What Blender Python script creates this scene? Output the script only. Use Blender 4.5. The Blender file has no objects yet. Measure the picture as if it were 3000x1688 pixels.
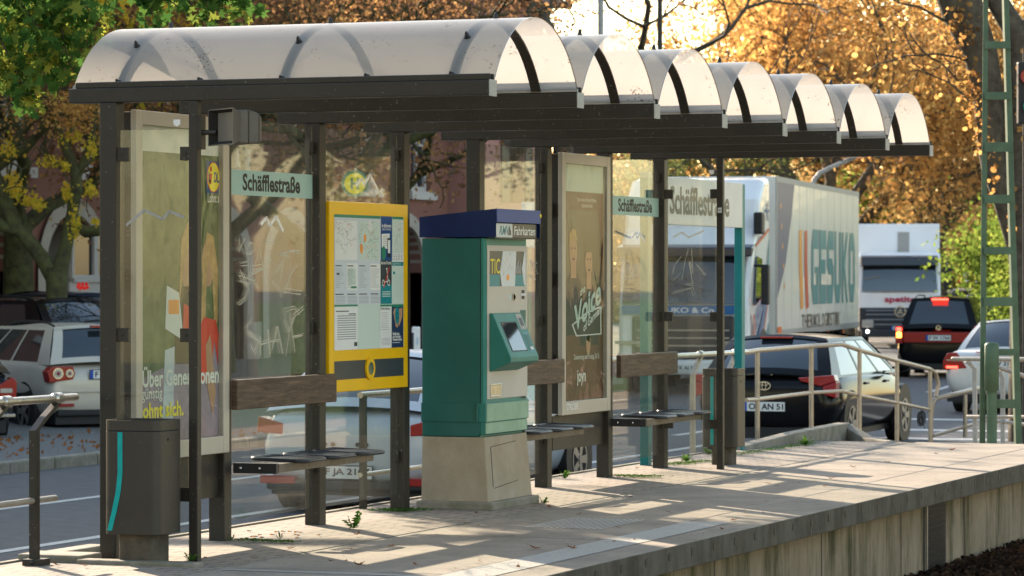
import bpy, math, random
import numpy as np
from mathutils import Vector, Matrix, Euler
from bpy import context
random.seed(7); rng = np.random.default_rng(7)
S = context.scene
R_ = math.radians
# ---------------------------------------------------------------- camera
CAM = np.array([8.63135, -16.38049, 1.50735]); YAW = -0.3646994; PITCH = -0.0029983; FPX = 10004.0
cam = bpy.data.cameras.new('camera'); camo = bpy.data.objects.new('camera', cam); S.collection.objects.link(camo)
camo.location = CAM; camo.rotation_euler = (math.pi/2 + PITCH, 0, -YAW)
cam.sensor_width = 36; cam.lens = 36*FPX/3000; cam.clip_start = .5; cam.clip_end = 2000
cam.dof.use_dof = True; cam.dof.focus_distance = 21.0; cam.dof.aperture_fstop = 7.0
S.camera = camo
S.render.resolution_x = 1024; S.render.resolution_y = 576
# ---------------------------------------------------------------- light
SUN_EL, SUN_AZ = 21.5, 47.0      # azimuth measured from +Y towards -X
sd = Vector((-math.sin(R_(SUN_AZ))*math.cos(R_(SUN_EL)), math.cos(R_(SUN_AZ))*math.cos(R_(SUN_EL)), math.sin(R_(SUN_EL))))
W = bpy.data.worlds.new("World"); S.world = W; W.use_nodes = True
nt = W.node_tree; bg = nt.nodes['Background']; sky = nt.nodes.new('ShaderNodeTexSky'); sky.sky_type = 'NISHITA'
sky.sun_disc = False; sky.sun_elevation = R_(SUN_EL); sky.sun_rotation = R_(-SUN_AZ); sky.dust_density = .7; sky.air_density = 1.2
wt = nt.nodes.new('ShaderNodeMix'); wt.data_type = 'RGBA'; wt.blend_type = 'MULTIPLY'; wt.inputs['Factor'].default_value = 1; wt.inputs['B'].default_value = (1, .93, .84, 1)
nt.links.new(sky.outputs[0], wt.inputs['A']); nt.links.new(wt.outputs['Result'], bg.inputs[0]); bg.inputs[1].default_value = 0.15
sl = bpy.data.lights.new('sun', 'SUN'); sl.energy = 5.0; sl.angle = R_(.5); sl.color = (1, .82, .62)
so = bpy.data.objects.new('sun', sl); S.collection.objects.link(so); so.rotation_euler = sd.to_track_quat('Z', 'Y').to_euler(); so.location = (-20, 20, 20)
S.view_settings.view_transform = 'Standard'; S.view_settings.look = 'None'; S.view_settings.exposure = 1.6; S.view_settings.gamma = 1
S.render.engine = 'CYCLES'; S.cycles.max_bounces = 8; S.cycles.transparent_max_bounces = 24; S.cycles.transmission_bounces = 6
S.cycles.caustics_reflective = False; S.cycles.caustics_refractive = False
# ---------------------------------------------------------------- picking real positions: a sight line met with a real plane
_F = np.array([math.sin(YAW)*math.cos(PITCH), math.cos(YAW)*math.cos(PITCH), math.sin(PITCH)])
_R = np.array([math.cos(YAW), -math.sin(YAW), 0]); _U = np.cross(_R, _F)
def ray(u, v): return _F + _R*(u-1500)/FPX + _U*(844-v)/FPX
def pX(u, v, X): d = ray(u, v); return CAM + d*(X-CAM[0])/d[0]
def pY(u, v, Y): d = ray(u, v); return CAM + d*(Y-CAM[1])/d[1]
def pZ(u, v, Z): d = ray(u, v); return CAM + d*(Z-CAM[2])/d[2]
def pD(u, v, D): return CAM + D*ray(u, v)
def V2(x, y): return x*1.16505, y*1.16505
# ---------------------------------------------------------------- materials
def mat(name, col, rough=.6, metal=0, var=0, vs=8, bump=0, bs=40, spec=.3, coat=0, col2=None, dirt=0, emit=None, es=0):
    m = bpy.data.materials.new(name); m.use_nodes = True; n = m.node_tree.nodes; l = m.node_tree.links
    b = n['Principled BSDF']; b.inputs['Base Color'].default_value = (*col, 1); b.inputs['Roughness'].default_value = rough
    b.inputs['Metallic'].default_value = metal; b.inputs['Specular IOR Level'].default_value = spec; b.inputs['Coat Weight'].default_value = coat
    b.inputs['Coat Roughness'].default_value = .04
    if emit: b.inputs['Emission Color'].default_value = (*emit, 1); b.inputs['Emission Strength'].default_value = es
    if var or bump or dirt:
        tc = n.new('ShaderNodeTexCoord')
    cur = None
    if var or col2:
        t = n.new('ShaderNodeTexNoise'); t.inputs['Scale'].default_value = vs; t.inputs['Detail'].default_value = 6; t.inputs['Roughness'].default_value = .65
        l.new(tc.outputs['Object'], t.inputs['Vector'])
        r = n.new('ShaderNodeValToRGB'); r.color_ramp.elements[0].position = .32; r.color_ramp.elements[1].position = .68
        c2 = col2 or tuple(min(1, c*(1+var)) for c in col); c1 = tuple(c*(1-var) for c in col) if not col2 else col
        r.color_ramp.elements[0].color = (*c1, 1); r.color_ramp.elements[1].color = (*c2, 1)
        l.new(t.outputs['Fac'], r.inputs['Fac']); cur = r.outputs['Color']; l.new(cur, b.inputs['Base Color'])
    if dirt:
        t2 = n.new('ShaderNodeTexNoise'); t2.inputs['Scale'].default_value = 60; t2.inputs['Detail'].default_value = 3
        l.new(tc.outputs['Object'], t2.inputs['Vector'])
        r2 = n.new('ShaderNodeValToRGB'); r2.color_ramp.elements[0].position = .66; r2.color_ramp.elements[1].position = .74
        r2.color_ramp.elements[0].color = (0, 0, 0, 1); r2.color_ramp.elements[1].color = (dirt, dirt, dirt, 1)
        l.new(t2.outputs['Fac'], r2.inputs['Fac'])
        mx = n.new('ShaderNodeMix'); mx.data_type = 'RGBA'; l.new(r2.outputs['Color'], mx.inputs['Factor'])
        if cur: l.new(cur, mx.inputs['A'])
        else: mx.inputs['A'].default_value = (*col, 1)
        mx.inputs['B'].default_value = (.45, .4, .33, 1); l.new(mx.outputs['Result'], b.inputs['Base Color'])
    if bump:
        t3 = n.new('ShaderNodeTexNoise'); t3.inputs['Scale'].default_value = bs; t3.inputs['Detail'].default_value = 5
        l.new(tc.outputs['Object'], t3.inputs['Vector']); bp = n.new('ShaderNodeBump'); bp.inputs['Strength'].default_value = bump; bp.inputs['Distance'].default_value = .01
        l.new(t3.outputs['Fac'], bp.inputs['Height']); l.new(bp.outputs['Normal'], b.inputs['Normal'])
    return m
def schlick(n, l, scale=1.0):
    lw = n.new('ShaderNodeLayerWeight'); lw.inputs['Blend'].default_value = .5
    pw = n.new('ShaderNodeMath'); pw.operation = 'POWER'; pw.inputs[1].default_value = 5; l.new(lw.outputs['Facing'], pw.inputs[0])
    m = n.new('ShaderNodeMath'); m.operation = 'MULTIPLY_ADD'; m.inputs[1].default_value = .96*scale; m.inputs[2].default_value = .04*scale; m.use_clamp = True; l.new(pw.outputs[0], m.inputs[0]); return m
def glassmat(name, tint=(.86, .9, .86), dust=.08, wav=0, speck=.3, gloss=1.0, wsc=3):
    m = bpy.data.materials.new(name); m.use_nodes = True; n = m.node_tree.nodes; l = m.node_tree.links; n.clear()
    out = n.new('ShaderNodeOutputMaterial'); tr = n.new('ShaderNodeBsdfTransparent'); tr.inputs[0].default_value = (*tint, 1)
    gl = n.new('ShaderNodeBsdfGlossy'); gl.inputs['Roughness'].default_value = .015; mu = schlick(n, l, gloss)
    m1 = n.new('ShaderNodeMixShader'); l.new(mu.outputs[0], m1.inputs[0]); l.new(tr.outputs[0], m1.inputs[1]); l.new(gl.outputs[0], m1.inputs[2])
    df = n.new('ShaderNodeBsdfDiffuse'); df.inputs[0].default_value = (.42, .42, .40, 1); tl = n.new('ShaderNodeBsdfTranslucent'); tl.inputs[0].default_value = (.42, .42, .39, 1)
    m2 = n.new('ShaderNodeMixShader'); m2.inputs[0].default_value = .5; l.new(df.outputs[0], m2.inputs[1]); l.new(tl.outputs[0], m2.inputs[2])
    tc = n.new('ShaderNodeTexCoord'); mp = n.new('ShaderNodeMapping'); mp.inputs['Scale'].default_value = (1, 14, 1.2); l.new(tc.outputs['Object'], mp.inputs[0])
    t = n.new('ShaderNodeTexNoise'); t.inputs['Scale'].default_value = 2.5; t.inputs['Detail'].default_value = 6; l.new(mp.outputs[0], t.inputs['Vector'])
    t2 = n.new('ShaderNodeTexNoise'); t2.inputs['Scale'].default_value = 95; t2.inputs['Detail'].default_value = 2; l.new(tc.outputs['Object'], t2.inputs['Vector'])
    r = n.new('ShaderNodeMapRange'); r.inputs[1].default_value = .3; r.inputs[2].default_value = .8; r.inputs[3].default_value = dust*.3; r.inputs[4].default_value = dust*2; l.new(t.outputs['Fac'], r.inputs[0])
    r2 = n.new('ShaderNodeMapRange'); r2.inputs[1].default_value = .68; r2.inputs[2].default_value = .76; r2.inputs[3].default_value = 0; r2.inputs[4].default_value = speck; l.new(t2.outputs['Fac'], r2.inputs[0])
    ad = n.new('ShaderNodeMath'); ad.operation = 'ADD'; ad.use_clamp = True; l.new(r.outputs[0], ad.inputs[0]); l.new(r2.outputs[0], ad.inputs[1])
    m3 = n.new('ShaderNodeMixShader'); l.new(ad.outputs[0], m3.inputs[0]); l.new(m1.outputs[0], m3.inputs[1]); l.new(m2.outputs[0], m3.inputs[2])
    if wav:
        t3 = n.new('ShaderNodeTexNoise'); t3.inputs['Scale'].default_value = wsc; t3.inputs['Detail'].default_value = 1; t3.inputs['Distortion'].default_value = 1.5
        mp3 = n.new('ShaderNodeMapping'); mp3.inputs['Scale'].default_value = (1, 2.5, 1); l.new(tc.outputs['Object'], mp3.inputs[0]); l.new(mp3.outputs[0], t3.inputs['Vector'])
        bp = n.new('ShaderNodeBump'); bp.inputs['Strength'].default_value = wav; bp.inputs['Distance'].default_value = .02; l.new(t3.outputs['Fac'], bp.inputs['Height'])
        l.new(bp.outputs[0], gl.inputs['Normal'])
    l.new(m3.outputs[0], out.inputs[0]); return m
def leafmat(name, cols, trans=.5):
    m = bpy.data.materials.new(name); m.use_nodes = True; n = m.node_tree.nodes; l = m.node_tree.links; n.clear()
    out = n.new('ShaderNodeOutputMaterial'); at = n.new('ShaderNodeAttribute'); at.attribute_name = 'rnd'
    r = n.new('ShaderNodeValToRGB'); e = r.color_ramp.elements
    while len(e) < len(cols): e.new(.5)
    for i, c in enumerate(cols): e[i].position = i/(len(cols)-1); e[i].color = (*c, 1)
    l.new(at.outputs['Fac'], r.inputs[0])
    d = n.new('ShaderNodeBsdfDiffuse'); t = n.new('ShaderNodeBsdfTranslucent'); l.new(r.outputs[0], d.inputs[0])
    hs = n.new('ShaderNodeHueSaturation'); hs.inputs['Saturation'].default_value = 1.0; hs.inputs['Value'].default_value = 1.45; l.new(r.outputs[0], hs.inputs['Color']); l.new(hs.outputs[0], t.inputs[0])
    mx = n.new('ShaderNodeMixShader'); mx.inputs[0].default_value = trans; l.new(d.outputs[0], mx.inputs[1]); l.new(t.outputs[0], mx.inputs[2])
    l.new(mx.outputs[0], out.inputs[0]); return m
def roofmat():
    m = bpy.data.materials.new('opal_sheet'); m.use_nodes = True; n = m.node_tree.nodes; l = m.node_tree.links; n.clear()
    out = n.new('ShaderNodeOutputMaterial'); tl = n.new('ShaderNodeBsdfTranslucent'); df = n.new('ShaderNodeBsdfDiffuse'); tr = n.new('ShaderNodeBsdfTransparent'); gl = n.new('ShaderNodeBsdfGlossy')
    tc = n.new('ShaderNodeTexCoord'); t = n.new('ShaderNodeTexNoise'); t.inputs['Scale'].default_value = 14; t.inputs['Detail'].default_value = 7; t.inputs['Roughness'].default_value = .7; l.new(tc.outputs['Object'], t.inputs[0])
    r = n.new('ShaderNodeValToRGB'); r.color_ramp.elements[0].position = .62; r.color_ramp.elements[1].position = .72
    r.color_ramp.elements[0].color = (.56, .53, .49, 1); r.color_ramp.elements[1].color = (.38, .345, .3, 1); l.new(t.outputs['Fac'], r.inputs[0])
    t5 = n.new('ShaderNodeTexNoise'); t5.inputs['Scale'].default_value = 55; t5.inputs['Detail'].default_value = 3; l.new(tc.outputs['Object'], t5.inputs[0]); t6 = n.new('ShaderNodeTexNoise'); t6.inputs['Scale'].default_value = 3.5; l.new(tc.outputs['Object'], t6.inputs[0])
    ml = n.new('ShaderNodeMath'); ml.operation = 'MULTIPLY'; l.new(t5.outputs['Fac'], ml.inputs[0]); l.new(t6.outputs['Fac'], ml.inputs[1])
    rs = n.new('ShaderNodeMapRange'); rs.inputs[1].default_value = .375; rs.inputs[2].default_value = .42; rs.inputs[4].default_value = .8; l.new(ml.outputs[0], rs.inputs[0])
    md = n.new('ShaderNodeMix'); md.data_type = 'RGBA'; l.new(rs.outputs[0], md.inputs['Factor']); l.new(r.outputs[0], md.inputs['A']); md.inputs['B'].default_value = (.14, .10, .07, 1)
    class _o: outputs = [md.outputs['Result']]
    r = _o
    l.new(r.outputs[0], df.inputs[0]); hs = n.new('ShaderNodeHueSaturation'); hs.inputs['Value'].default_value = .8; l.new(r.outputs[0], hs.inputs['Color']); l.new(hs.outputs[0], tl.inputs[0]); tr.inputs[0].default_value = (.95, .93, .9, 1); gl.inputs['Roughness'].default_value = .3
    a = n.new('ShaderNodeMixShader'); a.inputs[0].default_value = .35; l.new(tl.outputs[0], a.inputs[1]); l.new(df.outputs[0], a.inputs[2])
    b = n.new('ShaderNodeMixShader'); b.inputs[0].default_value = .15; l.new(a.outputs[0], b.inputs[1]); l.new(tr.outputs[0], b.inputs[2])
    fr = schlick(n, l, .5); c = n.new('ShaderNodeMixShader'); l.new(fr.outputs[0], c.inputs[0]); l.new(b.outputs[0], c.inputs[1]); l.new(gl.outputs[0], c.inputs[2])
    l.new(c.outputs[0], out.inputs[0]); return m
def concrete(name, c1, c2, scale=3, stain=(.16, .15, .07), stain_amt=0, streak=False, bumps=.25, joints=None):
    m = mat(name, c1, .85, col2=c2, vs=scale, var=.01, bump=bumps, bs=90, spec=.3); n = m.node_tree.nodes; l = m.node_tree.links; b = n['Principled BSDF']
    if stain_amt:
        src = b.inputs['Base Color'].links[0].from_socket
        tc = n.new('ShaderNodeTexCoord'); mp = n.new('ShaderNodeMapping'); mp.inputs['Scale'].default_value = (1, 1.5, .3) if streak else (1, 1, 1); l.new(tc.outputs['Object'], mp.inputs[0])
        t = n.new('ShaderNodeTexNoise'); t.inputs['Scale'].default_value = 2.2; t.inputs['Detail'].default_value = 7; t.inputs['Roughness'].default_value = .7; l.new(mp.outputs[0], t.inputs[0])
        r = n.new('ShaderNodeMapRange'); r.inputs[1].default_value = .44; r.inputs[2].default_value = .62; r.inputs[4].default_value = stain_amt; l.new(t.outputs['Fac'], r.inputs[0])
        mx = n.new('ShaderNodeMix'); mx.data_type = 'RGBA'; l.new(r.outputs[0], mx.inputs['Factor']); l.new(src, mx.inputs['A']); mx.inputs['B'].default_value = (*stain, 1); l.new(mx.outputs['Result'], b.inputs['Base Color'])
    return m
M = {}
M['frame'] = mat('dark_frame_paint', (.030, .026, .021), .45, var=.14, vs=5, dirt=.35, bump=.05, bs=25)
M['cap'] = mat('grey_cap', (.34, .33, .31), .5, var=.12, vs=20)
M['dark'] = mat('dark_steel', (.03, .03, .032), .4, var=.2, vs=20)
M['black'] = mat('black_plastic', (.018, .018, .02), .5)
M['roof'] = roofmat()
M['glass'] = glassmat('dusty_glass', tint=(.95, .965, .945), dust=.018, speck=.12, gloss=.95)
M['glass_clean'] = glassmat('case_glass', tint=(.95, .96, .94), dust=.004, wav=.25, speck=0, gloss=.28, wsc=1.6)
M['alu'] = mat('painted_aluminium', (.42, .39, .34), .42, metal=.15, var=.06, vs=6)
M['wood'] = None
M['railw'] = mat('weathered_rail', (.13, .105, .08), .5, var=.3, vs=20)
M['steel'] = mat('brushed_steel', (.45, .42, .37), .3, metal=.85, var=.2, vs=25, bump=.08, bs=60)
M['galv'] = mat('galvanised_steel', (.36, .32, .27), .42, metal=.5, var=.15, vs=12)
M['galvw'] = mat('worn_galvanised_tube', (.38, .31, .24), .4, metal=.45, var=.15, vs=12)
M['seat'] = mat('coated_wire', (.02, .022, .027), .33, coat=.15)
M['bin'] = mat('bin_paint', (.042, .037, .032), .4, var=.1, vs=5, dirt=.15)
M['teal'] = mat('teal_film', (.0, .33, .32), .45, var=.12, vs=14)
M['tealpost'] = mat('teal_post_paint', (.0, .17, .18), .4, var=.1, vs=5)
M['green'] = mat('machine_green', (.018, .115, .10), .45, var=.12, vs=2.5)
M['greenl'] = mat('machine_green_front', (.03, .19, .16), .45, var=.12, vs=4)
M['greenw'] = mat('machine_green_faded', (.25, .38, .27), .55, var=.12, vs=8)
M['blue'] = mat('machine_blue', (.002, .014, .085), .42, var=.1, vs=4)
M['bluel'] = mat('machine_blue_front', (.045, .085, .28), .5, var=.08, vs=4)  # paler blue for the front of the hood
M['grey'] = mat('machine_grey', (.50, .46, .41), .5, var=.04, vs=4)
M['white'] = mat('white_film', (.75, .74, .72), .5)
M['paper'] = mat('paper_white', (.66, .68, .68), .7, var=.03, vs=9)
M['papg'] = mat('paper_pale_green', (.5, .6, .56), .7)
M['papl'] = mat('paper_pale_blue', (.52, .57, .63), .7)
M['yellow'] = mat('yellow_board', (.75, .44, .0), .35, var=.05, vs=4)
M['yel'] = mat('yellow_print', (.85, .7, .03), .5)
M['ink'] = mat('black_print', (.012, .014, .02), .5)
M['inkg'] = mat('grey_print', (.25, .27, .3), .6)
M['inkd'] = mat('slate_print', (.035, .045, .055), .35)
M['pblue'] = mat('blue_print', (.01, .06, .22), .4)
M['pteal'] = mat('teal_print', (.0, .2, .24), .4)
M['pgreen'] = mat('green_print', (.02, .2, .12), .4)
M['pnavy'] = mat('navy_print', (.012, .03, .09), .4)
M['pred'] = mat('red_print', (.6, .03, .02), .4)
M['porange'] = mat('orange_print', (.8, .3, .05), .4)
M['skin'] = mat('poster_skin', (.42, .24, .15), .5, var=.1, vs=12)
M['hair'] = mat('poster_blond', (.42, .27, .11), .5, var=.25, vs=20)
M['pdark'] = mat('poster_dark', (.010, .010, .008), .3, var=.3, vs=6)
M['pmaroon'] = mat('poster_maroon', (.07, .010, .008), .4, var=.3, vs=4)
M['pfol'] = mat('poster_foliage', (.03, .07, .02), .5, col2=(.16, .2, .09), vs=6, var=.1)
M['plilac'] = mat('poster_lilac', (.27, .21, .28), .5, var=.2, vs=4)
M['signg'] = mat('sign_strip_teal', (.33, .5, .48), .5, var=.04, vs=9)
M['signw'] = mat('station_sign_face', (.72, .69, .63), .5, var=.05, vs=5)
M['mast'] = mat('mast_green_paint', (.075, .125, .075), .5, var=.18, vs=6, bump=.06, bs=30)
M['plinth'] = concrete('plinth_concrete', (.34, .28, .2), (.42, .35, .27), 5, stain_amt=.25, stain=(.2, .15, .08), streak=True)
M['kerb'] = concrete('kerb_concrete', (.2, .18, .15), (.32, .28, .23), 8, stain_amt=.5, stain=(.08, .09, .04))
M['slab'] = concrete('slab_concrete', (.235, .195, .155), (.345, .29, .235), 1.6, stain_amt=.5, stain=(.17, .15, .12))
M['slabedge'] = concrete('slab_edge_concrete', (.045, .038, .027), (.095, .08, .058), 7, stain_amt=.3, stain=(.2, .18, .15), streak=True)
M['wall'] = concrete('platform_wall_concrete', (.22, .165, .105), (.33, .26, .18), 2, stain_amt=.95, stain=(.045, .042, .012), streak=True)
M['asphalt'] = mat('asphalt', (.075, .077, .082), .8, var=.22, vs=5, bump=.3, bs=140, spec=.4)
M['paint'] = mat('road_paint', (.5, .49, .46), .6, var=.15, vs=9)
M['bark'] = mat('bark', (.045, .036, .026), .9, col2=(.12, .1, .07), vs=9, var=.1, bump=.9, bs=18)
M['moss'] = mat('mossy_bark', (.035, .03, .02), .9, col2=(.09, .1, .035), vs=6, var=.1, bump=.9, bs=18)
M['l_orange'] = leafmat('orange_leaves', [(.11, .06, .03), (.35, .18, .06), (.53, .31, .10), (.62, .45, .17)], .55)
M['l_red'] = leafmat('russet_leaves', [(.08, .045, .028), (.16, .085, .045), (.3, .16, .07), (.55, .34, .12)], .5)
M['l_brown'] = leafmat('tan_leaves', [(.14, .09, .05), (.32, .2, .085), (.5, .33, .13), (.62, .47, .22)], .5)
M['l_yellow'] = leafmat('yellow_green_leaves', [(.16, .15, .02), (.42, .36, .04), (.65, .5, .06), (.65, .38, .05)], .6)
M['l_green'] = leafmat('green_leaves', [(.02, .05, .014), (.035, .09, .02), (.07, .14, .03), (.34, .32, .05)], .45)
M['l_bright'] = leafmat('bright_green_leaves', [(.03, .07, .015), (.08, .13, .022), (.15, .2, .035), (.27, .3, .07)], .55)
M['l_ever'] = leafmat('olive_leaves', [(.03, .045, .018), (.07, .1, .035), (.14, .17, .06), (.24, .24, .09)], .4)
M['l_litter'] = leafmat('fallen_leaves', [(.01, .008, .007), (.03, .02, .015), (.06, .035, .022), (.12, .05, .03)], .1)
M['l_dry'] = leafmat('dry_leaf', [(.09, .035, .015), (.2, .09, .04), (.3, .12, .05)], .3)
M['weed'] = leafmat('weed_leaf', [(.03, .08, .02), (.06, .14, .02), (.12, .2, .04)], .4)
M['grass'] = mat('lawn', (.07, .13, .025), .9, var=.35, vs=3)
M['sand'] = mat('sandy_path', (.48, .33, .2), .9, var=.12, vs=1.5)
M['gravel'] = mat('gravel', (.13, .13, .125), .9, var=.5, vs=35, bump=.8, bs=50)
M['earth'] = mat('ground_earth', (.11, .105, .085), .95, var=.3, vs=1.2)
M['facade'] = mat('brown_pink_render', (.25, .115, .09), .85, var=.08, vs=.8)
M['facadel'] = mat('sunlit_pink_render', (.45, .23, .2), .85, var=.06, vs=.8)  # sun on the gable end is put into this paler pink
M['stone'] = mat('pale_stone', (.42, .37, .32), .8, var=.1, vs=2)
M['wframe'] = mat('window_white', (.5, .48, .47), .5)
M['wglass'] = mat('window_dark_glass', (.012, .016, .025), .08, spec=.8)
M['tiles'] = mat('roof_tiles', (.13, .08, .06), .8, var=.2, vs=6)
M['tyre'] = mat('tyre_rubber', (.014, .014, .014), .8)
M['rim'] = mat('alloy_rim', (.3, .3, .3), .35, metal=.8)
M['carglass'] = mat('tinted_car_glass', (.014, .022, .028), .04, spec=.9, coat=.5)
M['chrome'] = mat('chrome', (.55, .55, .55), .15, metal=1)
M['taillens'] = mat('tail_lens_red', (.3, .008, .008), .2, coat=.6)
M['tailon'] = mat('tail_light_lit', (.8, .04, .02), .3, emit=(1, .05, .03), es=3)
M['amberon'] = mat('indicator_lit', (.9, .4, .05), .3, emit=(1, .35, .04), es=3.5)
M['lampon'] = mat('headlamp_lit', (.9, .9, .85), .3, emit=(1, .9, .7), es=4)
M['amber'] = mat('amber_lens', (.7, .13, .03), .3)
M['plate'] = mat('plate_white', (.7, .7, .68), .4)
M['plateb'] = mat('plate_blue', (.01, .07, .4), .4)
def paint(name, c, coat=.3, metal=.15, rough=.35): return mat(name, c, rough, metal=metal, coat=coat, var=.05, vs=2)
M['p_silver'] = paint('silver_beige_paint', (.50, .46, .39)); M['p_silver2'] = paint('silver_paint', (.66, .64, .61)); M['p_pale'] = paint('pale_silver_paint', (.46, .50, .54))
M['p_black'] = mat('black_paint', (.006, .006, .007), .12, spec=.2); M['p_navy'] = paint('dark_blue_paint', (.012, .02, .045), metal=.1); M['p_green'] = paint('dark_green_paint', (.02, .032, .025), metal=.1)
M['p_white'] = paint('white_vehicle_paint', (.8, .79, .78), coat=.5, metal=0); M['box'] = mat('truck_box_white', (.68, .64, .58), .4, var=.04, vs=.9, coat=.2)
M['box2'] = mat('truck_box_pale', (.82, .83, .85), .45, var=.03, vs=.9)
M['tr_teal'] = mat('truck_teal', (.05, .22, .25), .4); M['tr_blue'] = mat('truck_blue', (.02, .12, .3), .4); M['tr_red'] = mat('truck_red', (.55, .06, .03), .4); M['tr_flag'] = mat('truck_violet_blue', (.09, .095, .17), .45)
M['tr_dark'] = mat('truck_dark', (.02, .025, .035), .35, coat=.3); M['berry'] = mat('berry_print', (.45, .02, .07), .4)
M['scratch'] = mat('scratch_white', (.52, .5, .42), .7)
def woodmat():
    m = mat('brown_painted_wood', (.062, .04, .028), .55, var=.01, bump=.15, bs=30); n = m.node_tree.nodes; l = m.node_tree.links; b = n['Principled BSDF']
    tc = n.new('ShaderNodeTexCoord'); mp = n.new('ShaderNodeMapping'); mp.inputs['Scale'].default_value = (1, 1.2, 16); l.new(tc.outputs['Object'], mp.inputs[0])
    t = n.new('ShaderNodeTexNoise'); t.inputs['Scale'].default_value = 3; t.inputs['Detail'].default_value = 5; t.inputs['Distortion'].default_value = 1.2; l.new(mp.outputs[0], t.inputs[0])
    r = n.new('ShaderNodeValToRGB'); e = r.color_ramp.elements; e[0].position = .3; e[0].color = (.04, .024, .016, 1); e[1].position = .62; e[1].color = (.105, .068, .047, 1); x = e.new(.8); x.color = (.2, .12, .07, 1)
    l.new(t.outputs['Fac'], r.inputs[0]); l.new(r.outputs[0], b.inputs['Base Color']); return m
M['wood'] = woodmat()
def brickpave():
    m = mat('concrete_block_paving', (.3, .25, .2), .85, bump=.2, bs=80, spec=.3); n = m.node_tree.nodes; l = m.node_tree.links; b = n['Principled BSDF']
    tc = n.new('ShaderNodeTexCoord'); br = n.new('ShaderNodeTexBrick'); br.inputs['Scale'].default_value = 1; br.inputs['Brick Width'].default_value = .2; br.inputs['Row Height'].default_value = .1; br.inputs['Mortar Size'].default_value = .006
    br.inputs['Color1'].default_value = (.30, .25, .20, 1); br.inputs['Color2'].default_value = (.24, .2, .165, 1); br.inputs['Mortar'].default_value = (.07, .06, .045, 1)
    nz = n.new('ShaderNodeTexNoise'); nz.inputs['Scale'].default_value = 3; l.new(tc.outputs['Object'], nz.inputs[0])
    mx = n.new('ShaderNodeMix'); mx.data_type = 'VECTOR'; mx.inputs['Factor'].default_value = .03; l.new(tc.outputs['Object'], mx.inputs['A']); l.new(nz.outputs['Color'], mx.inputs['B'])
    l.new(mx.outputs['Result'], br.inputs['Vector']); l.new(br.outputs['Color'], b.inputs['Base Color']); return m
M['pave'] = brickpave()
def slabtop():
    m = M['slab']; n = m.node_tree.nodes; l = m.node_tree.links; b = n['Principled BSDF']; src = b.inputs['Base Color'].links[0].from_socket
    tc = n.new('ShaderNodeTexCoord'); t = n.new('ShaderNodeTexNoise'); t.inputs['Scale'].default_value = 130; t.inputs['Detail'].default_value = 2; l.new(tc.outputs['Object'], t.inputs[0])
    r = n.new('ShaderNodeMapRange'); r.inputs[1].default_value = .35; r.inputs[2].default_value = .65; r.inputs[3].default_value = .82; r.inputs[4].default_value = 1.1; l.new(t.outputs['Fac'], r.inputs[0])
    mx = n.new('ShaderNodeVectorMath'); mx.operation = 'SCALE'; l.new(src, mx.inputs[0]); l.new(r.outputs[0], mx.inputs['Scale']); 
    t7 = n.new('ShaderNodeTexNoise'); t7.inputs['Scale'].default_value = 17; t7.inputs['Detail'].default_value = 1; l.new(tc.outputs['Object'], t7.inputs[0])
    r7 = n.new('ShaderNodeMapRange'); r7.inputs[1].default_value = .70; r7.inputs[2].default_value = .735; r7.inputs[3].default_value = 1; r7.inputs[4].default_value = .55; l.new(t7.outputs['Fac'], r7.inputs[0])
    m7 = n.new('ShaderNodeVectorMath'); m7.operation = 'SCALE'; l.new(mx.outputs[0], m7.inputs[0]); l.new(r7.outputs[0], m7.inputs['Scale']); l.new(m7.outputs[0], b.inputs['Base Color'])
slabtop()
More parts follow.
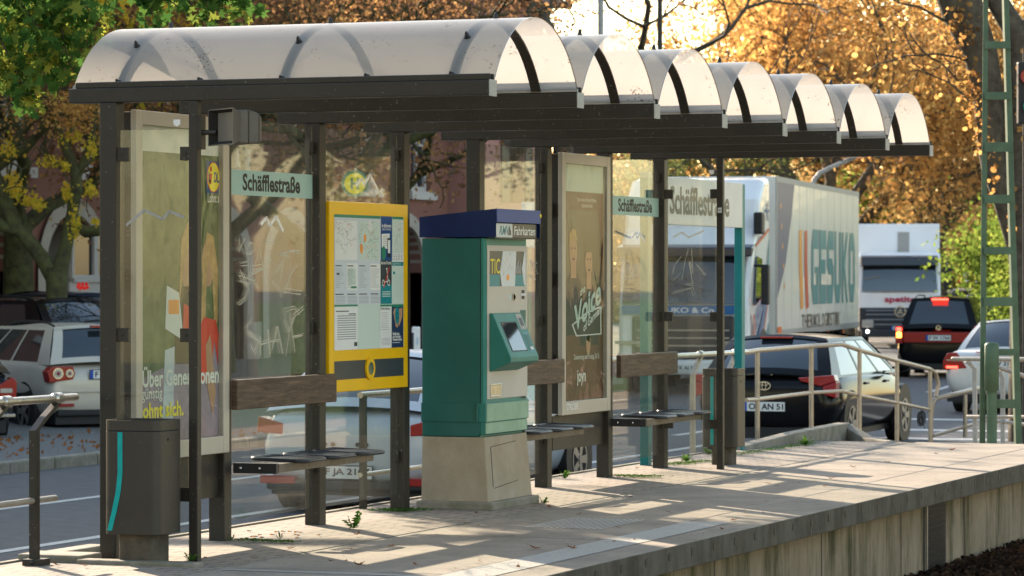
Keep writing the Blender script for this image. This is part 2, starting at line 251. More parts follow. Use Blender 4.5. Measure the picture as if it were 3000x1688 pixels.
# ---------------------------------------------------------------- mesh helpers
class MB:
    def __init__(s): s.v = []; s.f = []; s.m = []; s.sm = []
    def add(s, vs, fs, mi=0, sm=False):
        o = len(s.v); s.v += [tuple(float(c) for c in p) for p in vs]; s.f += [tuple(i+o for i in f) for f in fs]; s.m += [mi]*len(fs); s.sm += [sm]*len(fs); return s
    def box(s, x0, x1, y0, y1, z0, z1, mi=0, T=None):
        vs = [Vector((x, y, z)) for z in (z0, z1) for y in (y0, y1) for x in (x0, x1)]
        if T is not None: vs = [T @ p for p in vs]
        return s.add(vs, [(0, 2, 3, 1), (4, 5, 7, 6), (0, 1, 5, 4), (2, 6, 7, 3), (0, 4, 6, 2), (1, 3, 7, 5)], mi)
    def hexa(s, b, t, mi=0):
        return s.add(list(b)+list(t), [(3, 2, 1, 0), (4, 5, 6, 7), (0, 1, 5, 4), (1, 2, 6, 5), (2, 3, 7, 6), (3, 0, 4, 7)], mi)
    def tube(s, pts, rs, n=8, mi=0, caps=True, sm=True):
        pts = [Vector(p) for p in pts]; N = len(pts)
        if not hasattr(rs, '__len__'): rs = [rs]*N
        up = None; rings = []
        for i, p in enumerate(pts):
            d = (pts[min(i+1, N-1)]-pts[max(i-1, 0)])
            if d.length < 1e-9: d = Vector((0, 0, 1))
            d.normalize()
            if up is None: up = d.orthogonal().normalized()
            up = (up - d*up.dot(d)); up = up.normalized() if up.length > 1e-6 else d.orthogonal().normalized()
            w = d.cross(up)
            rings.append([p+(up*math.cos(2*math.pi*k/n)+w*math.sin(2*math.pi*k/n))*rs[i] for k in range(n)])
        vs = [q for r in rings for q in r]; fs = []
        for i in range(N-1):
            for k in range(n): fs.append((i*n+k, i*n+(k+1) % n, (i+1)*n+(k+1) % n, (i+1)*n+k))
        s.add(vs, fs, mi, sm)
        if caps: s.add(rings[0], [tuple(range(n))[::-1]], mi); s.add(rings[-1], [tuple(range(n))], mi)
        return s
    def prism(s, poly, z0, z1, mi=0, ax='z', top=None):
        n = len(poly); top = top or poly
        def P(a, b, c): return (a, b, c) if ax == 'z' else ((c, a, b) if ax == 'x' else (a, c, b))
        vs = [P(a, b, z0) for a, b in poly]+[P(a, b, z1) for a, b in top]
        return s.add(vs, [tuple(range(n))[::-1], tuple(range(n, 2*n))]+[(i, (i+1) % n, n+(i+1) % n, n+i) for i in range(n)], mi)
    def ball(s, c, r, mi=0, n=8, sc=(1, 1, 1)):
        vs = []; fs = []; m = n//2
        for i in range(m+1):
            a = math.pi*i/m
            for k in range(n): vs.append((c[0]+r*sc[0]*math.sin(a)*math.cos(2*math.pi*k/n), c[1]+r*sc[1]*math.sin(a)*math.sin(2*math.pi*k/n), c[2]+r*sc[2]*math.cos(a)))
        for i in range(m):
            for k in range(n): fs.append((i*n+k, (i+1)*n+k, (i+1)*n+(k+1) % n, i*n+(k+1) % n))
        return s.add(vs, fs, mi, True)
    def build(s, name, mats, parent=None, bevel=0, origin=None, solid=0, sub=0):
        me = bpy.data.meshes.new(name)
        off = Vector((0, 0, 0)); p = parent
        while p is not None: off = off+p.location; p = p.parent
        if origin is not None: off = off+Vector(origin)
        me.from_pydata([tuple(Vector(q)-off) for q in s.v], [], s.f)
        if not isinstance(mats, (list, tuple)): mats = [mats]
        for x in mats: me.materials.append(x)
        me.polygons.foreach_set('material_index', s.m); me.polygons.foreach_set('use_smooth', s.sm); me.update()
        o = bpy.data.objects.new(name, me); S.collection.objects.link(o)
        if origin is not None: o.location = origin
        if parent: o.parent = parent
        if solid: q = o.modifiers.new('t', 'SOLIDIFY'); q.thickness = solid
        if bevel: q = o.modifiers.new('b', 'BEVEL'); q.width = bevel; q.segments = 2; q.limit_method = 'ANGLE'; q.angle_limit = R_(40)
        if sub: q = o.modifiers.new('s', 'SUBSURF'); q.levels = sub; q.render_levels = sub
        return o
def rr(x0, x1, y0, y1, r, n=4):
    out = []
    for cx, cy, a0 in ((x1-r, y1-r, 0), (x0+r, y1-r, 90), (x0+r, y0+r, 180), (x1-r, y0+r, 270)):
        for k in range(n+1): a = R_(a0+90*k/n); out.append((cx+r*math.cos(a), cy+r*math.sin(a)))
    return out
def tag(o, label=None, cat=None, group=None, kind=None):
    if label: o['label'] = label
    if cat: o['category'] = cat
    if group: o['group'] = group
    if kind: o['kind'] = kind
    return o
def thing(name, label, cat, loc=(0, 0, 0), group=None):
    o = bpy.data.objects.new(name, None); S.collection.objects.link(o); o.location = loc; o.empty_display_size = .2
    return tag(o, label, cat, group)
def copy_tree(o, parent=None):
    c = o.copy(); S.collection.objects.link(c); c.parent = parent
    for ch in list(o.children): copy_tree(ch, c)
    return c
_tc = {}
def textmesh(s, bold=0.0):
    k = (s, bold)
    if k in _tc: return _tc[k]
    cu = bpy.data.curves.new('t', 'FONT'); cu.body = s; cu.size = 1; cu.offset = bold; cu.resolution_u = 3; cu.fill_mode = 'FRONT'
    ob = bpy.data.objects.new('t', cu); S.collection.objects.link(ob); bpy.context.view_layer.update()
    me = bpy.data.meshes.new_from_object(ob); vs = np.array([v.co[:] for v in me.vertices])[:, :2]; fs = [tuple(p.vertices) for p in me.polygons]
    bpy.data.objects.remove(ob); bpy.data.curves.remove(cu); bpy.data.meshes.remove(me)
    mn = vs.min(0); mx = vs.max(0); _tc[k] = ((vs-mn)/(mx-mn), fs, (mx-mn)[0]/(mx-mn)[1]); return _tc[k]
class Pl:
    """drawing surface on a real plane: origin O, right R, up U (unit vectors), normal N; layers stand 0.6 mm apart"""
    def __init__(s, O, R, U, mats, dz=.0006):
        s.O = Vector(O); s.R = Vector(R); s.U = Vector(U); s.N = s.R.cross(s.U).normalized(); s.mb = MB(); s.mats = mats; s.dz = dz; s.names = list(mats)
    def P(s, a, b, k): return s.O+s.R*a+s.U*b+s.N*(k*s.dz)
    def mi(s, m): return s.names.index(m)
    def poly(s, pts, k, m): s.mb.add([s.P(a, b, k) for a, b in pts], [tuple(range(len(pts)))], s.mi(m)); return s
    def rect(s, a0, b0, a1, b1, k, m): return s.poly([(a0, b0), (a1, b0), (a1, b1), (a0, b1)], k, m)
    def ell(s, a, b, ra, rb, k, m, n=20): return s.poly([(a+ra*math.cos(2*math.pi*i/n), b+rb*math.sin(2*math.pi*i/n)) for i in range(n)], k, m)
    def ring(s, a, b, ra, rb, w, k, m, n=24):
        vs = []; fs = []
        for i in range(n):
            t = 2*math.pi*i/n; vs += [s.P(a+ra*math.cos(t), b+rb*math.sin(t), k), s.P(a+(ra-w)*math.cos(t), b+(rb-w)*math.sin(t), k)]
        for i in range(n): j = (i+1) % n; fs.append((2*i, 2*j, 2*j+1, 2*i+1))
        s.mb.add(vs, fs, s.mi(m)); return s
    def line(s, pts, w, k, m):
        for (a0, b0), (a1, b1) in zip(pts, pts[1:]):
            d = Vector((a1-a0, b1-b0)); 
            if d.length < 1e-6: continue
            d.normalize(); q = Vector((-d.y, d.x))*w/2; s.poly([(a0-q.x, b0-q.y), (a1-q.x, b1-q.y), (a1+q.x, b1+q.y), (a0+q.x, b0+q.y)], k, m)
        return s
    def text(s, t, a0, b0, w, h, k, m, bold=.0, slant=0):
        vs, fs, asp = textmesh(t, bold)
        if w is None: w = h*asp
        s.mb.add([s.P(a0+x*w+slant*y*h, b0+y*h, k) for x, y in vs], fs, s.mi(m)); return s
    def build(s, name, parent=None, origin=None): return s.mb.build(name, [M[x] for x in s.mats], parent, origin=origin)
# ================================================================ THE SETTING
P = 1.336
def struct(name, mb, m, bevel=0, **k): o = mb.build(name, m, None, bevel=bevel, **k); o['kind'] = 'structure'; return o
g = MB(); g.add([(-400, -60, -.62), (2.5, -60, -.62), (2.5, 500, -.62), (-400, 500, -.62)], [(0, 1, 2, 3)]); struct('ground', g, M['earth'])
g = MB(); g.add([(2.5, -60, -.78), (300, -60, -.78), (300, 500, -.78), (2.5, 500, -.78)], [(0, 1, 2, 3)]); struct('track_bed', g, M['earth'])
g = MB(); g.add([(7.5, -30, -.74), (13.5, -30, -.74), (13.5, 300, -.74), (7.5, 300, -.74)], [(0, 1, 2, 3)]); struct('sandy_path', g, M['sand'])
g = MB(); g.add([(13.5, -30, -.73), (120, -30, -.73), (120, 300, -.73), (13.5, 300, -.73)], [(0, 1, 2, 3)]); struct('lawn', g, M['grass'])
# road bends gently left far away
def bend(Y): return 0 if Y < 28 else -((Y-28)**2)*.0035
ys = list(range(-40, 30, 10))+list(range(30, 241, 6))
g = MB(); vs = [(bend(y)+x, y, -.6) for y in ys for x in (-12.4+(2.9 if y < 30 else 2.9-min(2.9, (y-30)*.2)), -.33+(0 if y < 12 else min(6, (y-12)*.25)))]
g.add(vs, [(2*i, 2*i+1, 2*i+3, 2*i+2) for i in range(len(ys)-1)]); struct('road', g, M['asphalt'])
g = MB()
def strip(xc, w, y0, y1, z=-.596, st=3):
    yy = y0
    while yy < y1-.01:
        y2 = min(yy+st, y1); g.add([(bend(yy)+xc-w/2, yy, z), (bend(yy)+xc+w/2, yy, z), (bend(y2)+xc+w/2, y2, z), (bend(y2)+xc-w/2, y2, z)], [(0, 1, 2, 3)]); yy = y2
strip(-4.4, .13, -10, 26); strip(-6.8, .13, -10, 26)
for y in range(27, 130, 9): strip(-5.6, .13, y, y+4.5)
# hatched / arrow marking seen through the glass and the stop lines further on
g.add([(-2.6, 6.2, -.596), (-1.9, 7.4, -.596), (-2.3, 8.6, -.596), (-2.55, 8.6, -.596), (-2.2, 7.5, -.596), (-2.9, 6.4, -.596)], [(0, 1, 2, 3, 4, 5)])
g.add([(-3.4, 6.0, -.596), (-1.2, 7.3, -.596), (-1.2, 7.7, -.596), (-3.4, 6.45, -.596)], [(0, 1, 2, 3)])
for y in (27.0, 29.5, 33): g.add([(-4.1, y, -.596), (-.2, y, -.596), (-.2, y+.5, -.596), (-4.1, y+.5, -.596)], [(0, 1, 2, 3)])
struct('road_markings', g, M['paint'])
g = MB()
for i in range(40): g.box(-9.66, -9.5, -14+i*1.0, -14+i*1.0+.985, -.62, -.47)
struct('far_kerb', g, M['kerb'], bevel=.02)
g = MB(); g.add([(-12.4, -20, -.49), (-9.66, -20, -.49), (-9.66, 30, -.49), (-12.4, 30, -.49)], [(0, 1, 2, 3)]); struct('gravel_verge', g, M['gravel'])
g = MB(); g.add([(-24, -20, -.22), (-12.4, -20, -.5), (-12.4, 60, -.5), (-24, 60, -.22)], [(0, 1, 2, 3)]); struct('parking_ground', g, M['gravel'])
# platform: block paving strip, slabs with joints, edge
PE = 14.2
g = MB(); g.box(-.3, .85, -14, PE, -.6, -.004); struct('platform_paving', g, M['pave'])
g = MB(); g.box(-.34, -.301, -14, 12.2, -.62, .006); struct('platform_kerb', g, M['kerb'])
g = MB(); g.box(.851, .93, -14, PE, -.6, -.008); struct('drain_channel', g, M['kerb'])
sl_y = [-10.18, -7.71, -5.24, -2.77, -.30, 2.17, 4.69, 7.14, 9.55, 12.0, PE]
for a, b in zip(sl_y, sl_y[1:]):
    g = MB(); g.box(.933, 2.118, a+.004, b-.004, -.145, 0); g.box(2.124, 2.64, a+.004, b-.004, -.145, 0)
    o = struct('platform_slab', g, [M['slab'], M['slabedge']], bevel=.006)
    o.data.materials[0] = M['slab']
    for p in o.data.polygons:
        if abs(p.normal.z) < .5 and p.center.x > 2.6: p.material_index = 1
g = MB()
for y in sl_y[1:-1]: g.add([(.933, y-.006, .0015), (2.64, y-.006, .0015), (2.64, y+.006, .0015), (.933, y+.006, .0015)], [(0, 1, 2, 3)])
g.add([(2.116, -10, .0016), (2.126, -10, .0016), (2.126, PE, .0016), (2.116, PE, .0016)], [(0, 1, 2, 3)])
struct('slab_joints', g, M['dark'])
g = MB(); g.box(2.28, 2.50, -10, PE, -.8, -.146)
for y in [-9+1.9*i for i in range(13)]: pass
struct('platform_wall', g, M['wall'])
g = MB()
for y in (.9, 3.05, 5.4, 7.5, 9.45, 11.7): g.box(2.5, 2.502, y, y+.02, -.8, -.15)
struct('wall_joints', g, M['black'])
g = MB(); k = -9.76
while k < 12:
    if True: g.tube([(2.6405, k, -.056), (2.6425, k, -.056)], .025, 12)
    k += .4125
struct('slab_edge_holes', g, M['black'])
g = MB(); g.add([(2.1, -.48, .003), (.95, -.48, .003), (.95, -.425, .003), (2.1, -.425, .003)][::-1], [(0, 1, 2, 3)])
g.add([(2.13, -3, .003), (2.4, -3, .003), (2.4, 3.7, .003), (2.13, 3.7, .003)], [(0, 1, 2, 3)])
struct('textured_strip', g, mat('ribbed_concrete', (.33, .31, .28), .8, col2=(.42, .4, .37), vs=60, var=.01, bump=.6, bs=70))
g = MB()
for i in range(13): x = 1.35+i*.039; g.add([(x, 2.9, .003), (x+.014, 2.9, .003), (x+.014, 3.75, .003), (x, 3.75, .003)], [(0, 1, 2, 3)])
struct('tactile_lines', g, mat('tactile_white', (.62, .6, .56), .7, var=.2, vs=40))
# ramp beyond the platform
g = MB(); g.prism([(PE, 0), (PE, -.6), (24, -.6), (24, -.5)], -.33, 2.64, ax='x'); struct('ramp', g, M['slab'])
w = MB()
pl = [(-.18, 12.3, .02, -.1), (-.02, 13.6, .1, -.1), (-.0, 15.3, .12, -.2), (.35, 14.9, .0, -.2), (.75, 14.25, -.0, -.2)]
for (x0, y0, z0, _), (x1, y1, z1, __) in zip(pl, pl[1:]):
    w.hexa([(x0, y0, -.6), (x1, y1, -.6), (x1-.14, y1+.05, -.6), (x0-.14, y0+.05, -.6)], [(x0, y0, z0), (x1, y1, z1), (x1-.14, y1+.05, z1), (x0-.14, y0+.05, z0)])
o = w.build('low_wall', M['kerb'], bevel=.008, origin=(0, 13.6, 0)); tag(o, 'low pale concrete kerb wall curving at the head of the ramp behind the railing', 'wall')
w = MB(); w.box(-.33, .05, -.31, -.06, -.02, .035); w.box(-.33, -.2, -.06, .5, -.02, .03); w.box(.05, .75, -.36, -.25, -.02, .02)
o = w.build('stone_edging', M['kerb'], bevel=.01, origin=(-.1, -.2, 0)); tag(o, 'rough low concrete edging stones on the ground around the foot of the near corner post', 'edging')
gr = thing('ventilation_grille', 'dark wire mesh grille in the platform side wall above the leaf litter', 'grille', (2.5, 8.5, -.7))
g = MB(); g.box(2.497, 2.503, 8.165, 8.84, -.67, -.15); g.build('opening', M['black'], gr)
g = MB()
for i in range(12): z = -.655+i*.044; g.box(2.508, 2.512, 8.2, 8.82, z, z+.004)
for i in range(26): y = 8.2+i*.024; g.box(2.512, 2.514, y, y+.003, -.66, -.16)
g.build('wire_mesh', M['dark'], gr)
g = MB(); g.box(2.503, 2.52, 8.2, 8.225, -.68, -.15); g.box(2.503, 2.515, 8.165, 8.86, -.7, -.675); g.build('grille_frame', M['galv'], gr)
# ================================================================ THE SHELTER
H = 2.45
sh = thing('tram_shelter', 'dark grey tram stop shelter with seven translucent barrel vaults, glass back wall and cantilever beams', 'shelter', (0, 5, 0))
for k in range(8):
    y = k*P
    g = MB(); g.box(0, .1, y, y+.1, -.01, H)
    o = g.build('post', M['frame'], sh, bevel=.006)
    g = MB(); x0 = -.187; g.box(x0, 2.25, y, y+.1, H, H+.078)
    g.box(x0+.03, 2.25, y+.018, y+.03, H+.078, H+.112); g.box(x0+.03, 2.25, y+.07, y+.082, H+.078, H+.112)
    b = g.build('beam', M['frame'], sh, bevel=.005)
    g = MB(); g.box(2.2505, 2.256, y-.002, y+.102, H-.006, H+.08); g.build('end_cap', M['cap'], b, bevel=.002)
for k in (0, 7):
    g = MB(); g.box(.533, .585, k*P+.0, k*P+.05, -.01, H); g.build('front_post', M['frame'], sh, bevel=.004)
# vaults
def arc(n=28, inset=0):
    hs, rise = .628, .352; Rr = (hs*hs+rise*rise)/(2*rise); a0 = math.asin(hs/Rr)
    return [(-(Rr-inset)*math.sin(a0-2*a0*i/n), (Rr-inset)*math.cos(a0-2*a0*i/n)-(Rr-rise)) for i in range(n+1)]
Z0 = H+.095
for k in range(7):
    yc = k*P+.05+P/2; A = arc(36); g = MB(); xs = [-.2, .4, 1.0, 1.6, 2.25]
    vs = [(x, yc+a, Z0+b) for x in xs for a, b in A]; n = len(A)
    g.add(vs, [(i*n+j, (i+1)*n+j, (i+1)*n+j+1, i*n+j+1) for i in range(len(xs)-1) for j in range(n-1)], sm=True)
    sheet = g.build('roof_sheet', M['roof'], sh)
    g = MB(); g.add([(x, yc+a*1.001, Z0+b+.0015) for x in (2.246, 2.2525) for a, b in A], [(j, n+j, n+j+1, j+1) for j in range(n-1)]); g.build('sheet_edge', M['porange'] if False else M['alu'], sheet)
    for x in (.07, 1.04, 2.01):
        g = MB(); A1 = arc(24, .006); A2 = arc(24, .016); n2 = len(A1)
        for e0, e1 in ((x-.028, x+.028),):
            vs = [(xx, yc+a, Z0+b) for xx in (e0, e1) for AA in (A1, A2) for a, b in AA]
            for j in range(n2-1):
                q = [0*n2+j, 0*n2+j+1, 1*n2+j+1, 1*n2+j]
                g.add([vs[i] for i in (j, j+1, n2+j+1, n2+j, 2*n2+j, 2*n2+j+1, 3*n2+j+1, 3*n2+j)], [(0, 1, 2, 3), (7, 6, 5, 4), (0, 4, 5, 1), (3, 2, 6, 7)])
        g.build('rib', M['frame'], sheet)
    aa = arc(24, -.0); 
    spots = [(x, j) for x in (.07, 1.04, 2.01) for j in (0, 5, 12)]+[(.56, 0), (1.53, 0)] if k == 0 else [(2.01, 12), (2.01, 0)]
    for x, j in spots:
        a, b = aa[j]; nrm = Vector((0, a, b+(.748-.352))).normalized(); p = Vector((x, yc+a, Z0+b+ (.012 if j == 0 else 0)))
        g = MB(); g.tube([p, p+nrm*.006], .019, 10); g.tube([p+nrm*.006, p+nrm*.02, p+nrm*.036], [.013, .012, .005], 8); g.build('bolt', M['dark'], sheet)
    for sgn in (-1, 1):
        g = MB(); y = yc+sgn*.628; g.box(-.2, 2.25, min(y, y+sgn*.016), max(y, y+sgn*.016), Z0-.012, Z0+.004); g.build('edge_strip', M['cap'], sheet)
# glass panels of the back wall (bays 1,2,4,6) and ends
def clamp(xa, ya, z, axis):
    g = MB()
    if axis == 'y': g.box(xa-.018, xa+.018, ya-.03, ya+.012, z-.035, z+.035); g.tube([(xa+.018, ya-.012, z), (xa+.024, ya-.012, z)], .007, 8, 0)
    return g
def panel(y0, y1, zt=H-.02, zb=.1, cl=True):
    g = MB(); g.box(.047, .053, y0, y1, zb, zt); gp = g.build('glass_panel', M['glass'], sh)
    if cl:
        for z in (.35, 1.2, 2.3):
            for y, s_ in ((y1-.012, 1), (y0+.012, -1)): clamp(.05, y+.02*s_, z, 'y').build('clamp', M['frame'], gp, bevel=.004)
    return gp
gp1 = panel(1*P+.115, 2*P-.005); gp2 = panel(2*P+.115, 3*P-.005); gp4 = panel(4*P+.115, 5*P-.005); gp6 = panel(6*P+.115, 7*P-.005)
def endpanel(y, zt=2.3, zb=.12):
    g = MB(); g.box(.115, .52, y+.022, y+.028, zb, zt); gp = g.build('end_glass_panel', M['glass'], sh)
    for z in (.35, 1.2, 2.17):
        for xa, xb in ((.095, .165), (.475, .54)):
            q = MB(); q.box(xa, xb, y+.012, y+.038, z-.037, z+.037); q.tube([((xa+xb)/2, y+.012, z), ((xa+xb)/2, y+.007, z)], .008, 8); q.build('clamp', M['frame'], gp, bevel=.008)
    return gp
e0 = endpanel(0); e7 = endpanel(7*P)
# name strips on the glass
def namestrip(gp, y0, y1, ty0, ty1):
    p = Pl((.0545, y0, 1.99), (0, 1, 0), (0, 0, 1), ['signg', 'ink']); p.rect(0, 0, y1-y0, .146, 0, 'signg'); p.text('Schäfflestraße', ty0-y0, .026, ty1-ty0, .102, 1, 'ink', bold=.03)
    return p.build('name_strip', gp)
ya = pX(711, 530, .055)[1]; yb = pX(879, 530, .055)[1]
namestrip(gp1, 1*P+.115, 2*P-.005, ya, yb)
ya = pX(1811, 600, .055)[1]; yb = pX(1910, 600, .055)[1]
namestrip(gp6, 6*P+.115, 7*P-.005, ya, yb)
# white zigzag decals
def zig(gp, pts, X=None, Y=None, w=.02, m='white'):
    if X is not None: p = Pl((X, 0, 0), (0, 1, 0), (0, 0, 1), [m]); q = [(pX(u, v, X)[1], pX(u, v, X)[2]) for u, v in pts]
    else: p = Pl((0, Y, 0), (1, 0, 0), (0, 0, 1), [m]); q = [(pY(u, v, Y)[0], pY(u, v, Y)[2]) for u, v in pts]
    p.line(q, w, 0, m); p.build('zigzag_decal', gp)
z2 = lambda a, b: (700+a/3.22, 420+b/3.22)
zig(gp1, [z2(210, 765), z2(265, 700), z2(290, 780), z2(355, 690), z2(420, 830)], X=.055, w=.022)
zig(gp2, [z2(1110, 400), z2(1160, 335), z2(1180, 395), z2(1240, 300), z2(1315, 445)], X=.055, w=.02)
z3 = lambda a, b: (1500+a/3.22, 420+b/3.22)
zig(gp6, [z3(1130, 890), z3(1165, 845), z3(1178, 895), z3(1215, 840), z3(1252, 925)], X=.055, w=.02)
z1 = lambda a, b: (a/3.22, 420+b/3.22)
zig(e0, [z1(1190, 775), z1(1360, 630), z1(1535, 715), z1(1600, 640), z1(1735, 700)], Y=.02, w=.016, m='cap')
zig(e7, [z3(1520, 885), z3(1605, 840), z3(1665, 890), z3(1810, 825)], Y=7*P+.02, w=.016)
# small white arrow stickers
for (u, v, gp, kw) in ((2085, 505, e7, dict(Y=7*P+.02)), (518, 360, e0, dict(Y=.02))):
    Y = kw['Y']; c = pY(u, v, Y); p = Pl((c[0], Y, c[2]), (1, 0, 0), (0, 0, 1), ['white']); p.poly([(-.02, .018), (.02, .018), (.02, -.008), (0, -.02), (-.02, -.008)], 0, 'white'); p.build('sticker', gp)
# scratched graffiti on the second bay and light scribbles elsewhere
def scratch(gp, strokes, X=None, Y=None, passes=3, jit=.012, w=.0035):
    rd = random.Random(3); p = Pl((X, 0, 0), (0, 1, 0), (0, 0, 1), ['scratch']) if X is not None else Pl((0, Y, 0), (1, 0, 0), (0, 0, 1), ['scratch'])
    for st in strokes:
        q = [((pX(u, v, X)[1], pX(u, v, X)[2]) if X is not None else (pY(u, v, Y)[0], pY(u, v, Y)[2])) for u, v in st]
        for t in range(passes):
            dx, dz = rd.uniform(-jit, jit), rd.uniform(-jit, jit); p.line([(a+dx+rd.uniform(-jit, jit)*.5, b+dz+rd.uniform(-jit, jit)*.5) for a, b in q], w*rd.uniform(.5, 1.1), rd.randint(0, 3), 'scratch')
    p.build('scratches', gp)
Z4 = lambda a, b: (700+a/3.22, 840+b/3.22)
st = [[z2(5, 1000), z2(60, 890)], [z2(10, 975), z2(50, 1030)], [z2(0, 900), z2(8, 1020)],
      [z2(85, 990), z2(110, 930), z2(140, 950), z2(142, 1010), z2(110, 1045), z2(85, 1030), z2(85, 985)],
      [z2(95, 1060), z2(98, 1225)], [z2(20, 1150), z2(90, 1130)],
      [z2(115, 1260), z2(190, 985), z2(262, 1330)], [z2(130, 1180), z2(225, 1165)], [z2(120, 1240), z2(235, 1180)],
      [z2(245, 930), z2(330, 930)], [z2(245, 930), z2(295, 850), z2(300, 790)], [z2(270, 1080), z2(330, 1140)], [z2(395, 1050), z2(480, 1010), z2(575, 1030)],
      [z2(395, 1060), z2(450, 1070), z2(480, 1080)], [z2(340, 1230), z2(420, 1110), z2(380, 1320)], [z2(315, 1300), z2(370, 1360), z2(405, 1445)],
      [z2(430, 1420), z2(480, 1260), z2(545, 1155)], [z2(430, 1390), z2(590, 1410)], [z2(0, 1230), z2(130, 1290), z2(180, 1365)], [z2(0, 1290), z2(90, 1330), z2(150, 1290)], [z2(10, 1200), z2(70, 1345)], [z2(40, 1210), z2(100, 1360)],
      [Z4(120, 310), Z4(70, 380), Z4(100, 440), Z4(190, 490), Z4(150, 620), Z4(110, 540)], [Z4(100, 420), Z4(190, 520)], [Z4(200, 460), Z4(195, 620)], [Z4(280, 400), Z4(300, 660)], [Z4(200, 530), Z4(300, 500)],
      [Z4(310, 600), Z4(360, 380), Z4(410, 640)], [Z4(310, 520), Z4(390, 510)], [Z4(430, 300), Z4(470, 430), Z4(530, 270)], [Z4(470, 430), Z4(440, 640)], [Z4(480, 250), Z4(530, 620)], [Z4(500, 480), Z4(600, 460)], [Z4(490, 300), Z4(610, 200)],
      [Z4(420, 300), Z4(440, 220), Z4(520, 200), Z4(570, 250)], [Z4(0, 170), Z4(60, 120), Z4(90, 10)]]
scratch(gp1, st, X=.0575, passes=3, w=.0036)
st = [[z3(1525, 1240), z3(1540, 1160), z3(1610, 1070)], [z3(1600, 1300), z3(1625, 1130), z3(1660, 1000)], [z3(1680, 1130), z3(1700, 1250)], [z3(1740, 1140), z3(1830, 1240)], [z3(1530, 1290), z3(1600, 1230)], [z3(1660, 1130), z3(1690, 1340)], [z3(1520, 1410), z3(1700, 1370), z3(1730, 1440)], [z3(1640, 1330), z3(1710, 1330)], [z3(1700, 1000), z3(1720, 1180)]]
scratch(e7, st, Y=7*P+.018, passes=2)
st = [[z3(985, 1130), z3(1040, 1080), z3(1110, 1130), z3(1130, 1240)], [z3(1000, 1190), z3(1060, 1250)], [z3(1190, 1160), z3(1150, 1270), z3(1040, 1300)]]
scratch(gp6, st, X=.0575, passes=2)
st = [[z3(155, 1000), z3(200, 960)], [z3(160, 1100), z3(210, 1130), z3(240, 1230)], [z3(160, 1180), z3(230, 1110)], [z3(180, 1280), z3(200, 1120)], [z3(160, 1240), z3(225, 1300)]]
scratch(gp4, st, X=.0575, passes=2)
# small sign plates on the far front post
p = Pl((.536, 7*P-.0015, 0), (1, 0, 0), (0, 0, 1), ['paper', 'ink']); zz = pY(2112, 616, 7*P)[2]; p.rect(.008, zz-.02, .04, zz+.02, 0, 'paper'); p.text('181', .011, zz-.01, .026, .02, 1, 'ink'); p.build('number_plate', sh)
# ---------------------------------------------------------------- advertising displays
def adcase(y0, y1, label, loc):
    t = thing('advertising_display', label, 'advertising display', loc, 'lit poster displays built into the shelter wall')
    z0, z1 = .505, 2.42; g = MB(); fw = .078
    for a0, a1, b0, b1 in ((y0, y0+fw, z0, z1), (y1-fw, y1, z0, z1), (y0+fw, y1-fw, z1-fw, z1), (y0+fw, y1-fw, z0, z0+fw+.02)): g.box(.085, .12, a0, a1, b0, b1)
    g.build('frame', M['alu'], t, bevel=.004)
    g = MB(); g.box(-.03, .084, y0+.01, y1-.01, z0+.01, z1-.01); g.build('case', M['frame'], t, bevel=.006)
    g = MB(); g.box(.03, .06, y0-.04, y1+.01, .25, .5); g.box(-.02, .1, y0+.12, y1, .50, .504); g.build('base_panel', M['cap'] if False else M['frame'], t)
    g = MB(); g.box(.106, .11, y0+fw, y1-fw, z0+fw+.02, z1-fw); g.build('glass_cover', M['glass_clean'], t)
    for z in (.9, 1.5, 2.0):
        q = MB(); q.box(-.02, .05, y0-.03, y0-.001, z-.05, z+.05); q.build('hinge', M['dark'], t)
    return t
A0, A1 = .2, 1.365; B0, B1 = 6.94, 8.005
ad1 = adcase(A0, A1, 'supermarket poster display with blue and yellow logo, behind the near waste bin', (.05, .8, 0))
ad2 = adcase(B0, B1, 'dark entertainment poster display with two men, right of the ticket machine', (.05, 7.5, 0))
x_, z_ = .0865, .605; w_, h_ = A1-A0-.156, 1.737
p = Pl((x_, A0+.078, z_), (0, 1, 0), (0, 0, 1), ['pfol', 'paper', 'pblue', 'yel', 'pred', 'ink', 'white', 'hair', 'skin', 'plilac', 'pdark', 'porange', 'pteal', 'papl'])
p.rect(0, 0, w_, h_, 0, 'pfol'); p.rect(0, h_-.14, w_, h_, 1, 'papg' if False else 'paper'); p.poly([(0, 0), (w_, 0), (w_, .55), (0, .34)], 1, 'plilac')
cP = lambda u, v: (pX(u, v, x_)[1]-(A0+.078), pX(u, v, x_)[2]-z_)
def q1(a, b): return cP(a/3.22, 420+b/3.22)
# shopper figure, left: brown hair, jacket, jeans ; second with long blond hair and red top
p.ell(.62, .98, .10, .15, 2, 'skin'); p.poly([(.5, .72), (.53, 1.12), (.62, 1.22), (.70, 1.15), (.72, .75), (.68, 1.0), (.62, 1.08), (.56, .95)], 3, 'hair')
p.poly([(.46, .42), (.44, .75), (.5, .85), (.72, .86), (.78, .7), (.74, .42)], 2, 'pdark')
p.poly([(.3, .1), (.33, .5), (.45, .52), (.43, .1)], 2, 'papl'); p.poly([(.33, .62), (.35, .86), (.5, .82), (.56, .55)], 4, 'paper'); p.rect(.37, .70, .5, .78, 5, 'porange')
p.ell(.87, .98, .08, .13, 2, 'skin'); p.poly([(.78, .62), (.8, 1.0), (.86, 1.16), (.94, 1.14), (1.0, .95), (1.0, .66), (.95, .6), (.93, .9), (.88, 1.02), (.85, .9), (.84, .62)], 3, 'hair')
p.poly([(.76, .32), (.76, .62), (.82, .68), (.97, .66), (1.005, .58), (1.0, .4), (.95, .55), (.9, .3)], 4, 'pred'); p.poly([(.86, .28), (.84, .52), (.9, .58), (.97, .25), (.93, .12)], 5, 'skin')
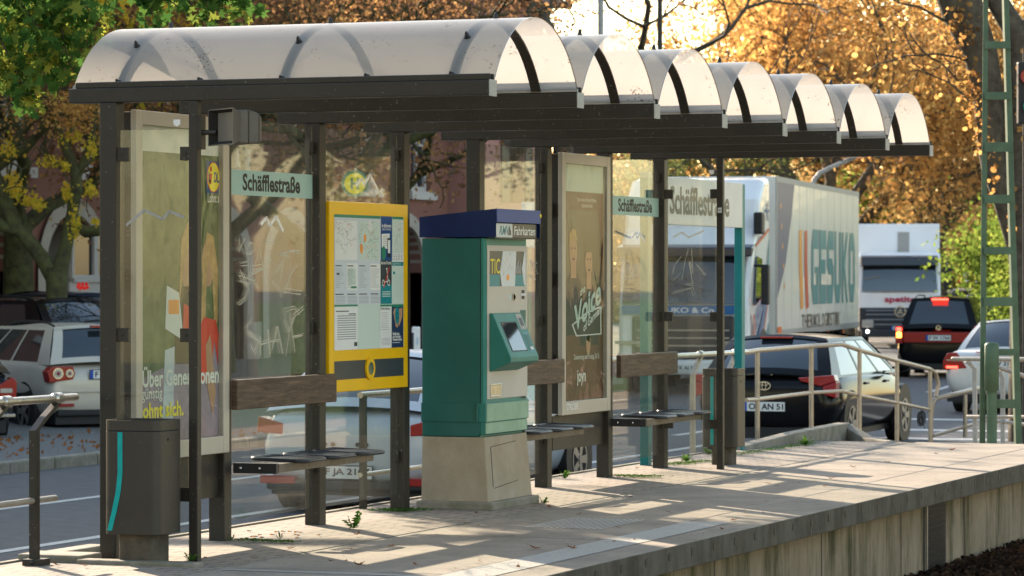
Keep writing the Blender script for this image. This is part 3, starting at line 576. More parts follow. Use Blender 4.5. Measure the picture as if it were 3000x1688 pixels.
p.poly([(.55, .62), (.56, .76), (.78, .70), (.78, .55)], 4, 'pred')
# logo: blue square, yellow disc with red ring, letters
a0, b0 = q1(1942, 470); a1, b1 = q1(2072, 172); a0, a1 = min(a0, a1), max(a0, a1); p.rect(a0, b0, a1, b1, 6, 'pblue'); ca, cb = (a0+a1)/2, (b0+b1)/2; ra = (a1-a0)*.46; rb = (b1-b0)*.47
p.ell(ca, cb, ra, rb, 7, 'pred', 32); p.ell(ca, cb, ra*.92, rb*.94, 8, 'yel', 32)
lw = (a1-a0)*.19
for i, ch in enumerate('L DL'):
    if ch != ' ': p.text(ch, a0+(a1-a0)*(.13+i*.2), cb-.03, lw, .06, 9, 'pblue', bold=.03)
p.poly([(ca-.06, cb-.04), (ca-.03, cb-.04), (ca-.022, cb+.02), (ca-.052, cb+.02)], 9, 'pred'); p.ell(ca-.035, cb+.045, .013, .016, 9, 'pred')
a, b = q1(1955, 558); p.text('Lohnt sich.', a, b, .21, .055, 6, 'white', bold=.01)
def q2(a, b): return cP(a/3.22, 840+b/3.22)
a, b = q2(1337, 955); a2, b2 = q2(2058, 800); p.text('Über Generationen', a, b, a2-a, .115, 7, 'white', bold=.03)
a, b = q2(1330, 1100); a2, _ = q2(1525, 1000); p.text('günstig', a, b, a2-a, .078, 7, 'white', bold=.012)
a, b = q2(1322, 1250); a2, _ = q2(1725, 1150); p.text('lohnt sich.', a, b, a2-a, .085, 7, 'yel', bold=.03)
p.build('poster', ad1)
w_ = B1-B0-.156
p = Pl((x_, B0+.078, z_), (0, 1, 0), (0, 0, 1), ['pdark', 'pmaroon', 'papg', 'skin', 'ink', 'white', 'inkd', 'pblue', 'hair', 'porange', 'paper'])
p.rect(0, 0, w_, h_, 0, 'pdark'); p.rect(0, 0, w_, h_-.2, 1, 'pmaroon'); p.rect(0, h_-.2, w_, h_, 1, 'papg'); p.poly([(.03, .6), (.03, 1.2), (.12, 1.4), (w_-.12, 1.4), (w_-.04, 1.15), (w_-.04, .6)], 2, 'pdark')
p.poly([(0, 0), (0, .55), (.2, .35), (w_, .45), (w_, 0)], 2, 'pmaroon')
for cx, cy, s_, ang in ((.24, 1.1, 1.0, 1), (.58, 1.02, .92, 1)):
    p.poly([(cx-.2*s_, cy-.62), (cx-.19*s_, cy-.26), (cx-.07*s_, cy-.16), (cx+.09*s_, cy-.16), (cx+.22*s_, cy-.28), (cx+.24*s_, cy-.62)], 3, 'ink')
    p.poly([(cx-.05*s_, cy-.2), (cx-.05*s_, cy-.08), (cx+.06*s_, cy-.08), (cx+.07*s_, cy-.2)], 4, 'skin'); p.ell(cx, cy, .085*s_, .125*s_, 5, 'skin')
    p.poly([(cx-.09*s_, cy+.02), (cx-.085*s_, cy+.12), (cx-.03, cy+.165*s_), (cx+.05, cy+.155*s_), (cx+.085*s_, cy+.08), (cx+.05, cy+.075), (cx-.05, cy+.07)], 6, 'pdark' if s_ < 1 else 'hair')
    for e in (-.03, .035): p.ell(cx+e, cy+.02, .013, .008, 6, 'ink', 8)
    p.ell(cx+.005, cy-.06, .028, .01, 6, 'pmaroon', 10); p.poly([(cx+.005, cy+.01), (cx+.018, cy-.025), (cx-.006, cy-.028)], 6, 'hair')
p.poly([(.5, .45), (.52, .68), (.62, .62), (.6, .42)], 5, 'pblue'); p.ell(.57, .42, .05, .09, 5, 'skin')
cP = lambda u, v: (pX(u, v, x_)[1]-(B0+.078), pX(u, v, x_)[2]-z_)
a, b = cP(1500+613/3.22, 420+552/3.22); a2, _ = cP(1500+790/3.22, 600); p.text('Kann man nicht beschreiben,', a, b, a2-a, .034, 7, 'white')
a, b = cP(1500+652/3.22, 420+604/3.22); a2, _ = cP(1500+757/3.22, 600); p.text('muss man hören.', a, b, a2-a, .03, 7, 'white')
def q3(a, b): return cP(1500+a/3.22, 840+b/3.22)
a, b = q3(565, 460); a2, _ = q3(835, 400); p.poly([q3(560, 360), q3(600, 470), q3(840, 450), q3(835, 180), q3(700, 240), q3(640, 290)], 6, 'paper'); p.poly([q3(572, 364), q3(608, 458), q3(830, 440), q3(827, 200), q3(704, 252), q3(645, 302)], 7, 'ink')
o_, r_, u_ = p.O.copy(), p.R.copy(), p.U.copy()
p.R = Vector((0, math.cos(.36), math.sin(.36))); 
c = q3(580, 445); p.O = o_+r_*c[0]+u_*c[1]; p.text('Voice', 0, 0, (a2-a)*1.0, .2, 8, 'papg', bold=.03); p.text('the', .14, .22, .12, .06, 8, 'papg', bold=.02); p.text('of Germany', .22, -.09, (a2-a)*.72, .085, 8, 'paper', bold=.02)
p.O, p.R = o_, r_
a, b = q3(580, 705); a2, _ = q3(815, 700); p.text('Donnerstag und Freitag 20:15', a, b, a2-a, .05, 8, 'white'); a, b = q3(608, 940); a2, _ = q3(690, 900); p.text('joyn', a, b, a2-a, .12, 8, 'white', bold=.02)
p.build('poster', ad2)
p = Pl((.1215, B0+.03, .52), (0, 1, 0), (0, 0, 1), ['white']); p.text('STRÖER', .05, .018, .26, .06, 0, 'white', bold=.015); p.build('maker_name', ad2)
# ---------------------------------------------------------------- yellow timetable display
tt = thing('timetable_display', 'yellow framed timetable and map board mounted between two shelter posts', 'information board', (.1, 3.4, .8))
g = MB(); g.box(.03, .112, 2.795, 4.045, .80, 1.98); g.build('board', M['yellow'], tt, bevel=.006)
XF = .1125; D7 = lambda a, b: (pX(950+a/2.634, 600+b/2.634, XF+.001)[1]-2.795, pX(950+a/2.634, 600+b/2.634, XF+.001)[2]-.8)
p = Pl((XF, 2.795, .8), (0, 1, 0), (0, 0, 1), ['paper', 'papl', 'papg', 'pgreen', 'pblue', 'pteal', 'pnavy', 'ink', 'inkg', 'white', 'pred', 'yel', 'skin', 'inkd', 'yellow', 'porange', 'tr_teal', 'grass', 'plilac', 'signg'], dz=.0004)
def RC(a0, b0, a1, b1, k, m):  # rect given by crop pixels (perspective undone on the board plane)
    x0, y0 = D7(a0, b0); x1, y1 = D7(a1, b1); p.rect(min(x0, x1), min(y0, y1), max(x0, x1), max(y0, y1), k, m)
a0 = D7(78, 78)[0]; a1 = D7(613, 100)[0]; ztop = 1.105+.0; zbot = .235
ztop = D7(78, 72)[1]; zbot = D7(78, 1125)[1]
p.rect(a0, zbot, a1, ztop, 0, 'papg')
U = lambda s_: a0+(a1-a0)*s_; T = lambda t: ztop-(ztop-zbot)*t
def bx(s0, t0, s1, t1, k, m): p.rect(U(s0), T(t1), U(s1), T(t0), k, m)
bx(0, 0, .655, .665, 1, 'papl'); bx(0, 0, .655, .022, 2, 'pgreen'); bx(.01, .045, .32, .335, 2, 'paper'); bx(.345, .045, .64, .335, 2, 'papg')
rd = random.Random(11)
for i in range(60):
    s0 = rd.uniform(.02, .30) if i % 2 else rd.uniform(.35, .62); t0 = rd.uniform(.06, .3); pts = [(s0, t0)]
    for j in range(4): pts.append((min(.315 if i % 2 else .635, max(.015 if i % 2 else .35, pts[-1][0]+rd.uniform(-.04, .04))), min(.33, max(.05, pts[-1][1]+rd.uniform(-.03, .03)))))
    p.line([(U(a), T(b)) for a, b in pts], .0018, 3, rd.choice(['inkg', 'inkg', 'tr_teal', 'porange', 'plilac', 'pgreen']))
for s_, t_, r_ in ((.43, .17, .02), (.5, .08, .03), (.38, .25, .025)): p.ell(U(s_), T(t_), r_, r_*1.3, 3, 'paper' if r_ > .025 else 'porange')
for i in range(4):
    s0 = .01+i*.165; bx(s0, .36, s0+.15, .56, 2, 'paper' if i % 2 else 'papl')
    bx(s0+.005, .375, s0+.09, .382, 3, 'ink')
    for j in range(10): bx(s0+.008, .40+j*.015, s0+.008+rd.uniform(.05, .13), .403+j*.015, 3, 'inkg')
    bx(s0+.005, .585, s0+.12, .592, 3, 'ink')
    for j in range(6): bx(s0+.008, .603+j*.01, s0+.14, .6055+j*.01, 3, 'inkg')
bx(.19, .40, .30, .52, 3, 'papg'); bx(.23, .53, .31, .545, 4, 'pgreen'); bx(.03, .43, .07, .445, 4, 'inkd')
bx(.0, .665, .325, 1.0, 2, 'paper'); bx(0, .665, .325, .68, 3, 'pgreen'); bx(.02, .71, .2, .717, 3, 'ink'); bx(.2, .732, .30, .739, 3, 'ink')
for j in range(11): bx(.04, .745+j*.017, .305, .752+j*.017, 3, 'inkg')
bx(.275, .945, .32, .975, 3, 'inkd')
bx(.66, .0, .825, .335, 2, 'pblue'); p.text('Der Abfahrtsmonitor', U(.67), T(.085), (a1-a0)*.145, .024, 3, 'white', bold=.015); p.text('direkt in Ihrer Hand', U(.68), T(.108), (a1-a0)*.125, .018, 3, 'white')
p.poly([(U(.67), T(.135)), (U(.79), T(.13)), (U(.785), T(.25)), (U(.672), T(.24))], 3, 'paper')
for j in range(6): bx(.69, .15+j*.014, .77, .153+j*.014, 4, 'inkg')
bx(.755, .165, .80, .31, 4, 'ink'); bx(.762, .18, .795, .28, 5, 'paper'); p.ell(U(.7), T(.28), (a1-a0)*.032, .045, 4, 'pgreen')
bx(.655, .335, .82, .665, 2, 'inkd'); bx(.655, .52, .82, .665, 3, 'pteal'); p.text('Bitte keine E-Tretroller', U(.665), T(.365), (a1-a0)*.145, .02, 3, 'white', bold=.015)
Sc = lambda pts: [(U(a), T(b)) for a, b in pts]
p.line(Sc([(.745, .40), (.765, .49)]), .007, 4, 'white'); p.line(Sc([(.735, .40), (.755, .395)]), .006, 4, 'white'); p.line(Sc([(.70, .5), (.765, .495)]), .008, 4, 'white'); p.ring(U(.695), T(.505), .02, .02, .006, 4, 'white'); p.ring(U(.775), T(.505), .02, .02, .006, 4, 'white'); p.line(Sc([(.70, .54), (.785, .385)]), .01, 5, 'pred')
for j in range(4): bx(.68, .57+j*.012, .80, .575+j*.012, 4, 'papg')
bx(.65, .67, .815, 1.0, 3, 'paper'); bx(.65, .67, .815, .685, 4, 'pgreen'); p.text('Das Fahrrad mitnehmen', U(.66), T(.71), (a1-a0)*.13, .018, 4, 'ink')
for j in range(9): bx(.665, .73+j*.016, .665+rd.uniform(.09, .13), .733+j*.016, 4, 'inkg')
for j in range(6): bx(.665, .925+j*.01, .80, .928+j*.01, 4, 'inkg')
p.ring(U(.75), T(.89), .032, .045, .004, 5, 'papl'); p.ring(U(.672), T(.88), .03, .042, .004, 5, 'papl'); p.line(Sc([(.672, .88), (.70, .82), (.75, .89)]), .003, 5, 'papl')
bx(.83, .01, .995, .345, 2, 'papg'); bx(.83, .0, .995, .02, 3, 'pgreen'); bx(.83, .28, .995, .345, 3, 'paper')
for i in range(14): t0 = rd.uniform(.04, .26); p.line(Sc([(.835, t0), (.9, t0+rd.uniform(-.03, .03)), (.99, t0+rd.uniform(-.04, .04))]) if i % 2 else Sc([(rd.uniform(.84, .98), .03), (rd.uniform(.84, .98), .27)]), .004, 3, 'paper')
for i in range(4):
    for j in range(4): bx(.84+i*.038, .29+j*.012, .865+i*.038, .295+j*.012, 4, 'inkg')
bx(.825, .345, .995, .665, 2, 'papg'); bx(.825, .345, .995, .375, 3, 'pteal'); p.text('Stationsinformation', U(.835), T(.367), (a1-a0)*.12, .016, 4, 'papg'); bx(.84, .42, .87, .44, 3, 'pteal')
for i in range(3):
    for j in range(12): bx(.85+i*.046, .44+j*.015, .89+i*.046, .443+j*.015, 3, 'signg')
bx(.82, .67, .995, 1.0, 3, 'pnavy'); bx(.82, .67, .995, .69, 4, 'pgreen')
p.poly(Sc([(.84, .73), (.86, .70), (.90, .70), (.93, .80), (.905, .85), (.88, .84)]), 4, 'skin'); p.poly(Sc([(.93, .70), (.98, .70), (.975, .77), (.93, .84), (.915, .80)]), 4, 'skin'); p.ell(U(.90), T(.755), (a1-a0)*.032, .055, 5, 'pteal')
for e in (-.008, .012): p.ell(U(.90)+e, T(.74), .004, .006, 6, 'ink', 8)
p.line(Sc([(.885, .77), (.9, .785), (.918, .77)]), .004, 6, 'ink')
for j, s_ in enumerate(('Lächeln kann', 'aus Fremden', 'Freunde machen.')): p.text(s_, U(.832), T(.905+j*.022), (a1-a0)*(.10+.02*j), .02, 5, 'white', bold=.02)
bx(.83, .96, .94, .964, 4, 'papl')
# lower slate band with round lock
b0 = D7(75, 1210); b1 = D7(610, 1180); lo = D7(75, 1355)[1]; p.rect(a0, lo, a1, b0[1], 1, 'inkd')
p.build('notices', tt)
c = pX(950+349/2.634, 600+1263/2.634, .115); g = MB(); g.tube([(.112, c[1], c[2]), (.125, c[1], c[2])], .07, 28); lk = g.build('lock_ring', M['yellow'], tt); g = MB(); g.tube([(.125, c[1], c[2]), (.128, c[1], c[2])], .04, 24); g.build('lock', M['chrome'], lk)
# ---------------------------------------------------------------- benches
def bench(ys, board, arm, label, loc):
    t = thing('bench', label, 'bench', loc, 'wire seat benches fixed to the shelter wall')
    g = MB(); g.box(.12, .16, board[0], board[1], .747, .92); g.build('backrest', M['wood'], t, bevel=.006)
    g = MB(); g.box(.33, .37, ys[0]-.2, ys[-1]+.3, .385, .435); g.build('support_rail', M['railw'], t, bevel=.002)
    for ya in (ys[0]-.22, ys[-1]+.31)[:arm]:
        g = MB(); g.box(.1, .375, ya-.03, ya, .38, .44); g.build('bracket', M['dark'], t, bevel=.003)
        for x in (.15, .27): q = MB(); q.ball((x, ya-.03, .41), .01); q.build('bolt', M['chrome'], t)
    proto = None
    for y in ys:
        if proto is None:
            g = MB(); x0, x1 = .085, .44; d = .33; loop = rr(x0, x1, y, y+d, .06, 4); loop.append(loop[0]); g.tube([(a, b, .452-(.012*((a-x0)/(x1-x0)))) for a, b in loop], .0125, 8, caps=False)
            for i in range(16): xx = x0+.02+i*(x1-x0-.04)/15; g.tube([(xx, y+.01, .452), (xx, y+.08, .446), (xx, y+d-.08, .446), (xx, y+d-.01, .452)], .0035, 5, caps=False)
            for yy in (y+.1, y+.23): g.box(x0+.02, x1-.02, yy-.004, yy+.004, .436, .444)
            g.box(.335, .365, y+.06, y+.085, .43, .447); g.box(.335, .365, y+.25, y+.275, .43, .447)
            proto = g.build('seat', M['seat'], t); base = y
        else:
            c = proto.copy(); S.collection.objects.link(c); c.location = proto.location+Vector((0, y-base, 0))
    return t
bench((1.70, 2.14, 2.58), (1.385, 2.80), 1, 'bench of black wire seats under a scratched brown plank, left of the yellow board', (.1, 2, 0))
bench((5.55, 5.98, 6.41), (5.42, 6.885), 1, 'bench of three black wire seats directly behind the ticket machine', (.1, 6, 0))
bench((8.33, 8.76, 9.19), (8.13, 9.52), 2, 'bench of black wire seats right of the dark poster, at the far shelter end', (.1, 8.8, 0))
# ---------------------------------------------------------------- loudspeaker
sp = thing('loudspeaker', 'grey rectangular horn loudspeaker bolted to the near front post under the roof', 'loudspeaker', (.6, .02, 2.3))
ax = Vector((-.62, -.78, -.04)).normalized(); sx = Vector((ax.y, -ax.x, 0)).normalized()*-1; uz = Vector((0, 0, 1))
c0 = Vector((.765, -.09, 2.303))
def rect_at(c, hw, hh): return [c-sx*hw-uz*hh, c+sx*hw-uz*hh, c+sx*hw+uz*hh, c-sx*hw+uz*hh]
g = MB(); r0 = rect_at(c0, .15, .097); r1 = rect_at(c0-ax*.10, .085, .06); r0i = rect_at(c0, .144, .091); r1i = rect_at(c0-ax*.085, .07, .05)
g.add(r0+r1+r0i+r1i, [(0, 1, 5, 4), (1, 2, 6, 5), (2, 3, 7, 6), (3, 0, 4, 7), (0, 8, 9, 1), (1, 9, 10, 2), (2, 10, 11, 3), (3, 11, 8, 0)])
g.build('horn', mat('speaker_grey', (.10, .088, .075), .45, var=.1, vs=8), sp)
g = MB(); g.add(r0i+r1i, [(0, 4, 5, 1), (1, 5, 6, 2), (2, 6, 7, 3), (3, 7, 4, 0), (4, 7, 6, 5)])
g.build('throat', mat('speaker_inner', (.012, .011, .01), .8), sp)
g = MB()
for i in range(7): xx = -.05+i*.0165; cc = c0-ax*.078+sx*xx; g.hexa([cc-sx*.003-uz*.045, cc+sx*.003-uz*.045, cc+sx*.003-uz*.045-ax*.004, cc-sx*.003-uz*.045-ax*.004], [cc-sx*.003+uz*.045, cc+sx*.003+uz*.045, cc+sx*.003+uz*.045-ax*.004, cc-sx*.003+uz*.045-ax*.004])
g.build('slats', M['dark'], sp)
g = MB(); r2 = rect_at(c0-ax*.03, .10, .085); r3 = [q-uz*.015 for q in rect_at(c0-ax*.17, .12, .08)]; r3b = [q-uz*.005 for q in rect_at(c0-ax*.11, .115, .092)]; r4 = [q-uz*.02 for q in rect_at(c0-ax*.20, .09, .06)]
g.hexa(r2, r3b); g.hexa(r3b, r3); g.hexa(r3, r4); g.build('housing', bpy.data.materials['speaker_grey'], sp, bevel=.01)
g = MB(); g.box(.60, .615, -.012, .04, 2.19, 2.37); g.box(.585, .60, .0, .03, 2.2, 2.36); g.tube([(.6, .01, 2.28), (.70, .0, 2.28)], .014, 8); g.build('bracket', M['frame'], sp)
# ---------------------------------------------------------------- waste bins
def bin_(x0, x1, y0, y1, zb, zt, label, bent, loc, ped):
    t = thing('waste_bin', label, 'waste bin', loc, 'grey litter bins beside the shelter')
    g = MB(); g.prism(rr(x0, x1, y0, y1, .045, 5), zb, zt-.045); b = g.build('body', M['bin'], t, bevel=.004)
    g = MB(); pr = rr(x0, x1, y0, y1, .045, 5); pi = rr(x0+.012, x1-.012, y0+.012, y1-.012, .035, 5); n = len(pr); z0, z1 = zt-.042, zt+.012
    vs = [(a, c, z0) for a, c in pr]+[(a, c, z1) for a, c in pr]+[(a, c, z1) for a, c in pi]+[(a, c, z0) for a, c in pi]
    g.add(vs, [(k*n+i, k*n+(i+1) % n, (k+1)*n+(i+1) % n, (k+1)*n+i) for k in range(3) for i in range(n)]+[tuple(range(3*n, 4*n))]); g.build('rim', M['bin'], t)
    g = MB(); g.prism(rr(*ped, .03, 3), -.01, zb); g.build('pedestal', concrete('bin_pedestal', (.05, .042, .032), (.11, .09, .065), 12), t)
    g = MB(); xc = x0+(x1-x0)*.36; w = .029; zz = [zt-.05, zb+.32, zb+.22, zb+.12, zb+.02]; dx = [0, 0, -.012, -.035, -.062] if bent else [0]*5; vs = []
    for z, d in zip(zz, dx): vs += [(xc-w+d, y0-.0025, z), (xc+d, y0-.0025, z)]
    g.add(vs, [(2*i, 2*i+2, 2*i+3, 2*i+1) for i in range(4)]); g.build('teal_stripe', M['teal'], t)
    g = MB(); g.tube([(x1-.0, y0+.12, zt-.09), (x1+.003, y0+.12, zt-.09)], .008, 8); g.build('lock', M['black'], t)
    return t
bin_(.195, .517, -.33, -.03, .155, .745, 'dark grey litter bin with a kinked teal stripe, in front of the near end glass', True, (.34, -.18, 0), (.262, .467, -.30, -.08))
bin_(.22, .52, 9.93, 10.2, .14, .76, 'dark grey litter bin with a straight teal stripe, just beyond the far end glass', False, (.37, 10.06, 0), (.29, .46, 9.97, 10.15))
# ---------------------------------------------------------------- ticket machine
tm = thing('ticket_machine', 'green ticket machine with dark blue hood standing on a sloping concrete plinth', 'ticket machine', (.3, 4.7, 0))
y0, y1 = 4.31, 5.085; xb, xf = .10, .545
g = MB(); g.prism([(.075, 4.265), (.615, 4.265), (.615, 5.14), (.075, 5.14)], -.01, .05); g.build('plinth_foot', M['kerb'], tm, bevel=.012)
g = MB(); g.prism([(.100, 4.295), (.572, 4.295), (.572, 5.11), (.100, 5.11)], .045, .468, top=[(.102, 4.31), (.542, 4.31), (.542, 5.085), (.102, 5.085)])
pln = g.build('plinth', M['plinth'], tm, bevel=.006)
g = MB()
for a, b in (((.4, .9), (.4, .2)),): pass
def fx(z): return .572-(z-.045)/.423*.030
for (ya, za, yb, zb_) in ((4.4, .14, 4.4, .40), (4.4, .40, 4.86, .42), (4.42, .13, 4.86, .16)):
    g.hexa([(fx(za)+.001, ya, za), (fx(zb_)+.001, yb, zb_), (fx(zb_)+.003, yb, zb_+.004), (fx(za)+.003, ya, za+.004)], [(fx(za)+.001, ya+.004, za), (fx(zb_)+.001, yb+.004, zb_), (fx(zb_)+.003, yb+.004, zb_+.004), (fx(za)+.003, ya+.004, za+.004)])
g.build('panel_groove', M['dark'], pln)
zt = 1.765
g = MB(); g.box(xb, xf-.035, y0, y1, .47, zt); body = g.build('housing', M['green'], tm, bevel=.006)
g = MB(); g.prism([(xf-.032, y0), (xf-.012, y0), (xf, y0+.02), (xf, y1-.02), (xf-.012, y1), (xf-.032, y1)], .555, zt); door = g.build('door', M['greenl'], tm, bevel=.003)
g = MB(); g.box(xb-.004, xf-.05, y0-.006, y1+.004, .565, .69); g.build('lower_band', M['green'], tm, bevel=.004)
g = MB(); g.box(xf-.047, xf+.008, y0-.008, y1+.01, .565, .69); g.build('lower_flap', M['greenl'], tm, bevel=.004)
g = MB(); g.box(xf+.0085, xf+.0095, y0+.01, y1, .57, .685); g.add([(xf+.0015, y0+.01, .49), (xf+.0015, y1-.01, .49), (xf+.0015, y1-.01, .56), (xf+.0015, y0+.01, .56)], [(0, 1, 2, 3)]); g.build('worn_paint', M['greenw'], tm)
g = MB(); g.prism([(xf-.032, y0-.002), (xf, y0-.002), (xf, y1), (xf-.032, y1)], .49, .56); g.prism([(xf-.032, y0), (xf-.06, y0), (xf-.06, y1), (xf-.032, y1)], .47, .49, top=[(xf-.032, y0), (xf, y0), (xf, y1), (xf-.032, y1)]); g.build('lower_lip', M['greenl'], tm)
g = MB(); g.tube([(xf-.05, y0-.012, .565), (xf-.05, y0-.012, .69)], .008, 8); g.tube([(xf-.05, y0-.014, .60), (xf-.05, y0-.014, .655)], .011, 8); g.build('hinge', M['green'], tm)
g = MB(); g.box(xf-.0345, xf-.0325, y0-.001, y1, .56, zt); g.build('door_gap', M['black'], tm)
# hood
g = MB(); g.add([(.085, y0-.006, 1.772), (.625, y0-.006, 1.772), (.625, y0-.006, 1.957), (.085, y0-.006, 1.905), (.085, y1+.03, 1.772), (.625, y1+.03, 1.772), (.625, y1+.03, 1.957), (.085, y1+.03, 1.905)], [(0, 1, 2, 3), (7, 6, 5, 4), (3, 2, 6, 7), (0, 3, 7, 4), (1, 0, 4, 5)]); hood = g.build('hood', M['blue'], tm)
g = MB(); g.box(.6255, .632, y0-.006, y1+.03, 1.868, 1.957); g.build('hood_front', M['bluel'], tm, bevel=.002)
g = MB(); c = pX(1200+2470/6.44, 600+212/6.44, .633); g.tube([(.632, c[1], c[2]), (.6345, c[1], c[2])], .014, 14); g.build('hood_sticker', M['yel'], hood)
# light sign
g = MB(); g.box(.56, .612, y0-.05+.05, y1+.0, 1.765, 1.866); sg = g.build('sign_box', M['inkd'], tm, bevel=.003)
p = Pl((.6126, y0, 1.765), (0, 1, 0), (0, 0, 1), ['paper', 'ink', 'white', 'pteal', 'pgreen', 'inkd', 'tr_teal']); SW = y1-y0
p.rect(.004, .004, SW*.415, .097, 0, 'paper'); p.text('RMV', SW*.10, .022, SW*.22, .06, 1, 'tr_teal', bold=.03, slant=.35); p.poly([(SW*.30, .022), (SW*.385, .022), (SW*.38, .05), (SW*.345, .082)], 2, 'inkd'); p.text('Fahrkarten', SW*.46, .024, SW*.5, .058, 1, 'white', bold=.015)
p.build('lettering', sg)
# grey front panel and fittings
XP = xf+.004; g = MB(); g.box(xf, XP, y0+.03, y1-.005, .715, 1.72); fpn = g.build('front_panel', M['grey'], tm, bevel=.002)
def fq(a, b, z0_=825, X=XP): q = pX(1200+a/6.44, z0_+b/6.44, X); return q[1], q[2]
p = Pl((XP+.0005, 0, 0), (0, 1, 0), (0, 0, 1), ['pfol', 'yel', 'paper', 'inkd', 'pteal', 'porange', 'papg', 'white', 'ink', 'green', 'grey', 'tr_teal', 'pred'])
ya, za = fq(1510, 870, 600); yb, zb = fq(2180, 870, 600); _, zc = fq(1510, 92); 
p.rect(ya, zc, yb, za, 0, 'inkd'); dy = yb-ya; dz_ = za-zc
p.rect(ya, zc+.0, ya+dy*.27, zc+dz_*.33, 1, 'pteal'); p.rect(ya+dy*.7, zc, yb, zc+dz_*.33, 1, 'pteal'); p.text('TIC', ya+dy*.02, zc+dz_*.36, dy*.26, dz_*.42, 1, 'yel')
p.poly([(ya+dy*.33, zc), (ya+dy*.28, zc+dz_*.4), (ya+dy*.36, za), (ya+dy*.74, za), (ya+dy*.70, zc)], 2, 'paper'); p.poly([(ya+dy*.96, zc+dz_*.05), (ya+dy*.90, zc+dz_*.5), (ya+dy*.97, za), (yb, za), (yb, zc)], 2, 'paper')
for i in range(22):
    a = ya+dy*random.uniform(.34, .68); b = zc+dz_*random.uniform(.35, .98); p.line([(a, b), (a+random.uniform(-.02, .02), b-random.uniform(.01, .03))], .002, 3, 'porange' if i % 2 else 'inkd')
p.ell(ya+dy*.5, zc+dz_*.25, .03, .02, 3, 'porange')
for i in range(5): p.rect(ya+dy*(.735+i*.032), zc+dz_*.36, ya+dy*(.745+i*.032), zc+dz_*(.6+.08*(i % 3)), 3, 'paper')
ya, za = fq(1870, 255); yb, zb = fq(1915, 340); p.rect(ya, zb, yb, za, 1, 'papg')
ya, za = fq(2110, 160); yb, zb = fq(2165, 330); p.rect(ya, zb, yb, za, 1, 'ink'); p.rect(ya-.008, (za+zb)/2-.008, yb+.02, (za+zb)/2+.008, 2, 'paper')
ya, za = fq(2085, 545); yb, zb = fq(2185, 985); p.rect(ya-.003, zb-.003, yb+.003, za+.003, 1, 'tr_teal'); p.rect(ya, zb, yb, za, 2, 'green')
q = lambda a, b: (lambda r: (r[1], r[2]))(pX(1200+a/3.22, 1050+b/3.22, XP))
ya, za = q(1052, 360); yb, zb = q(1095, 372); p.rect(ya, zb, yb, za, 1, 'ink')
p.build('panel_print', fpn)
ca, cz = fq(1965, 292); g = MB(); g.tube([(XP, ca, cz), (XP+.006, ca, cz)], .026, 20); g.tube([(XP+.006, ca, cz), (XP+.004, ca, cz)], .02, 20); g.build('coin_slot', M['steel'], fpn)
# ticket tray
ya, za = q(760, 243); yb, zb = q(860, 360); g = MB(); w = .012
for a0, a1, b0, b1 in ((ya, yb, za-w, za), (ya, yb, zb, zb+w), (ya, ya+w, zb+w, za-w), (yb-w, yb, zb+w, za-w)): g.box(XP, XP+.006, a0, a1, b0, b1)
tr = g.build('tray_frame', M['chrome'], tm, bevel=.002); g = MB(); g.box(XP-.0, XP+.002, ya+w, yb-w, zb+w, za-w); g.build('tray', M['steel'], tr)
# screen console, a wedge leaning out of the front
ya, za = fq(1505, 600); yb, _ = fq(2040, 590, X=XP+.01); zt_ = za; _, zl = q(745, 130); zl_ = zl+.0
zbm = 1.50735-((1050+45/3.22)-814)/10004*21.5
kd = .15; tp = [(XP, ya, zt_), (XP+.02, ya, zt_), (XP+.02, ya+.50, zt_), (XP, ya+.50, zt_)]
za2 = zl_+.075; g = MB()
side = [(XP, zt_), (XP+.022, zt_), (XP+kd, za2+.02), (XP+kd, za2-.012), (XP, zl_)]
yA, yB = ya, ya+.52
n = len(side); g.add([(x, yA, z) for x, z in side]+[(x, yB, z) for x, z in side], [tuple(range(n)), tuple(range(2*n-1, n-1, -1))]+[(i, n+i, n+(i+1) % n, (i+1) % n) for i in range(n)])
con = g.build('console', M['greenl'], tm, bevel=.006)
a = Vector((XP+.022, yA, zt_)); b = Vector((XP+kd, yA, za2+.02)); U_ = (a-b).normalized(); L_ = (a-b).length
p = Pl(b, (0, 1, 0), U_, ['black', 'carglass', 'cap', 'dark', 'green', 'paper', 'tr_teal'], dz=.001)
p.rect(.07, L_*.13, .36, L_*.80, 1, 'black'); p.rect(.085, L_*.15, .345, L_*.77, 2, 'carglass'); p.rect(.40, L_*.62, .50, L_*.97, 1, 'cap'); p.rect(.425, L_*.70, .485, L_*.88, 2, 'dark')
p.rect(.40, L_*.10, .49, L_*.55, 1, 'tr_teal'); p.rect(.41, L_*.14, .485, L_*.5, 2, 'green'); p.rect(.42, L_*.15, .48, L_*.22, 3, 'paper'); p.build('screen_and_reader', con)
# ---------------------------------------------------------------- station sign
ss = thing('station_sign', 'white station name board between two teal posts behind the far end of the shelter', 'sign', (-.2, 11, 0))
for x, y, h in ((-.185, 9.74, 2.36), (-.20, 12.36, 2.33)):
    g = MB(); g.box(x-.035, x+.035, y-.05, y+.05, -.02, h); g.build('post', M['tealpost'], ss, bevel=.006)
g = MB(); a = Vector((-.185, 9.80, 0)); b = Vector((-.20, 12.30, 0)); g.hexa([(a.x-.02, a.y, 1.945), (a.x+.045, a.y, 1.945), (b.x+.045, b.y, 1.945), (b.x-.02, b.y, 1.945)], [(a.x-.02, a.y, 2.335), (a.x+.045, a.y, 2.335), (b.x+.045, b.y, 2.335), (b.x-.02, b.y, 2.335)])
bd = g.build('board', M['signw'], ss, bevel=.004)
d = (b-a).normalized(); o0 = Vector((a.x+.047, a.y, 1.945)); XS = a.x+.045
yl = pX(1500+1490/3.22, 600, XS)[1]; yr = pX(1500+2062/3.22, 600, XS)[1]
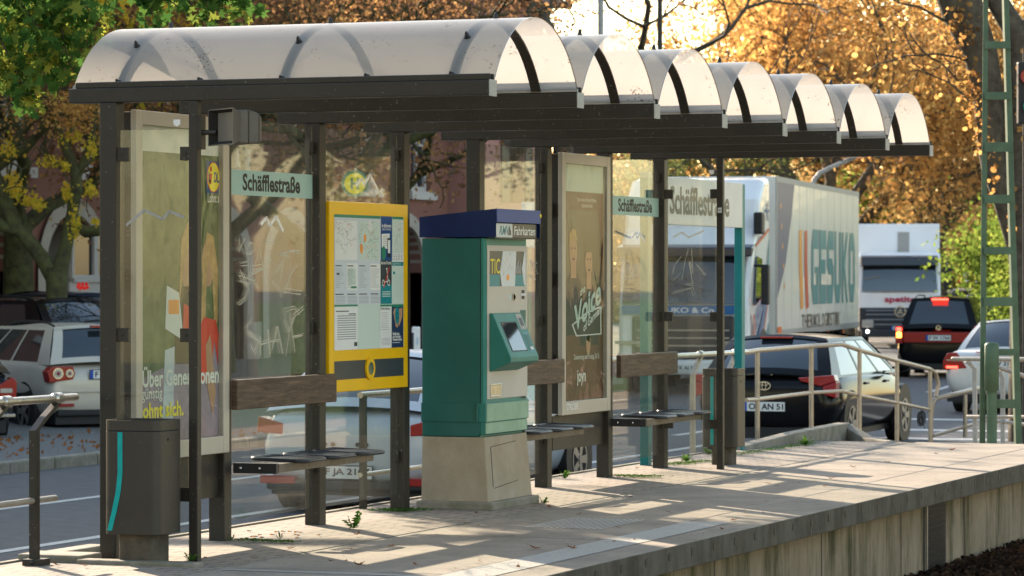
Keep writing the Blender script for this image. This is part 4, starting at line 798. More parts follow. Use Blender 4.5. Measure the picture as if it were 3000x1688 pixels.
p = Pl(o0, d, (0, 0, 1), ['inkd']); p.text('Schäfflestraße', yl-a.y, .085, yr-yl, .235, 0, 'inkd', bold=.025); p.build('lettering', bd)
# ---------------------------------------------------------------- railings
def collar(g, p, d, r): g.tube([p-d*.045, p-d*.03], [r*1.0, r*1.35], 14); g.tube([p-d*.03, p+d*.03], r*1.42, 14); g.tube([p+d*.03, p+d*.045], [r*1.35, r], 14)
def bentpost(t, x, y, zt, zb=-.02, w=.045, m='frame', arm=.09, side=1):
    g = MB(); pts = [(x, y, zb), (x, y, zt-.16), (x, y+arm*side*.45, zt-.09), (x, y+arm*side, zt-.02)]; h = w/2
    for (a, b) in zip(pts, pts[1:]): g.hexa([(a[0]-.02, a[1]-h, a[2]), (a[0]+.02, a[1]-h, a[2]), (a[0]+.02, a[1]+h, a[2]), (a[0]-.02, a[1]+h, a[2])], [(b[0]-.02, b[1]-h, b[2]), (b[0]+.02, b[1]-h, b[2]), (b[0]+.02, b[1]+h, b[2]), (b[0]-.02, b[1]+h, b[2])])
    return g.build('post', M[m], t)
rl = thing('railing', 'two tube railing on dark angled posts ending beside the near litter bin', 'railing', (-.12, -.5, 0))
g = MB(); g.tube([(-.12, -4, .865), (-.12, -.045, .865)], .0215, 16); g.build('top_rail', M['steel'], rl)
g = MB(); g.tube([(-.12, -4, .335), (-.12, -.27, .335)], .0165, 12); g.ball((-.12, -.27, .335), .0165); g.build('lower_rail', M['galv'], rl)
for y in (-.25, -.80, -2.2): q = MB(); collar(q, Vector((-.12, y, .865)), Vector((0, 1, 0)), .0225); q.build('collar', M['steel'], rl)
for y in (-.50, -1.05, -2.45): bentpost(rl, -.12, y, .865, arm=.25)
g = MB(); g.box(-.16, -.06, -.56, -.44, -.02, .03); g.ball((-.1, -.56, .015), .012); g.build('base_plate', M['frame'], rl)
rl = thing('railing', 'short tube railing visible in the gap between the yellow board and the ticket machine', 'railing', (-.25, 4.6, 0))
for z, r in ((.74, .021), (.218, .016)): g = MB(); g.tube([(-.25, 4.1, z), (-.25, 5.3, z)], r, 12); g.build('rail', M['steel'], rl)
for y in (4.15, 5.28): g = MB(); g.box(-.27, -.23, y-.02, y+.02, -.05, .74); g.build('post', M['frame'], rl)
rl = thing('railing', 'brushed steel tube railing with ribbed collars behind the far litter bin', 'railing', (-.5, 11, 0))
g = MB(); g.tube([(-.5, 9.0, .842), (-.5, 13.55, .83)], .023, 16); g.build('top_rail', M['steel'], rl)
for u in (2052, 2155): y = pX(u, 1036, -.5)[1]; q = MB(); collar(q, Vector((-.5, y, .835)), Vector((0, 1, 0)), .024); q.build('collar', M['steel'], rl); bentpost(rl, -.5, y-.22, .83, m='galv', arm=.22)
# ramp railing (world points from the photo's plane X about -0.9, sinking with the ramp)
rr_ = thing('railing', 'sunlit galvanised tube railing sloping down the ramp in front of the black hatchback', 'railing', (-.9, 17, 0))
PX = [(2205, 1305, 32.3), (2369, 1281.5, 35), (2504, 1284, 36), (2625, 1297, 38), (2725, 1302, 40.5)]
tops = [(2219, 1027), (2377, 1014), (2518, 1026), (2628, 1057), (2725, 1082)]
mids = [(2219, 1170), (2375, 1151), (2512, 1158), (2627, 1180), (2722, 1200)]
PB = [pD(u, v, D) for u, v, D in PX]; PT = [pD(u, v, D) for (u, v), (_, _, D) in zip(tops, PX)]; PM = [pD(u, v, D) for (u, v), (_, _, D) in zip(mids, PX)]
for b, t_ in zip(PB, PT): g = MB(); g.tube([(t_[0], t_[1], b[2]-.03), tuple(t_)], .0235, 10); g.tube([(t_[0], t_[1], b[2]-.01), (t_[0], t_[1], b[2]+.01)], .05, 10); g.build('post', M['galvw'], rr_)
st0 = pD(2186, 1033, 31.6); pk = pD(2467, 1009, 35.6)
g = MB(); g.tube([st0, PT[0], PT[1], pk, PT[2], PT[3], PT[4], PT[4]+np.array([.02, .18, -.05]), PT[4]+np.array([.04, .25, -.18]), PT[4]+np.array([.02, .2, -.33])], .024, 12); g.build('top_rail', M['galvw'], rr_)
sm = pD(2186, 1172, 31.6); pkm = pD(2467, 1146, 35.6)
g = MB(); g.tube([sm, PM[0], PM[1], pkm, PM[2], PM[3], PM[4]], .019, 12); g.build('middle_rail', M['galvw'], rr_)
g = MB(); rd = random.Random(5); c = pD(2694, 1228, 40); pts = []
for i in range(60): a = i*.7; rr0 = .05+.02*math.sin(i*.37); pts.append((c[0]+.55*rr0*math.cos(a)+.004*i/6, c[1]+.03*math.sin(a*.5), c[2]+1.35*rr0*math.sin(a)+.0))
pts = [tuple(pD(2698, 1190, 40))]+pts+[tuple(c+np.array([.07, 0, -.11]))]
g.tube(pts, .006, 5); o = g.build('cable_coil', M['dark'], origin=tuple(c)); tag(o, 'small dark coil of cable hanging from the lower rail of the ramp railing', 'cable')
rb_ = thing('railing', 'low sunlit galvanised handrail with a rounded end beyond the ramp, left of the green mast', 'railing', tuple(pD(2730, 1299, 42)))
Q = lambda a, b, D=42: pD(2700+a/3.813, 950+b/3.813, D)
g = MB(); g.tube([Q(100, 1330), Q(105, 1050), Q(118, 920), Q(140, 850), Q(165, 830), Q(400, 775, 43), Q(640, 715, 44)], .03, 12); g.build('top_rail', M['galvw'], rb_)
g = MB(); g.tube([Q(125, 1245), Q(490, 1145, 43), Q(600, 1115, 43.5)], .022, 10); g.build('lower_rail', M['galvw'], rb_)
g = MB(); g.tube([Q(487, 1265, 43), Q(487, 790, 43)], .028, 10); g.build('post', M['galvw'], rb_)
rf_ = thing('railing', 'grey tube railing passing in front of the green mast at the right edge', 'railing', tuple(pD(2857, 1300, 35)))
Q = lambda a, b, D=35: pD(2700+a/3.813, 950+b/3.813, D)
g = MB(); g.tube([Q(352, 388), Q(1500, 396, 34)], .0235, 12); g.ball(tuple(Q(352, 388)), .0235); g.build('top_rail', M['galv'], rf_)
g = MB(); g.tube([Q(520, 1032), Q(1500, 1036, 34)], .0165, 10); g.ball(tuple(Q(520, 1032)), .0165); g.build('lower_rail', M['galv'], rf_)
for a in (600,):
    g = MB(); g.tube([Q(a, 1420), Q(a-8, 500), Q(a-60, 440), Q(a-100, 405)], .03, 4, sm=False); g.build('post', M['cap'], rf_)
rg_ = thing('railing', 'sloping grey tube railing partly hidden behind the green mast', 'railing', tuple(pD(2937, 1300, 38)))
g = MB(); g.tube([Q(700, 440, 38), Q(870, 485, 38), Q(1500, 700, 37)], .025, 12); g.build('top_rail', M['galvw'], rg_)
g = MB(); g.tube([Q(700, 1075, 38), Q(900, 1090, 38), Q(1500, 1160, 37)], .02, 10); g.build('lower_rail', M['galv'], rg_)
g = MB(); g.tube([Q(908, 1420, 38), Q(905, 600, 38), Q(870, 520, 38)], .032, 4, sm=False); g.build('post', M['cap'], rg_)
# ---------------------------------------------------------------- lattice mast
ms = thing('catenary_mast', 'tall grey green steel ladder mast at the right edge of the platform', 'mast', tuple(pZ(2932, 1310, -.1)))
Dm = 33.0; bl = pD(2869, 1330, Dm); tl = pD(2882, -140, Dm); br = pD(2995, 1330, Dm); tr_ = pD(2948, -140, Dm)
def chan(b, t, w, d, s_): # box following b -> t ; outer face plus returned flange
    g = MB(); b = Vector(b); t = Vector(t); R = Vector(_R); Fv = Vector((_F[0], _F[1], 0)).normalized()
    g.hexa([b, b+R*w, b+R*w+Fv*.012, b+Fv*.012], [t, t+R*w*.8, t+R*w*.8+Fv*.012, t+Fv*.012])
    o = R*(w-.012) if s_ < 0 else Vector((0, 0, 0))
    o2 = Vector((0, 0, 0)) if s_ < 0 else R*(w-.012)
    g.hexa([b+o2+Fv*.012, b+o2+R*.012+Fv*.012, b+o2+R*.012+Fv*d, b+o2+Fv*d], [t+o2*.8+Fv*.012, t+o2*.8+R*.012+Fv*.012, t+o2*.8+R*.012+Fv*d, t+o2*.8+Fv*d])
    return g
chan(bl, tl, .058, .14, 1).build('channel', M['mast'], ms, bevel=.002); chan(Vector(br)-Vector(_R)*.058, Vector(tr_)-Vector(_R)*.035, .06, .14, -1).build('channel', M['mast'], ms, bevel=.002)
for i, (v0, v1) in enumerate([(-30, -5), (121, 143), (270, 292), (417, 445), (571, 596), (724, 746), (871, 897), (1022, 1042), (1170, 1196), (1320, 1342)]):
    f = (v0+140)/1470; ul = 2890-6*f; ur = 2952+24*f
    g = MB(); a = Vector(pD(ul-4, v1, Dm-.02)); b = Vector(pD(ur+4, v1, Dm-.02)); a2 = Vector(pD(ul-4, v0, Dm-.02)); b2 = Vector(pD(ur+4, v0, Dm-.02)); Fv = Vector((_F[0], _F[1], 0)).normalized()*.014
    g.hexa([a, b, b-Fv, a-Fv], [a2, b2, b2-Fv, a2-Fv]); g.build('batten', M['mast'], ms, bevel=.002)
g = MB(); Q = lambda a, b, D=Dm-.1: Vector(pD(2700+a/3.813, 950+b/3.813, D))
g.tube([Q(785, 1420), Q(785, 780)], .05, 16); g.tube([Q(783, 780), Q(783, 745), Q(783, 740), Q(783, 235), Q(783, 215), Q(783, 200)], [.05, .05, .07, .07, .06, .03], 18); g.build('cable_housing', M['mast'], ms)
# ---------------------------------------------------------------- small things on the platform
def leafshape(r, seed, curl=.3):
    rd = random.Random(seed); pts = []; n = 9
    for i in range(n*2):
        a = math.pi*2*i/(n*2); q = r*(1 if i % 2 == 0 else .55)*(1-.25*abs(math.sin(a)))*rd.uniform(.8, 1.15); pts.append((q*math.cos(a)*1.3, q*math.sin(a)))
    g = MB(); g.add([(0, 0, .004)]+[(x, y, .004+curl*(x*x+y*y)/r*rd.uniform(.4, 1.3)) for x, y in pts], [(0, i+1, (i+1) % (2*n)+1) for i in range(2*n)]); g.tube([(r*1.1, 0, .01), (r*1.7, .01, .012)], .0012, 4)
    return g
def setrnd(o, lo=0, hi=1):
    me = o.data; a = me.attributes.new('rnd', 'FLOAT', 'FACE'); a.data.foreach_set('value', [random.uniform(lo, hi)]*len(me.polygons))
rd = random.Random(21); kinds = []
for i in range(5): o = leafshape(.022+.006*i % .03, i, [.15, .4, .7, .25, .3][i]).build('fallen_leaf', M['l_dry'], origin=(0, 0, 0)); setrnd(o, .2*i, .2*i+.1); kinds.append(o)
spots = [(700+170/3.22, 1238+1280/3.22), (700+1010/3.22, 1238+1310/3.22), (700+1120/3.22, 1238+1350/3.22), (1565, 1606), (1675, 1607), (1955, 1500), (2115, 1550), (1845, 1458), (2150, 1525), (2600, 1355), (70, 1655), (165, 1657), (250, 1660), (1570, 1478), (1610, 1486), (1340, 1527), (1365, 1535), (2500, 1370), (600, 1636), (2790, 1318), (2560, 1330), (1470, 1490), (2745, 1330)]
for i in range(60): spots.append(tuple(V2(*(lambda a: (a[0], a[1]))((rd.uniform(620, 2300), rd.uniform(1160, 1430))))))
k = 0
for u, v in spots:
    w = pZ(u, v, .004)
    if not (-.2 < w[0] < 2.6 and -2 < w[1] < 14): continue
    if .04 < w[0] < .68 and 4.1 < w[1] < 5.2: continue
    o = kinds[k] if k < 5 else kinds[k % 5].copy()
    if k >= 5: S.collection.objects.link(o)
    s_ = rd.uniform(.45, 1.0) if k < 23 else rd.uniform(.25, .6); o.location = w; o.rotation_euler = (rd.uniform(-.3, .3), rd.uniform(-.3, .3), rd.uniform(0, 6)); o.scale = (s_,)*3
    tag(o, 'small dry brown curled leaf lying on the platform surface', 'fallen leaf', 'dry leaves scattered over the platform'); k += 1
# cigarette ends by the second post
rd = random.Random(4); R1 = lambda a, b: pZ(600+a/4.293, 1400+b/4.293, .006)
for i, (a, b) in enumerate([(400, 770), (470, 765), (530, 760), (600, 770), (650, 765), (720, 750), (590, 735), (640, 735), (790, 790), (900, 678), (990, 672), (1070, 672), (1150, 680), (1210, 682), (1150, 710), (1180, 725), (1170, 755), (850, 712), (1440, 716), (1100, 790), (560, 665), (690, 715)]):
    w = R1(a, b); an = rd.uniform(-.5, .5); g = MB(); L = .014; g.tube([(-L, 0, 0), (L*.2, 0, 0)], .0042, 7, 0); g.tube([(L*.2, 0, 0), (L*1.1, 0, 0)], .004, 7, 1)
    o = g.build('cigarette_end', [M['porange'] if i % 2 else mat('filter_tan', (.55, .3, .1), .8) if 'filter_tan' not in bpy.data.materials else bpy.data.materials['filter_tan'], M['paper']]); o.location = w; o.rotation_euler = (0, 0, an+(1.2 if i % 3 == 0 else 0))
    tag(o, 'orange and white cigarette end on the paving by the second shelter post', 'cigarette end', 'cigarette ends on the paving')
def weed(u, v, n, h, label, seed, spread=.06, blades=False):
    rd = random.Random(seed); w = pZ(u, v, 0); g = MB()
    for i in range(n):
        a = rd.uniform(0, 6.28); e = rd.uniform(.3, 1.2); L = h*rd.uniform(.6, 1.2); d = Vector((math.cos(a)*math.cos(e), math.sin(a)*math.cos(e), math.sin(e))); s_ = Vector((-math.sin(a), math.cos(a), 0)); b = Vector((rd.uniform(-spread, spread), rd.uniform(-spread, spread), 0)) if spread > .07 else Vector((0, 0, 0)); wd = .12*L if not blades else .03*L
        p1 = b+d*L*.5; p2 = b+d*L+Vector((0, 0, -.25*L)); g.add([b, p1-s_*wd, p1+s_*wd], [(0, 1, 2)]); g.add([p1-s_*wd, p2, p1+s_*wd], [(0, 1, 2)])
        if not blades:
            for t in (.35, .65, .85):
                q = b+d*L*t; g.add([q, q+s_*wd*2+d*wd, q+d*wd*2], [(0, 1, 2)]); g.add([q, q-s_*wd*2+d*wd, q+d*wd*2], [(0, 1, 2)])
    o = g.build('weed', M['weed']); o.location = tuple(w); me = o.data; at = me.attributes.new('rnd', 'FLOAT', 'FACE'); at.data.foreach_set('value', [rd.random() for _ in me.polygons]); tag(o, label, 'weed')
weed(700+1080/3.22, 1238+1000/3.22, 14, .095, 'green dandelion like weed growing from the paving in front of the yellow board', 1)
weed(700+385/3.22, 1238+1105/3.22, 26, .07, 'yellow green grass tuft among the cigarette ends', 2, blades=True)
weed(680, 1583, 22, .06, 'thin grass tuft at the foot of the second shelter post', 3, blades=True)
weed(1500+300/3.22, 1238+765/3.22, 20, .045, 'leafy weed at the right foot of the concrete plinth', 4, .06)
weed(1500+500/3.22, 1238+530/3.22, 20, .06, 'weed clump beneath the dark poster display', 5, .06)
weed(2200+520/3.22, 1238+215/3.22, 26, .08, 'bright green weed tuft against the low concrete wall', 6, .06)
weed(1500+1640/3.22, 1238+1300/3.22-290, 30, .06, 'weed beside the foot of the far litter bin', 7, .06)
weed(560, 1645, 16, .05, 'small weed around the foot of the near front post', 8, .06)
weed(2050+25, 1332, 30, .07, 'weeds between the far bin and the railing', 9, .06)
def moss(u0, u1, v, label, n=700, seed=1, w=.06):
    rd = random.Random(seed); g = MB(); a = Vector(pZ(u0, v[0], .002)); b = Vector(pZ(u1, v[1], .002)); d = b-a
    for i in range(n):
        q = a+d*rd.random()+Vector((rd.gauss(0, w), rd.gauss(0, w), rd.uniform(0, .01))); s_ = rd.uniform(.003, .010); t = rd.uniform(0, 6)
        g.add([q+Vector((math.cos(t)*s_, math.sin(t)*s_, 0)), q+Vector((math.cos(t+2)*s_, math.sin(t+2)*s_, .002)), q+Vector((math.cos(t+4)*s_, math.sin(t+4)*s_, s_*.8))], [(0, 1, 2)])
    o = g.build('moss', M['weed'], origin=tuple(a)); at = o.data.attributes.new('rnd', 'FLOAT', 'FACE'); at.data.foreach_set('value', [rd.random() for _ in o.data.polygons]); tag(o, label, 'moss', kind='stuff')
moss(1110, 1235, (1497, 1495), 'bright moss patch on the paving at the foot of the post under the yellow board', 900, 1)
moss(700, 860, (1584, 1590), 'yellowish moss among the cigarette ends', 500, 2, .03)
moss(1800, 1920, (1395, 1398), 'moss along the paving under the far bench', 900, 3)
moss(1965, 2060, (1363, 1352), 'moss and weeds around the far litter bin', 900, 4)
moss(2140, 2380, (1335, 1300), 'weedy moss strip along the back kerb of the platform', 1200, 5, .05)
# leaf litter on the track bed
def litter(name, x0, x1, y0, y1, z0, n, sz, mt, label):
    P3 = np.stack([rng.uniform(x0, x1, n), rng.uniform(y0, y1, n), z0+rng.uniform(0, .05, n)], 1); leafquads(name, P3, sz, mt, label, 'leaf litter', 'stuff')
# ================================================================ VEHICLES (local: rear bumper at y=0, nose at +y)
def wheel(t, x, y, r, w=.2):
    g = MB(); s_ = 1 if x > 0 else -1; g.tube([(x-s_*w, y, r), (x-s_*.015, y, r), (x, y, r)], [r, r, r*.93], 28, 0); wl = g.build('wheel', M['tyre'], t)
    g = MB(); g.tube([(x+s_*.002, y, r), (x+s_*.006, y, r)], [r*.66, r*.64], 24, 0); q = g.build('rim', M['tyre'], wl)
    g = MB()
    for k in range(5):
        a = k*2*math.pi/5; d = Vector((0, math.cos(a), math.sin(a))); n_ = Vector((0, -math.sin(a), math.cos(a))); c = Vector((x+s_*.012, y, r))
        g.add([c-n_*.03, c+n_*.03, c+n_*.045+d*r*.62, c-n_*.045+d*r*.62], [(0, 1, 2, 3)])
    g.tube([(x+s_*.008, y, r), (x+s_*.02, y, r)], r*.14, 12); n = 24; vs = []
    for k in range(n): a = 2*math.pi*k/n; vs += [(x+s_*.011, y+r*.66*math.cos(a), r+r*.66*math.sin(a)), (x+s_*.011, y+r*.58*math.cos(a), r+r*.58*math.sin(a))]
    g.add(vs, [(2*k, 2*((k+1) % n), 2*((k+1) % n)+1, 2*k+1) for k in range(n)]); g.build('spokes', M['rim'], wl)
def body(t, st, m, name='body'):
    """st rows: y, zbottom, zmid, zbelt, wbottom, wmid, wbelt, crown"""
    g = MB(); rows = []
    for y, zb, zm, zt, wb, wm, wt, cr in st:
        half = [(0, zb), (wb*.8, zb), (wb, zb+.05), (wm, zm-.04), (wm, zm+.06), (wt+.01, zt-.04), (wt-.04, zt), (wt*.5, zt+cr*.8), (0, zt+cr)]
        rows.append([(x, y, z) for x, z in half]+[(-x, y, z) for x, z in half[-2:0:-1]])
    n = len(rows[0]); vs = [p for r in rows for p in r]
    g.add(vs, [(i*n+k, i*n+(k+1) % n, (i+1)*n+(k+1) % n, (i+1)*n+k) for i in range(len(rows)-1) for k in range(n)], sm=True)
    g.add(rows[0], [tuple(range(n))[::-1]], sm=True); g.add(rows[-1], [tuple(range(n))], sm=True)
    # weld by sharing: rebuild caps from same verts
    o = g.build(name, m, t); bm_ = __import__('bmesh').new(); bm_.from_mesh(o.data); __import__('bmesh').ops.remove_doubles(bm_, verts=bm_.verts, dist=1e-5); __import__('bmesh').ops.recalc_face_normals(bm_, faces=bm_.faces); bm_.to_mesh(o.data); bm_.free()
    q = o.modifiers.new('s', 'SUBSURF'); q.levels = 2; q.render_levels = 2; return o
def patch(c, s_, t_):  # bilinear c = (b0, b1, t1, t0)
    b0, b1, t1, t0 = [Vector(x) for x in c]; return (b0.lerp(b1, s_)).lerp(t0.lerp(t1, s_), t_)
def bow(c, n=6, k=.03):
    nrm = (Vector(c[1])-Vector(c[0])).cross(Vector(c[3])-Vector(c[0])).normalized(); return nrm
def sheet(g, c, s0, s1, t0, t1, off, n=5, bulge=0, mi=0, nv=3):
    nr = bow(c); vs = []
    for j in range(nv+1):
        for i in range(n+1):
            s_ = s0+(s1-s0)*i/n; t = t0+(t1-t0)*j/nv; vs.append(patch(c, s_, t)+nr*(off+bulge*4*s_*(1-s_)+bulge*.5*4*t*(1-t)))
    g.add(vs, [(j*(n+1)+i, j*(n+1)+i+1, (j+1)*(n+1)+i+1, (j+1)*(n+1)+i) for j in range(nv) for i in range(n)], mi, True)
def cabin(t, pm, yr0, yf0, zb, wb, yr1, yf1, zr, wr, pill=(.0, .42, .47, .72, 1), rear_t=(.12, .92), c_pillar=.1, roofbar=False, rearbulge=.06, wbf=None, rzb=None):
    wbf = wbf or wb; rzb = rzb or zb
    BR, BL, FR, FL = (wb, yr0, rzb), (-wb, yr0, rzb), (wbf, yf0, zb), (-wbf, yf0, zb); TR, TL, GR, GL = (wr, yr1, zr), (-wr, yr1, zr), (wr, yf1, zr), (-wr, yf1, zr)
    rear = (BL, BR, TR, TL); front = (FR, FL, GL, GR); right = (BR, FR, GR, TR); left = (FL, BL, TL, GL)
    g = MB(); sheet(g, rear, 0, 1, 0, 1, 0, 8, rearbulge); rw = g.build('rear_window', M['carglass'], t)
    g = MB(); sheet(g, front, 0, 1, 0, 1, 0, 8, .08); g.build('windscreen', M['carglass'], t)
    for c in (right, left): g = MB(); sheet(g, c, 0, 1, 0, 1, 0, 4, .01); g.build('side_window', M['carglass'], t)
    g = MB()
    sheet(g, rear, 0, c_pillar, 0, 1, .008, 2, rearbulge); sheet(g, rear, 1-c_pillar, 1, 0, 1, .008, 2, rearbulge); sheet(g, rear, 0, 1, rear_t[1], 1.02, .012, 8, rearbulge); sheet(g, rear, 0, 1, -.02, rear_t[0], .01, 8, rearbulge)
    sheet(g, front, 0, .05, 0, 1, .008, 2, .08); sheet(g, front, .95, 1, 0, 1, .008, 2, .08)
    for c, rev in ((right, False), (left, True)):
        ps = pill if not rev else [1-x for x in pill]
        cp = .13
        for a, b in ((0, cp), (.96, 1)): sheet(g, c, *( (a, b) if not rev else (1-b, 1-a)), 0, 1, .006, 2, .01)
        for a in pill[1:-1:1]:
            if a in (.47,): continue
            a_ = a if not rev else 1-a; sheet(g, c, a_-.012, a_+.012, 0, 1, .005, 1, .01)
        sheet(g, c, 0, 1, .93, 1.02, .008, 4, .01); sheet(g, c, 0, 1, -.03, .04, .006, 4, .01)
    g.build('pillars', pm, t)
    # roof shell
    g = MB(); n = 8; vs = []
    for j in range(9):
        y = yr1-.03+(yf1-yr1+.06)*j/8; dz = .045*math.sin(math.pi*min(1, max(0, j/8)))
        for i in range(n+1): x = -wr-.012+2*(wr+.012)*i/n; e = 1-(abs(x)/(wr+.012))**3; vs.append((x, y+(.05 if j == 8 else -.05 if j == 0 else 0)*(1-(x/wr)**2), zr-.005+(.025+dz)*e))
    g.add(vs, [(j*(n+1)+i, j*(n+1)+i+1, (j+1)*(n+1)+i+1, (j+1)*(n+1)+i) for j in range(8) for i in range(n)], sm=True); g.build('roof', pm, t)
    if roofbar:
        for s_ in (-1, 1):
            g = MB(); pts = [(s_*(wr-.06), yr1+.12+(yf1-yr1-.3)*k/8, zr+.03+.055*math.sin(math.pi*min(1, max(0, k/8)))**.35) for k in range(9)]; g.tube(pts, .016, 6); g.build('roof_rail', M['black'], t)
    return rw
def plate(t, y, x, z, s_, eu=True, w=.52):
    p = Pl((x-w/2, y-.002, z-.055), (1, 0, 0), (0, 0, 1), ['plate', 'plateb', 'ink'], dz=.002); p.rect(-.01, -.01, w+.01, .12, 0, 'ink'); p.rect(0, 0, w, .11, 1, 'plate')
    if eu: p.rect(.0, 0, .045, .11, 2, 'plateb')
    p.text(s_, .07, .018, w-.09, .075, 3, 'ink', bold=.02); p.build('number_plate', t)
def lens(t, pts, y, m, name='tail_light', d=.03, bev=.01):
    g = MB(); g.prism(pts, y-d, y+.15, ax='y'); return g.build(name, M[m], t, bevel=bev)
def bumpers(t, y, z, w, m, h=.12, name='bumper_strip'):
    g = MB(); g.box(-w, w, y-.012, y+.1, z, z+h); g.build(name, m, t, bevel=.02)
def place(t, x, y, ang, z=-.6): t.location = (x, y, z); t.rotation_euler = (0, 0, R_(ang))
def hatch(name, label, cat, pm, L=4.2, Wd=.88, Hh=1.58, belt=.95, tail='', group=None, plate_s=None, pz=.8, lights='taillens', kind='mpv', roofbar=True, wheelr=.32, rearslope=.28):
    t = thing(name, label, cat, (0, 0, 0), group)
    b = belt
    body(t, [(0.0, .42, .55, .72, .62, .70, .66, .0), (.02, .30, .55, .86, .72, .80, .72, .0), (.14, .24, .58, b-.02, .80, Wd-.02, .80, .01), (.5, .2, .6, b, .82, Wd, .84, .02), (1.2, .19, .6, b, .83, Wd, .85, .02), (L*.5, .19, .6, b, .83, Wd, .85, .02), (L-1.25, .19, .6, b-.02, .83, Wd, .83, .03), (L-.9, .2, .6, b-.05, .83, Wd, .80, .06), (L-.35, .22, .56, b-.2, .78, Wd-.05, .68, .06), (L-.08, .28, .5, b-.35, .68, .74, .55, .04), (L, .34, .48, b-.45, .5, .6, .45, .02)], pm)
    rw = cabin(t, pm, .10, L-1.0, b-.02, Wd-.09, rearslope+.14, L-1.95, Hh-.07, .60, roofbar=roofbar)
    for s_ in (-1, 1):
        for y in (.78, L-.82): wheel(t, s_*(Wd-.01), y, wheelr)
        for y in (.78, L-.82): g = MB(); g.tube([(s_*(Wd-.10), y, wheelr+.02), (s_*(Wd-.005), y, wheelr+.02)], wheelr+.055, 24); g.build('wheel_arch', M['black'], t)
    g = MB(); g.box(-Wd+.15, Wd-.15, .05, L-.3, .16, .32); g.build('underbody', M['black'], t)
    for s_ in (-1, 1):
        for y in (L*.36, L*.60): h_ = MB(); h_.box(min(s_*(Wd-.09), s_*(Wd-.005)), max(s_*(Wd-.09), s_*(Wd-.005)), y-.09, y+.09, b-.135, b-.105); h_.build('door_handle', pm, t, bevel=.008)
        m_ = MB(); m_.ball((s_*(Wd+.1), L-1.35, b+.06), .1, n=10, sc=(1, .6, .75)); m_.box(min(s_*(Wd-.05), s_*(Wd+.08)), max(s_*(Wd-.05), s_*(Wd+.08)), L-1.36, L-1.33, b+.02, b+.05); m_.build('mirror', pm, t)
    if plate_s: plate(t, .0-.012, 0, pz, plate_s)
    return t, rw
# silver beige compact seen from behind, parked at the left
t, rw = hatch('parked_car', 'silver beige compact car with round tail lamps, parked rear first towards the street', 'car', M['p_silver'], L=4.2, Wd=.88, Hh=1.50, belt=.98, plate_s='F LU 713', pz=.82, roofbar=True)
for s_ in (-1, 1):
    pts = [(s_*.50, .93), (s_*.80, .93), (s_*.875, .86), (s_*.84, .72), (s_*.50, .76), (s_*.47, .84)]; l = lens(t, pts, .02, 'taillens')
    for cx, r0 in ((.72, .075), (.555, .055)):
        q = MB(); q.tube([(s_*cx, -.012, .84), (s_*cx, -.018, .84)], r0, 20); ri = q.build('lamp_ring', M['chrome'], l); q = MB(); q.tube([(s_*cx, -.018, .84), (s_*cx, -.024, .84)], r0*.72, 18); q.build('lamp_glass', M['tailon'] if False else M['alu'], ri); q = MB(); q.ball((s_*cx, -.024, .84), r0*.35); q.build('bulb', M['taillens'], ri)
    q = MB(); q.box(s_*.65-.16, s_*.65+.16, -.02, .1, .40, .44); q.build('reflector', M['taillens'], t, bevel=.005)
q = MB(); q.box(-.13, .13, .20, .3, 1.44, 1.47); q.build('brake_light', M['taillens'], t, bevel=.005)
q = MB(); q.box(-.72, .72, .0, .2, .26, .36); q.build('bumper_skirt', M['black'], t, bevel=.03)
q = MB(); q.box(-.70, .70, -.016, .05, .58, .60); q.build('bumper_line', M['chrome'] if False else M['alu'], t, bevel=.005)
CP = pD(345, 1285, 45.5); place(t, CP[0]-.15, CP[1], 52)
# black car tail at the far left corner
t, rw = hatch('parked_car', 'black car at the left edge showing only its red tail lamp and bumper', 'car', M['p_black'], L=4.5, Wd=.9, Hh=1.45, belt=.93, plate_s='OF RK 80', pz=.72, roofbar=False, rearslope=.95)
for s_ in (-1, 1):
    l = lens(t, [(s_*.60, .74), (s_*.83, .86), (s_*.88, .8), (s_*.87, .6), (s_*.64, .6)], .03, 'taillens'); q = MB(); q.box(s_*.74-.08, s_*.74+.08, -.008, .1, .66, .72); q.build('lamp_core', M['alu'], l, bevel=.01)
    q = MB(); q.box(s_*.65-.2, s_*.65+.2, -.03, .1, .36, .40); q.build('chrome_trim', M['chrome'], t, bevel=.005)
CP = pD(-150, 1315, 42.5); place(t, CP[0], CP[1], 46)
# black estate behind
t, rw = hatch('parked_car', 'black estate car with roof rails parked behind the silver beige car', 'car', M['p_black'], L=4.6, Wd=.88, Hh=1.62, belt=1.0, roofbar=True, plate_s=None, rearslope=.5)
for s_ in (-1, 1): lens(t, [(s_*.6, .95), (s_*.84, .95), (s_*.86, .8), (s_*.62, .8)], .03, 'taillens')
CP = pD(275, 1180, 51); place(t, CP[0], CP[1], 66, z=-.40)
t, rw = hatch('parked_car', 'dark blue car, farthest of the parked row, seen beside the near corner post', 'car', M['p_navy'], L=4.4, Wd=.88, Hh=1.6, belt=.98, roofbar=False)
for s_ in (-1, 1): lens(t, [(s_*.6, .95), (s_*.84, .95), (s_*.86, .8), (s_*.62, .8)], .03, 'taillens')
CP = pD(300, 1140, 57); place(t, CP[0], CP[1], 55, z=-.32)
